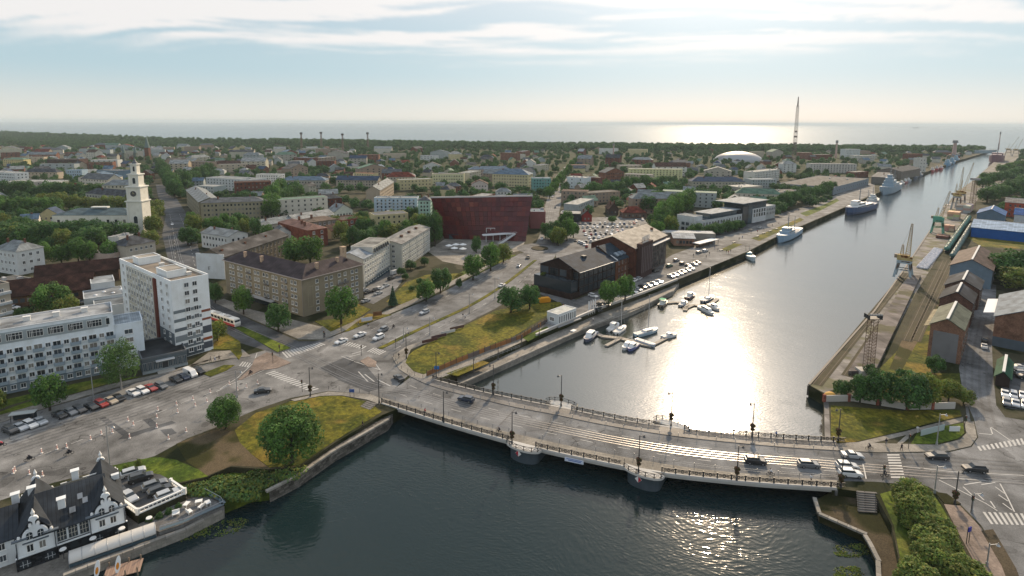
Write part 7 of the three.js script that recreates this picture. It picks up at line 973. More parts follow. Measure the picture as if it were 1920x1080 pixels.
{ const q = PX([[262, 995], [318, 958], [385, 932], [415, 948], [420, 956], [345, 990], [300, 1005]], LV - 1.9), t = thing('terrace_deck', 'grey waterside terrace deck with glass railing and steps', 'terrace'); M('deck', poly(q, LV - 1.0, 0.9), SM([0.24, 0.25, 0.27], { map: T.paving }), t); for (let i = 2; i < 6; i++) { const a = q[i], b = q[i + 1]; M('glass_panel', bar([a[0], LV - 0.5, a[1]], [b[0], LV - 0.5, b[1]], 0.04, 0.9), glassB, t); M('handrail', bar([a[0], LV + 0.05, a[1]], [b[0], LV + 0.05, b[1]], 0.07), steelM, t); } for (let i = 0; i < 5; i++) { const p = G(297 - i * 4, 985 + i * 3, LV - 1.6); M('step', bx(5, 0.16, 0.5, p[0], LV - 1.1 - i * 0.17, p[1], 0.5), matC([0.3, 0.31, 0.33]), t); } }
[[330, 966, 'small white table near the terrace steps'], [350, 950, 'white table in the middle of the terrace'], [355, 962, 'white chair set by the glass railing'], [373, 945, 'white sofa set on the terrace'], [378, 952, 'white table beside the sofa set'], [390, 947, 'white armchair at the terrace end']].forEach(([u, v, l], i) => { const p = G(u, v, LV - 1), t = thing(i % 2 ? 'terrace_table' : 'garden_bench', l, i % 2 ? 'table' : 'seat', p[0], LV - 1.0, p[1], 0.5 + i, 'terrace furniture'); M(i % 2 ? 'table_top' : 'seat', bx(1.3, 0.12, 0.9, 0, i % 2 ? 0.7 : 0.45, 0), whiteM, t); if (!(i % 2)) M('backrest', bx(1.3, 0.5, 0.14, 0, 0.72, -0.4), whiteM, t); for (const [x, z] of [[-0.55, -0.35], [0.55, -0.35], [-0.55, 0.35], [0.55, 0.35]]) M('leg', bx(0.08, 0.66, 0.08, x, 0.32 - (i % 2 ? 0 : 0.1), z), whiteM, t); });
{ const p = G(232, 1074, 0), t = thing('jetty', 'small wooden jetty at the bottom edge', 'jetty', p[0], 0, p[1], 0.4); for (let i = 0; i < 14; i++) M('plank', bx(0.36, 0.1, 3.4, -2.6 + i * 0.4, 0.7, 0), SM(i % 2 ? [0.3, 0.21, 0.16] : [0.26, 0.18, 0.14]), t); for (const x of [-2.4, 0.6, 2.4]) for (const z of [-1.6, 1.6]) M('pile', cyl(0.12, 0.12, 2.4, x, -0.8, z, 8), matC([0.2, 0.16, 0.12]), t); for (const [u, v, r, l] of [[219, 1067, 0.3, 'orange and white paddle board standing on the jetty'], [180, 1076, 0.5, 'orange and white paddle board at the bottom edge']]) { const q = G(u, v + 8, 0.7), s = thing('paddle_board', l, 'paddle board', q[0], 0.6, q[1], r); const sh = new THREE.SphereGeometry(1, 14, 10); M('board', sh.clone().scale(0.42, 1.5, 0.07).translate(0, 1.5, 0), whiteM, s); M('deck_pad', sh.clone().scale(0.26, 0.7, 0.09).translate(0, 1.3, 0.02), matC([0.6, 0.22, 0.03]), s); s.rotation.x = -0.3; } }
// stairs on the banks
const stepM = SM([0.3, 0.285, 0.265], { map: T.stone, roughness: 0.9 });
function stairs(label, px, n, h0, h1) { const p = px.map(([u, v], i) => G(u, v, i < 2 ? h0 : h1)), t = thing('stairs', label, 'stairs'); for (let i = 0; i < n; i++) { const a = quadAt(p, 0, (i + 0.5) / n), b = quadAt(p, 1, (i + 0.5) / n), y = h0 + (h1 - h0) * (i + 0.5) / n; M('step', bar([a[0], y, a[1]], [b[0], y, b[1]], 0.22, hypot(p[3][0] - p[0][0], p[3][1] - p[0][1]) / n * 0.98), stepM, t); } }
stairs('broad shallow steps from the bridge down to the quay', [[688, 752], [707, 757], [676, 786], [658, 776]], 9, LV + 0.15, LV - 0.3); stairs('straight flight of steps beside the bridge end', [[1606, 920], [1644, 923], [1643, 962], [1609, 960]], 9, LV + 0.1, LV - 1.5);
// ---------- boats ----------
function hullG(L, B, H, sheer = 0.3, dr = 0.3) { // pointed bow at +x
  const n = 14, pos = [], idx = [], pr = [[0, -dr], [0.72, -dr * 0.6], [0.95, 0.2 * H], [1, H]]; for (let i = 0; i <= n; i++) { const t = i / n, x = -L / 2 + L * t, b = B / 2 * (t < 0.55 ? 0.82 + 0.18 * sin(t / 0.55 * PI / 2) : sqrt(max(0, 1 - pow((t - 0.55) / 0.45, 2.2)))), y = sheer * pow(abs(t - 0.4) / 0.6, 2); for (const s of [-1, 1]) for (const [k, h] of (s < 0 ? pr : pr)) pos.push(x + (h > 0 ? t * 0.3 * h / H : 0), h + (h >= H ? y : 0), s * b * k); }
  const m = 8; for (let i = 0; i < n; i++) for (let s = 0; s < 2; s++) for (let k = 0; k < 3; k++) { const a = i * m + s * 4 + k, b = a + m; s ? idx.push(a, b, a + 1, b, b + 1, a + 1) : idx.push(a, a + 1, b, b, a + 1, b + 1); } for (let i = 0; i < n; i++) { const a = i * m + 3, b = i * m + 7, c = a + m, d = b + m; idx.push(a, b, c, b, d, c); } idx.push(0, 4, 3, 4, 7, 3);
  const g = new THREE.BufferGeometry(); g.setAttribute('position', new THREE.Float32BufferAttribute(pos, 3)); g.setIndex(idx); const q = g.toNonIndexed(); q.computeVertexNormals(); return boxUV(q);
}
const hullGc = (L, B, H) => gc(`h${L}_${B}_${H}`, () => hullG(L, B, H, H * 0.35));
function boat(u, v, u2, v2, o, label, group) { const p = G(u, v, 0), q = G(u2, v2, 0), t = thing(o.name || 'motor_boat', label, o.cat || 'boat', p[0], 0, p[1], atan2(-(q[1] - p[1]), q[0] - p[0]), group), { L, B, H } = o; M('hull', hullGc(L, B, H), matC(o.c, 0.4), t); M('deck', hullGc(L, B, H).clone().scale(0.94, 0.1, 0.86).translate(0, H * 1.06, 0), matC(o.dk || [0.55, 0.54, 0.52], 0.6), t);
  if (o.cabin) { const [cl, ch, cx] = o.cabin; M('cabin', sideProfile([[-cl / 2, 0], [cl / 2 + 0.4, 0], [cl / 2 - 0.4, ch], [-cl / 2, ch]], B * 0.66, 0.06).translate(cx, H, 0), matC(o.cc || [0.66, 0.66, 0.65], 0.4), t); M('cabin_window', bx(cl * 0.8, ch * 0.35, B * 0.68, cx, H + ch * 0.62, 0), glassM, t); }
  if (o.mast) { M('mast', cyl(0.15, 0.1, o.mast, L * 0.08, H, 0, 7), matC([0.5, 0.5, 0.5], 0.4, 0.5), t); M('boom', mg([bar([L * 0.08, H + 1.3, 0], [-L * 0.36, H + 1.2, 0], 0.2)]), matC([0.12, 0.14, 0.2]), t); M('rigging', mg([bar([L * 0.08, H + o.mast * 0.97, 0], [L * 0.5, H * 1.3, 0], 0.03), bar([L * 0.08, H + o.mast * 0.97, 0], [-L * 0.48, H * 1.1, 0], 0.03)]), steelM, t); } if (o.top) M('sunshade', mg([bx(L * 0.4, 0.08, B * 0.8, -L * 0.1, H + 2.0, 0), ...[[-1, -1], [-1, 1], [1, -1], [1, 1]].map(([a, b]) => bx(0.06, 2, 0.06, -L * 0.1 + a * L * 0.18, H + 1, b * B * 0.36))]), matC(o.top), t); return t; }
const Wt = [0.64, 0.65, 0.65], MB = { L: 7, B: 2.5, H: 0.9, c: Wt, cabin: [2.6, 1.1, 0.3] };
boat(1212, 626, 1232, 620, { name: 'sailing_yacht', L: 12, B: 3.4, H: 1.1, c: [0.3, 0.4, 0.47], cabin: [4, 0.7, 0.4], mast: 14 }, 'blue-grey sailing yacht with bare mast in the marina middle'); boat(1150, 616, 1160, 608, { ...MB, L: 9, B: 3, cabin: [3, 1.6, 0] }, 'white cabin cruiser behind the first pontoon'); boat(1163, 621, 1175, 612, { name: 'sailing_yacht', L: 9, B: 2.8, H: 0.9, c: Wt, cabin: [3, 0.6, 0], mast: 11 }, 'white sailing yacht next to the cabin cruiser'); boat(1075, 629, 1085, 624, MB, 'small white cabin boat at the quay wall'); boat(1107, 633, 1098, 641, { ...MB, L: 10, B: 3.4, c: [0.1, 0.11, 0.16], cabin: [4, 1.5, 0] }, 'dark blue motor yacht at the pontoon foot'); boat(1177, 651, 1170, 656, MB, 'white speedboat left of the pontoon tip'); boat(1187, 653, 1180, 658, { ...MB, c: [0.12, 0.14, 0.3] }, 'dark blue speedboat left of the pontoon tip'); boat(1210, 645, 1222, 649, { ...MB, c: [0.4, 0.45, 0.52], L: 8, cabin: null }, 'covered grey boat at the pontoon tip'); boat(1255, 632, 1268, 629, { ...MB, cabin: [1.6, 0.8, 0] }, 'open white boat at the end of the pontoon arm'); boat(1243, 572, 1250, 566, { name: 'green_canopy_boat', L: 8, B: 3, H: 1, c: [0.2, 0.16, 0.12], cabin: [3.4, 1.2, 0], top: [0.02, 0.28, 0.14] }, 'wooden boat with bright green roof by the second pontoon'); boat(1294, 557, 1304, 550, { ...MB, L: 9, B: 3, c: [0.16, 0.1, 0.1], cabin: [3, 1.4, 0] }, 'dark wooden cruiser beyond the green-roofed boat'); boat(1281, 572, 1290, 566, { ...MB, c: [0.4, 0.42, 0.45] }, 'grey boat in the bend of the second pontoon'); boat(1327, 563, 1340, 556, { name: 'sailing_yacht', L: 11, B: 3, H: 1, c: [0.2, 0.22, 0.26], cabin: [3, 0.6, 0], mast: 14 }, 'dark sailing yacht at the outer pontoon'); [[1320, 582, 'first'], [1327, 586, 'second'], [1338, 578, 'third']].forEach(([u, v, n]) => boat(u, v, u + 8, v + 4, MB, `${n} of three small boats at the outer pontoon end`, 'outer pontoon boats')); boat(1222, 565, 1232, 561, { ...MB, cabin: null, L: 6 }, 'open dinghy at the stone walkway');
// pontoons, planked
function pontoon(label, px, w) { const t = thing('pontoon', label, 'pontoon'), ln = PX(px, 0.5); M('float', poly(strip(ln, -w / 2 + 0.15, w / 2 - 0.15), 0.4, 0.7), matC([0.25, 0.24, 0.22]), t); for (const [x, z, th] of along(ln, 1.1)) { const p = M('plank', gc('pl' + w, () => bx(1.02, 0.1, w)), matC([0.3, 0.27, 0.23]), t); p.position.set(x, 0.5, z); p.rotation.y = th; } }
pontoon('main planked pontoon running out from the quay', [[1098, 616], [1130, 630], [1165, 634], [1200, 644], [1222, 648]], 2.2); pontoon('short side arm of the main pontoon', [[1165, 633], [1136, 648]], 1.4); pontoon('long side arm with the open boat', [[1222, 647], [1250, 633]], 1.4); pontoon('second pontoon with a kinked deck', [[1245, 568], [1266, 566], [1290, 569], [1284, 582]], 1.8); pontoon('outer leg of the second pontoon', [[1284, 578], [1300, 571], [1325, 575], [1345, 560]], 1.8);
// ---------- ships ----------
function ship(u, v, u2, v2, L, o, label, group) { const p = G(u, v, 0), q = G(u2, v2, 0), t = thing(o.name || 'ship', label, 'ship', p[0], 0, p[1], atan2(-(q[1] - p[1]), q[0] - p[0]), group), B = o.B || L * 0.19, H = o.H || L * 0.085; M('hull', hullGc(L, B, H), matC(o.c, 0.5), t); if (o.band) M('boot_stripe', hullGc(L, B, H).clone().scale(1.002, 0.35, 1.012), matC(o.band, 0.5), t); M('deck', hullGc(L, B, H).clone().scale(0.95, 0.06, 0.9).translate(0, H * 1.02, 0), matC(o.dk || [0.3, 0.3, 0.3]), t);
  const s = o.s || [[0, 0.34, 0.1], [0.04, 0.22, 0.18], [0.06, 0.12, 0.25]]; s.forEach(([x, l, y], i) => { M('deckhouse', bx(L * l, L * 0.05, B * (0.72 - i * 0.14), x * L, H + L * (y * 0.62 - 0.037), 0), matC(o.sc || Wt, 0.5), t); M('window_band', bx(L * l * 0.9, L * 0.014, B * (0.73 - i * 0.14), x * L, H + L * (y * 0.62 - 0.025), 0), glassM, t); });
  M('mast', mg([cyl(L * 0.008, L * 0.004, L * 0.3, L * 0.05, H, 0, 6), bar([0, H + L * 0.22, 0], [L * 0.1, H + L * 0.22, 0], L * 0.006), cyl(L * 0.005, L * 0.003, L * 0.22, -L * 0.3, H, 0, 6)]), matC(o.mc || [0.2, 0.22, 0.24]), t); if (o.crane) M('derrick', mg([bar([-L * 0.2, H, 0], [-L * 0.34, H + L * 0.22, 0], L * 0.01), bar([L * 0.25, H, 0], [L * 0.38, H + L * 0.2, 0], L * 0.01)]), matC([0.35, 0.3, 0.2]), t); return t; }
const navy = [0.21, 0.29, 0.36];
ship(1478, 446, 1456, 457, 46, { name: 'patrol_ship', c: [0.2, 0.31, 0.42], sc: [0.25, 0.34, 0.42], s: [[0.08, 0.3, 0.1], [0.1, 0.16, 0.17]] }, 'blue-grey patrol ship with raked bow at the promenade quay'); ship(1403, 483, 1414, 491, 19, { name: 'fishing_boat', B: 5.4, H: 2, c: [0.42, 0.5, 0.52], sc: [0.1, 0.3, 0.38], s: [[-0.1, 0.3, 0.12]], crane: 1 }, 'small white and turquoise fishing boat at the quay steps'); ship(1612, 397, 1590, 403, 62, { name: 'tug_boat', B: 12, c: [0.03, 0.07, 0.16], sc: Wt, band: [0.02, 0.04, 0.1], s: [[0, 0.7, 0.06], [0.1, 0.3, 0.12], [0.2, 0.14, 0.18]] }, 'dark blue and white working ship crowded with white gear'); ship(1634, 384, 1648, 378, 46, { name: 'survey_ship', c: [0.3, 0.33, 0.34], sc: [0.42, 0.45, 0.46] }, 'pale grey ship moored behind the dark blue one'); ship(1668, 360, 1645, 371, 84, { name: 'naval_ship', c: navy, sc: navy, s: [[-0.05, 0.5, 0.09], [0.04, 0.3, 0.16], [0.1, 0.16, 0.23], [0.08, 0.08, 0.29]] }, 'large blue-grey naval ship with stepped bridge'); [[1690, 346, 'first', [0.4, 0.42, 0.44]], [1697, 343, 'second', [0.35, 0.1, 0.1]], [1703, 341, 'third', [0.3, 0.32, 0.36]]].forEach(([u, v, n, c]) => ship(u, v, u - 12, v + 5, 26, { name: 'fishing_boat', c, crane: 1 }, `${n} fishing boat in the cluster beyond the naval ship`, 'fishing cluster')); [[1715, 335, 'nearer'], [1724, 331, 'farther']].forEach(([u, v, n]) => ship(u, v, u - 12, v + 5, 34, { name: 'fishing_boat', c: [0.07, 0.09, 0.13], sc: [0.3, 0.33, 0.36], crane: 1 }, `${n} of two dark trawlers`, 'dark trawlers')); [[1748, 322], [1756, 319], [1764, 318]].forEach(([u, v], i) => ship(u, v, u - 6, v + 5, 34, { name: 'fishing_boat', c: [0.36, 0.05, 0.06], sc: [0.5, 0.5, 0.5], crane: 1 }, `${['left', 'middle', 'right'][i]} one of three red-hulled trawlers`, 'red trawlers')); [[1776, 311], [1784, 307], [1792, 303]].forEach(([u, v], i) => ship(u, v, u - 8, v + 4, 58, { name: 'naval_ship', c: [0.12, 0.26, 0.4], sc: [0.2, 0.32, 0.42], crane: 1 }, `${['left', 'middle', 'right'][i]} one of the blue ships far up the canal`, 'far blue ships')); ship(1868, 305, 1864, 312, 95, { name: 'cargo_ship', B: 26, H: 14, c: [0.14, 0.06, 0.08], sc: [0.16, 0.1, 0.12], s: [[-0.3, 0.3, 0.12], [0.1, 0.6, 0.08]] }, 'dark maroon cargo ship near the canal mouth'); ship(1854, 331, 1846, 336, 16, { name: 'tug_boat', c: [0.12, 0.13, 0.15], s: [[0.05, 0.3, 0.14]] }, 'small dark tug by the right-hand quay'); { const s = ship(1717, 240.4, 1690, 240.4, 130, { name: 'far_freighter', B: 22, H: 9, c: [0.12, 0.12, 0.14], s: [[-0.36, 0.14, 0.14]] }, 'tiny freighter on the sea horizon'); s.scale.setScalar(1.6); } ship(1777, 392, 1772, 402, 24, { name: 'barge_tug', B: 7, c: [0.14, 0.12, 0.11], sc: [0.35, 0.3, 0.26], s: [[-0.2, 0.24, 0.14]] }, 'brown working boat below the big crane pair');
// ---------- cranes and masts ----------
function lattice(a, b, w0, w1, n, t = 0.1) { const A = new THREE.Vector3(...a), B = new THREE.Vector3(...b), d = B.clone().sub(A).normalize(), u = new THREE.Vector3(abs(d.y) > 0.8 ? 1 : 0, abs(d.y) > 0.8 ? 0 : 1, 0).cross(d).normalize(), v = d.clone().cross(u), out = [], P = (i, k) => { const s = i / n, w = (w0 + (w1 - w0) * s) / 2, su = k === 0 || k === 3 ? -1 : 1, sv = k < 2 ? -1 : 1; return A.clone().lerp(B, s).addScaledVector(u, su * w).addScaledVector(v, sv * w).toArray(); }; for (let k = 0; k < 4; k++) { out.push(bar(P(0, k), P(n, k), t)); for (let i = 0; i < n; i++) { out.push(bar(P(i, k), P(i + 1, (k + 1) % 4), t * 0.6)); out.push(bar(P(i + 1, k), P(i + 1, (k + 1) % 4), t * 0.6)); } } return mg(out); }
function crane(u, v, vt, lean, c, label, o = {}) { const p = G(u, v), s = SC(p[1]), H = (v - vt) * s, t = thing('portal_crane', label, 'crane', p[0], LV + 0.05, p[1], o.turn ?? -0.72), ph = o.ph ?? H * 0.27, w = o.w ?? 7, gm = SM(c, { map: T.rust, roughness: 0.7 }), ym = SM([0.42, 0.32, 0.14], { map: T.rust, roughness: 0.7 }); for (const [a, b] of [[-1, -1], [-1, 1], [1, -1], [1, 1]]) M('leg', bar([a * w / 2, 0, b * w / 2], [a * w * 0.34, ph, b * w * 0.34], 1.0), gm, t); M('portal_frame', mg([bx(w * 0.86, 1.3, w * 0.86, 0, ph + 0.6, 0), bx(w * 0.7, 0.5, 0.6, 0, ph * 0.55, w * 0.42), bx(w * 0.7, 0.5, 0.6, 0, ph * 0.55, -w * 0.42)]), gm, t); M('machine_house', mg([bx(w * 0.7, 2.6, w * 0.5, -w * 0.1, ph + 2.6, 0), bx(1.6, 2, 1.6, w * 0.36, ph + 2.4, 1.4)]), o.hc ? matC(o.hc) : ym, t); M('cab_window', bx(0.1, 1.0, 1.2, w * 0.36 + 0.82, ph + 2.7, 1.4), glassM, t); M('boom', lattice([w * 0.15, ph + 3.4, 0], [w * 0.15 + lean * H, H, 0], 2.0, 0.7, 14, 0.16), ym, t); M('tower_frame', lattice([-w * 0.2, ph + 3.4, 0], [-w * 0.2 + lean * H * 0.2, ph + (H - ph) * 0.45, 0], 1.6, 0.6, 6, 0.16), ym, t); M('cable', mg([bar([w * 0.15 + lean * H, H, 0], [-w * 0.2, ph + (H - ph) * 0.45, 0], 0.06), bar([w * 0.15 + lean * H, H, 0], [w * 0.15 + lean * H + 0.1, H * 0.6, 0], 0.06)]), ironM, t); M('counterweight', bx(1.8, 1.8, 2, -w * 0.5, ph + 3, 0), matC([0.25, 0.2, 0.15]), t); return t; }
crane(1693, 519, 415, 0.02, [0.32, 0.4, 0.44], 'nearest portal crane with pale blue legs and upright boom'); crane(1757, 437, 356, 0.12, [0.12, 0.3, 0.22], 'green-legged portal crane beyond the sacks', { hc: [0.1, 0.3, 0.22] }); crane(1792, 393, 313, 0.03, [0.34, 0.36, 0.36], 'left crane of the tall pair by the canal', { ph: 11 }); crane(1800, 390, 304, 0.12, [0.34, 0.36, 0.36], 'right crane of the tall pair by the canal', { ph: 12 }); crane(1890, 292, 257, 0.3, [0.2, 0.22, 0.24], 'far crane at the canal mouth leaning right', { ph: 14, w: 12 }); crane(1904, 293, 260, 0.18, [0.2, 0.22, 0.24], 'second far crane at the canal mouth', { ph: 14, w: 12 });
function mast(u, v, vt, w, label, o = {}) { const p = G(u, v, o.base ?? LV), s = SC(p[1]), H = (v - vt) * s, t = thing(o.name || 'lattice_mast', label, 'mast', p[0], o.base ?? LV, p[1]); M('lattice', lattice([0, 0, 0], [0, H * (o.cut ?? 1), 0], w, w * (o.taper ?? 0.8), o.n ?? 16, o.t ?? 0.12), o.mat || SM([0.2, 0.15, 0.12], { map: T.rust }), t); return [t, H]; }
{ const [t, H] = mast(1627, 701, 586, 2.2, 'rusty lattice light mast on the wharf edge', { taper: 0.9, n: 18 }); M('platform', mg([bx(4, 0.2, 3, 0, H, 0), ...[-1.9, 1.9].map((x) => bx(0.08, 1.1, 3, x, H + 0.6, 0)), ...[-1.4, 1.4].map((z) => bx(4, 0.08, 0.08, 0, H + 1.1, z))]), ironM, t); for (let i = 0; i < 5; i++) M('floodlight', bx(0.6, 0.5, 0.4, -1.6 + i * 0.8, H + 1.4, 1.3), matC([0.3, 0.3, 0.3]), t); M('base_block', bx(3.4, 1.6, 3.4, -1.4, 0.8, 0), concreteM, t); }
{ const [t, H] = mast(1487, 318, 200, 5.5, 'tall slim radio mast with dishes', { taper: 0.5, n: 26, t: 0.32, mat: matC([0.13, 0.1, 0.09]) }); for (const [y, s] of [[0.18, 9], [0.42, 6], [0.52, 6], [0.6, 5]]) M('antenna_platform', bx(s * 0.6, 2.4, s * 0.6, 0, H * y, 0), matC([0.2, 0.17, 0.16]), t); M('spire', cyl(1.2, 0.6, H * 0.15, 0, H * 0.99, 0, 6), matC([0.15, 0.11, 0.1]), t); foot.push([t.position.x, t.position.z, 20]); }
{ const [t, H] = mast(1822, 392, 335, 3.4, 'lattice lighting tower by the crane pair', { taper: 0.7, n: 14, t: 0.2 }); M('lamp_ring', bx(7, 2, 3, 0, H, 0), matC([0.3, 0.3, 0.3]), t); }
for (const [u, v, t0, l] of [[566, 268, 249, 'first floodlight mast of the stadium from the left'], [603, 266, 248, 'second floodlight mast of the stadium'], [643, 268, 251, 'third floodlight mast of the stadium'], [690, 268, 249, 'fourth floodlight mast of the stadium']]) { const [t, H] = mast(u, v + 14, t0, 4, l, { n: 8, t: 0.6, taper: 0.5 }); M('floodlight_rack', bx(7, 5, 1.5, 0, H - 2, 0), matC([0.1, 0.1, 0.1]), t); t.userData.group = 'stadium floodlights'; }
for (const [u, v, t0, w, l] of [[1567, 296, 262, 5, 'thin beacon mast on the shore behind the flats'], [1788, 296, 262, 10, 'red and white light tower on the harbour point'], [1872, 282, 246, 3, 'needle mast near the canal mouth'], [1150, 296, 268, 4, 'slim factory chimney by the shore wood']]) { const p = G(u, v), s = SC(p[1]), H = (v - t0) * s, t = thing('beacon_tower', l, 'tower', p[0], LV, p[1]); M('shaft', cyl(w * 0.5, w * 0.3, H * 0.85, 0, 0, 0, 8), matC([0.42, 0.3, 0.27]), t); M('lantern', cyl(w * 0.6, w * 0.5, H * 0.14, 0, H * 0.82, 0, 8), matC([0.2, 0.2, 0.2]), t); foot.push([p[0], p[1], 10]); }
// ---------- freight on the wharf ----------
{ const tankG = new THREE.CapsuleGeometry(1.45, 9.4, 6, 14).rotateZ(PI / 2).translate(0, 2.6, 0), ribG = mg([-4, -2, 0, 2, 4].map((x) => new THREE.TorusGeometry(1.5, 0.07, 4, 14).rotateY(PI / 2).translate(x, 2.6, 0))), cat = mg([bx(9, 0.1, 0.7, 0, 4.15, 0), bx(1, 0.5, 0.9, 0, 4.2, 0)]), chG = mg([bx(11.6, 0.4, 2.4, 0, 1.0, 0)]), whG = new THREE.CylinderGeometry(0.46, 0.46, 1.7, 12).rotateX(PI / 2); for (const [a, b, n, c, row] of [[[1774, 475], [1816, 414], 8, [0.045, 0.15, 0.12], 'left'], [[1785, 488], [1822, 426], 8, [0.05, 0.1, 0.1], 'right']]) { const A = G(...a), B = G(...b), L = hypot(B[0] - A[0], B[1] - A[1]), th = atan2(-(B[1] - A[1]), B[0] - A[0]); for (let i = 0; i * 12.6 + 6 < L; i++) { const s = (i * 12.6 + 6) / L, t = thing('tank_wagon', `${['first', 'second', 'third', 'fourth', 'fifth', 'sixth', 'seventh', 'eighth', 'ninth', 'tenth', 'eleventh', 'twelfth', 'thirteenth', 'fourteenth'][i] || 'last'} green tank wagon from the front of the ${row} train`, 'wagon', A[0] + (B[0] - A[0]) * s, LV + 0.1, A[1] + (B[1] - A[1]) * s, th, `${row} tank train`); M('tank', tankG, matC(c, 0.5), t); M('rib', ribG, matC(c.map((v) => v * 1.5), 0.5), t); M('catwalk', cat, matC([0.12, 0.14, 0.13]), t); M('chassis', chG, ironM, t); for (const x of [-4.2, -3, 3, 4.2]) { const w = M('wheel', whG, ironM, t); w.position.set(x, 0.5, 0); } } } }
{ const r = rng(41), bagG = new THREE.SphereGeometry(0.62, 7, 5).scale(1, 0.85, 1), m = [0.5, 0.52, 0.56].map((v) => matC([v, v, v * 1.06])); const q = PX([[1718, 503], [1738, 507], [1768, 470], [1752, 466]]); for (let j = 0; j < 22; j++) for (let i = 0; i < 7; i++) { const p = quadAt(q, (i + 0.5 + (r() - 0.5) * 0.3) / 7, (j + 0.5 + (r() - 0.5) * 0.3) / 22), t = M('bulk_bag', bagG, m[floor(r() * 3)]); t.position.set(p[0], LV + 0.55, p[1]); t.rotation.y = r() * 6; t.scale.set(1.15, 1.1 + r() * 0.5, 1.15); tag(t, 'pale bulk bag in the heap on the wharf', 'bag', 'bulk bags on the wharf'); } }
for (const [u, v, w, h, d, c, l] of [[1788, 410, 10, 6, 8, [0.5, 0.36, 0.26], 'pinkish stack of packed crates on the wharf'], [1780, 432, 7, 4, 6, [0.45, 0.33, 0.24], 'lower stack of crates behind the tank train'], [1808, 396, 22, 5, 10, [0.42, 0.36, 0.3], 'long pile of timber by the crane pair'], [1768, 446, 9, 2, 7, [0.14, 0.07, 0.06], 'rusty scrap heap beside the green crane']]) { const p = G(u, v), t = thing('crate_stack', l, 'stack', p[0], LV + 0.05, p[1], 0.8), r = rng(u); for (let y = 0; y < max(2, h / 2); y++) for (let i = 0; i < 3; i++) for (let k = 0; k < 2; k++) M('crate', gc('cr' + w + h + d, () => bx(w / 3 - 0.15, min(2, h / 2) - 0.1, d / 2 - 0.15)), matC(c.map((q) => q * (0.8 + 0.4 * floor(r() * 3) / 2))), t).position.set(-w / 3 + i * w / 3 + (r() - 0.5) * 0.3, min(2, h / 2) * (y + 0.5), -d / 4 + k * d / 2); }
// crane and rail tracks on the wharf
for (const [a, b, l] of [[[1530, 722], [1700, 512], 'crane rail along the quay edge'], [[1588, 706], [1716, 518], 'crane rail beside the loading dock'], [[1700, 640], [1772, 488], 'railway track leading to the tank train'], [[1716, 640], [1784, 492], 'second railway track beside the sheds']]) { const A = G(...a), B = G(...b); const g = new THREE.Group(); g.name = nm('rail_track'); scene.add(g); tag(g, l, 'track', null, 'structure'); for (const s of [-0.8, 0.8]) M('rail', poly(strip([A, B], s - 0.06, s + 0.06), LV + 0.12), matC([0.1, 0.075, 0.06], 0.7, 0.1), g); M('track_bed', poly(strip([A, B], -1.6, 1.6), LV + 0.09), SM([0.24, 0.24, 0.15], { map: T.dirt }), g); }
// quay edge timbers and fenders
{ const t = thing('quay_fender', 'dark timber fender along the wharf edge', 'fender'); for (const [x, z, th] of along(rightQuay.slice(2, 6), 5)) { const f = M('timber', gc('tim', () => bx(0.4, 3, 0.4)), matC([0.1, 0.085, 0.07]), t); f.position.set(x - 0.25, LV - 1.6, z); f.rotation.y = th; } for (let i = 2; i < 5; i++) { const a = rightQuay[i], b = rightQuay[i + 1]; M('edge_beam', bar([a[0], LV + 0.12, a[1]], [b[0], LV + 0.12, b[1]], 0.3, 0.6), matC([0.16, 0.14, 0.12]), t); } }
// pale wall, tent, railings by the lawn
{ const t = thing('garden_wall', 'low grey wall with brick pillars behind the wharf lawn', 'wall'), ln = PX([[1545, 753], [1600, 752], [1700, 768], [1790, 766]]); for (let i = 0; i < 3; i++) { const a = ln[i], b = ln[i + 1]; M('wall_panel', bar([a[0], LV + 0.9, a[1]], [b[0], LV + 0.9, b[1]], 1.8, 0.3), concreteM, t); } for (const [x, z] of along(ln, 7)) M('pillar', boxUV(bx(0.7, 2.1, 0.7, x, LV + 1.05, z)), wallM('#a0675a', 'brick'), t); const p = G(1556, 745), q = thing('tent', 'small yellow dome tent on the quay corner', 'tent', p[0], LV + 0.1, p[1]); M('canvas', new THREE.SphereGeometry(1.6, 14, 8, 0, 2 * PI, 0, PI / 2).scale(1.1, 0.95, 0.9), matC([0.55, 0.32, 0.08]), q); M('entrance', bx(0.9, 1, 0.1, 0.2, 0.5, 1.36, 0, 0, -0.3), matC([0.3, 0.17, 0.05]), q); }
{ const t = thing('rusty_fence', 'rust-brown panel fence along the promenade side of the lawn', 'fence'), ln = PX([[800, 706], [850, 684], [900, 664], [975, 636], [1040, 596], [1056, 578]]), r = rng(6); for (const [x, z, th] of along(ln, 2.5)) { const p = M('fence_panel', gc('fp', () => bx(2.44, 1.5, 0.08, 1.25, 0.75, 0)), matC([[0.28, 0.13, 0.05], [0.22, 0.11, 0.05], [0.14, 0.11, 0.1]][floor(r() * 3)]), t); p.position.set(x, LV + 0.1, z); p.rotation.y = th; const q = M('fence_post', gc('fpo', () => bx(0.14, 2.3, 0.14, 0, 1.15, 0)), ironM, t); q.position.set(x, LV, z); } }
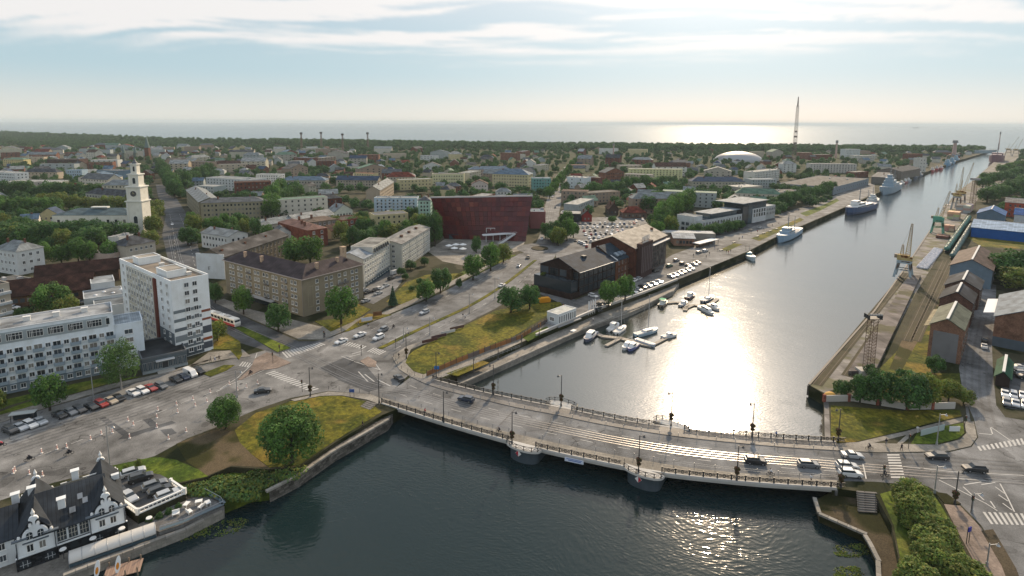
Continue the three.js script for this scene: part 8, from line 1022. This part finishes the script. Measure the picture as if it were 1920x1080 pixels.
for (const [px, l] of [[[[808, 718], [900, 680], [975, 652]], 'light railing of the ramp from bridge to promenade'], [[[1005, 630], [1115, 583], [1210, 549], [1270, 525]], 'stone-capped parapet above the marina walkway']]) { const t = thing(px.length > 3 ? 'parapet' : 'ramp_railing', l, 'railing'), ln = PX(px); if (px.length > 3) for (let i = 0; i < 3; i++) { const a = ln[i], b = ln[i + 1]; M('wall', bar([a[0], LV + 0.35, a[1]], [b[0], LV + 0.35, b[1]], 0.9, 0.5), concreteM, t); M('coping', bar([a[0], LV + 0.85, a[1]], [b[0], LV + 0.85, b[1]], 0.14, 0.75), matC([0.5, 0.48, 0.45]), t); } else { for (let i = 0; i < 2; i++) for (const y of [0.5, 1]) M('rail', bar([ln[i][0], LV + y, ln[i][1]], [ln[i + 1][0], LV + y, ln[i + 1][1]], 0.06), steelM, t); for (const [x, z] of along(ln, 2)) M('post', bx(0.07, 1.05, 0.07, x, LV + 0.55, z), steelM, t); } }
// white flag poles, yellow skip, quay planters
for (let i = 0; i < 4; i++) { const p = G(1103 + i * 4, 592 - i * 1.5), t = thing('flag_pole', ['first', 'second', 'third', 'fourth'][i] + ' white banner pole by the marina pavilion', 'pole', p[0], LV + 0.1, p[1], 0, 'marina banner poles'); M('pole', cyl(0.06, 0.05, 6), whiteM, t); M('banner', bx(0.4, 3.6, 0.03, 0.25, 4.0, 0), matC(i % 2 ? [0.55, 0.55, 0.57] : [0.62, 0.63, 0.65]), t); }
{ const p = G(1021, 567), t = thing('skip_container', 'orange-yellow rounded container by the triangular lawn', 'container', p[0], LV + 0.1, p[1], 0.3); M('body', sideProfile([[-2.2, 0.2], [2.2, 0.2], [2.5, 1.3], [1.9, 2], [-1.9, 2], [-2.5, 1.3]], 2.2, 0.12), matC([0.6, 0.26, 0.02]), t); M('lid', bx(3.6, 0.1, 2, 0, 2.05, 0), matC([0.5, 0.22, 0.02]), t); M('skid', bx(3.6, 0.2, 1.8, 0, 0.1, 0), ironM, t); }
[[1352, 470, 'first'], [1376, 455, 'second'], [1420, 444, 'third'], [1432, 438, 'fourth'], [1444, 434, 'fifth'], [1456, 430, 'sixth']].forEach(([u, v, n]) => { const p = G(u, v), t = thing('quay_bench', `${n} pale bench from the steps along the promenade edge`, 'bench', p[0], LV + 0.05, p[1], 0.65, 'promenade benches'); M('seat', bx(3.4, 0.14, 0.8, 0, 0.5, 0), matC([0.5, 0.47, 0.43]), t); for (const x of [-1.3, 1.3]) M('leg', bx(0.3, 0.45, 0.7, x, 0.22, 0), concreteM, t); });
[[842, 468], [852, 473], [855, 466], [868, 466], [868, 474]].forEach(([u, v], i) => { const p = G(u, v), t = thing('parasol', `white parasol ${['at the left end', 'in the near middle', 'in the far middle', 'at the far right', 'at the near right'][i]} of the plaza cafe`, 'parasol', p[0], LV + 0.05, p[1], 0, 'plaza parasols'); M('canopy', new THREE.ConeGeometry(2.4, 0.9, 8).translate(0, 2.9, 0), whiteM, t); M('pole', cyl(0.05, 0.05, 2.6), steelM, t); });
// ---------- people, motorcycles, bicycles ----------
function figure(J, B, n = 34, size = 1.1) { // joints -> one skin
  const mc = new MarchingCubes(n, new THREE.MeshBasicMaterial(), false, false, 60000); mc.isolation = 0; const f = mc.field, sd = (p, a, b, r0, r1) => { const ax = p[0] - a[0], ay = p[1] - a[1], az = p[2] - a[2], bx_ = b[0] - a[0], by = b[1] - a[1], bz = b[2] - a[2], t = min(1, max(0, (ax * bx_ + ay * by + az * bz) / (bx_ * bx_ + by * by + bz * bz + 1e-9))); return hypot(ax - bx_ * t, ay - by * t, az - bz * t) - (r0 + (r1 - r0) * t); };
  for (let k = 0; k < n; k++) for (let j = 0; j < n; j++) for (let i = 0; i < n; i++) { const p = [i, j, k].map((v) => ((v - n / 2) / (n / 2)) * size); p[1] += 0.92; let d = 1e9; for (const [a, b, r0, r1] of B) { const e = sd(p, J[a], J[b], r0, r1), h = max(0, min(1, 0.5 + 0.5 * (d - e) / 0.04)); d = d * (1 - h) + e * h - 0.04 * h * (1 - h); } f[i + j * n + k * n * n] = -d; }
  mc.update(); const c = mc.count, pos = mc.positionArray.slice(0, c * 3), nor = mc.normalArray.slice(0, c * 3), g = new THREE.BufferGeometry(); for (let i = 0; i < c; i++) { pos[i * 3] *= size; pos[i * 3 + 1] = pos[i * 3 + 1] * size + 0.92; pos[i * 3 + 2] *= size; } g.setAttribute('position', new THREE.BufferAttribute(pos, 3)); g.setAttribute('normal', new THREE.BufferAttribute(nor, 3)); return g;
}
const BN = [['hip', 'chest', 0.15, 0.17], ['chest', 'neck', 0.16, 0.07], ['neck', 'head', 0.06, 0.1], ['head', 'head2', 0.105, 0.1], ['chest', 'shL', 0.12, 0.075], ['chest', 'shR', 0.12, 0.075], ['shL', 'elL', 0.07, 0.05], ['elL', 'haL', 0.05, 0.04], ['shR', 'elR', 0.07, 0.05], ['elR', 'haR', 0.05, 0.04], ['hip', 'hL', 0.13, 0.11], ['hip', 'hR', 0.13, 0.11], ['hL', 'kL', 0.11, 0.075], ['kL', 'aL', 0.07, 0.05], ['hR', 'kR', 0.11, 0.075], ['kR', 'aR', 0.07, 0.05], ['aL', 'tL', 0.05, 0.045], ['aR', 'tR', 0.05, 0.045]];
const walk = { hip: [0, 0.95, 0], chest: [0.02, 1.32, 0], neck: [0.03, 1.5, 0], head: [0.05, 1.62, 0], head2: [0.06, 1.7, 0], shL: [0, 1.4, -0.2], shR: [0.02, 1.4, 0.2], elL: [-0.12, 1.14, -0.25], haL: [-0.02, 0.9, -0.26], elR: [0.1, 1.14, 0.25], haR: [0.26, 0.94, 0.24], hL: [0, 0.9, -0.1], hR: [0, 0.9, 0.1], kL: [0.2, 0.5, -0.1], aL: [0.22, 0.08, -0.1], tL: [0.38, 0.05, -0.11], kR: [-0.04, 0.48, 0.1], aR: [-0.3, 0.14, 0.1], tR: [-0.2, 0.04, 0.11] };
const sit = { ...walk, hip: [-0.2, 0.92, 0], chest: [0.02, 1.24, 0], neck: [0.1, 1.4, 0], head: [0.16, 1.52, 0], head2: [0.18, 1.6, 0], shL: [0.06, 1.32, -0.2], shR: [0.06, 1.32, 0.2], elL: [0.28, 1.12, -0.28], haL: [0.5, 1.05, -0.26], elR: [0.28, 1.12, 0.28], haR: [0.5, 1.05, 0.26], hL: [-0.2, 0.86, -0.12], hR: [-0.2, 0.86, 0.12], kL: [0.22, 0.74, -0.17], aL: [0.06, 0.34, -0.17], tL: [0.22, 0.3, -0.18], kR: [0.22, 0.66, 0.17], aR: [0.02, 0.26, 0.17], tR: [0.18, 0.22, 0.18] };
const baseFig = { walk: figure(walk, BN), sit: figure(sit, BN) }, figs = new Map(), skin = [0.42, 0.26, 0.18];
const dressed = (pose, top, leg, hair) => { const k = pose + top + leg; if (!figs.has(k)) { const g = baseFig[pose].clone(), p = g.attributes.position, c = new Float32Array(p.count * 3), hy = pose === 'sit' ? 1.44 : 1.54, wy = pose === 'sit' ? 0.95 : 1.0; for (let i = 0; i < p.count; i++) { const x = p.getX(i), y = p.getY(i), z = abs(p.getZ(i)); let q = y > hy ? (y > hy + 0.14 || x < (pose === 'sit' ? 0.1 : 0.0) ? hair : skin) : y > wy || (pose === 'walk' && z > 0.17 && y > 1.12) ? top : z > 0.19 && pose === 'walk' ? skin : leg; if (pose === 'sit' && x > 0.38 && y > 0.9 && y < 1.2) q = skin; c.set(q, i * 3); } g.setAttribute('color', new THREE.BufferAttribute(c, 3)); figs.set(k, g); } return figs.get(k); };
const skinM = SM([1, 1, 1], { vertexColors: true, roughness: 0.85 });
function person(u, v, th, top, leg, label, y = 0.16) { const p = G(u, v), m = M('person', dressed('walk', top, leg, [0.06, 0.04, 0.03]), skinM); m.position.set(p[0], LV + y, p[1]); m.rotation.y = th; return tag(m, label, 'person'); }
const D = [0.03, 0.03, 0.04], Rd = [0.45, 0.08, 0.1], Wh = [0.6, 0.6, 0.6], Bl = [0.1, 0.16, 0.35], Gr = [0.2, 0.2, 0.2];
[[797, 778, 0.4, Rd, D, 'person in a red top walking on the near footway'], [1690, 846, 1.6, D, D, 'person in black waiting at the wharf crossing'], [1661, 836, 1.2, D, Gr, 'person in dark clothes by the bin on the junction pavement'], [1455, 822, 0, Bl, D, 'person in blue on the far footway'], [748, 672, 1, D, D, 'person in black at the lawn corner'], [868, 596, 0.6, D, Gr, 'left of two people on the boulevard path'], [872, 598, 0.6, Wh, D, 'right of two people on the boulevard path'], [680, 802, 0.3, D, D, 'angler in dark clothes on the quay edge'], [395, 679, 0, Gr, D, 'left person of the group by the tower block'], [403, 678, 0, Wh, Bl, 'middle person of the group by the tower block'], [411, 676, 0.2, D, D, 'right person of the group by the tower block'], [609, 633, 1, D, D, 'first person at the corner house crossing'], [607, 634, 1, Gr, D, 'second person at the corner house crossing'], [690, 614, 0, Bl, D, 'person beside the pale banner board'], [672, 612, 0, D, Gr, 'person at the lawn edge by the boards'], [50, 786, 0, D, D, 'person waiting at the bus shelter'], [1720, 812, 0.8, Wh, Wh, 'person in white on the lawn footpath'], [1362, 474, 0, D, D, 'first person on the quay steps'], [1366, 476, 0.5, Rd, D, 'person in red on the quay steps'], [1370, 473, 1, Gr, D, 'third person on the quay steps'], [1300, 482, 1, D, Gr, 'person crossing the hotel forecourt'], [1324, 484, 2, D, D, 'person walking towards the quay steps'], [1340, 466, 0, D, Bl, 'person near the quay flower bed'], [1112, 604, 0.5, Wh, D, 'person on the marina parapet walk'], [1520, 905, 0, Wh, D, 'person in white walking on the near footway']].forEach((a) => person(...a));
const wheelG = (r) => new THREE.TorusGeometry(r, 0.05, 6, 18), motoG = mg([bx(0.9, 0.34, 0.3, 0, 0.62, 0), bx(0.6, 0.14, 0.28, -0.25, 0.86, 0), bar([0.45, 0.9, 0], [0.72, 0.33, 0], 0.09), bx(0.06, 0.06, 0.7, 0.42, 1.02, 0), bx(0.5, 0.26, 0.26, 0.2, 0.84, 0)]), cycG = mg([bar([-0.52, 0.34, 0], [-0.12, 0.85, 0], 0.05), bar([-0.1, 0.8, 0], [0.42, 0.82, 0], 0.05), bar([-0.1, 0.34, 0], [0.4, 0.8, 0], 0.05), bar([-0.52, 0.34, 0], [-0.1, 0.34, 0], 0.04), bar([0.52, 0.34, 0], [0.4, 0.95, 0], 0.05), bx(0.05, 0.05, 0.5, 0.42, 0.98, 0), bx(0.26, 0.07, 0.14, -0.16, 0.9, 0)]);
function rider(u, v, u2, v2, moto, top, label, alone) { const p = G(u, v), q = G(u2, v2), th = atan2(-(q[1] - p[1]), q[0] - p[0]), t = thing(moto ? 'motorcycle' : 'bicycle', (moto ? 'motorcycle under the ' : 'bicycle under the ') + label, moto ? 'motorcycle' : 'bicycle', p[0], LV + 0.05, p[1], th); M(moto ? 'body' : 'frame', moto ? motoG : cycG, ironM, t); for (const x of [-0.62, 0.7]) { const w = M('wheel', wheelG(moto ? 0.3 : 0.31), tyreM, t); w.position.set(moto ? x : x * 0.8, 0.33, 0); } const m = M('person', dressed('sit', top, D, moto ? [0.3, 0.3, 0.32] : [0.06, 0.04, 0.03]), skinM); m.position.set(p[0], LV + (moto ? 0.02 : 0.08), p[1]); m.rotation.y = th; tag(m, label, 'person'); }
[[56, 864, 40, 868, 1, D, 'left motorcyclist behind the villa'], [130, 853, 115, 858, 1, D, 'right motorcyclist behind the villa'], [470, 702, 460, 708, 1, D, 'motorcyclist at the slip road mouth'], [1445, 892, 1425, 890, 0, Wh, 'cyclist on the near footway of the bridge'], [738, 615, 730, 619, 1, D, 'motorcyclist behind the dark car on the boulevard'], [936, 812, 920, 808, 0, D, 'cyclist near the first bridge lookout'], [1630, 843, 1610, 842, 0, D, 'cyclist at the junction pavement'], [1658, 894, 1675, 895, 0, D, 'cyclist waiting beside the white cars'], [3, 838, -10, 842, 1, Rd, 'rider in red at the left edge']].forEach((a) => rider(...a));
[[1408, 438, D], [1420, 436, Rd], [1432, 430, Gr], [1386, 450, D], [1392, 447, Bl], [1448, 424, D], [1460, 420, Wh], [1330, 478, D], [1346, 470, Gr], [1285, 516, D], [1478, 412, D], [1242, 535, Wh]].forEach(([u, v, c], i) => person(u, v, i, c, D, `${ORD[i]} stroller counted along the waterfront promenade${c === Rd ? ', dressed in red' : c === Wh ? ', dressed in white' : ''}`, 0.06));
scene.fog = new THREE.FogExp2(0xcfdde4, 5.5e-5);
renderer.render(scene, camera);
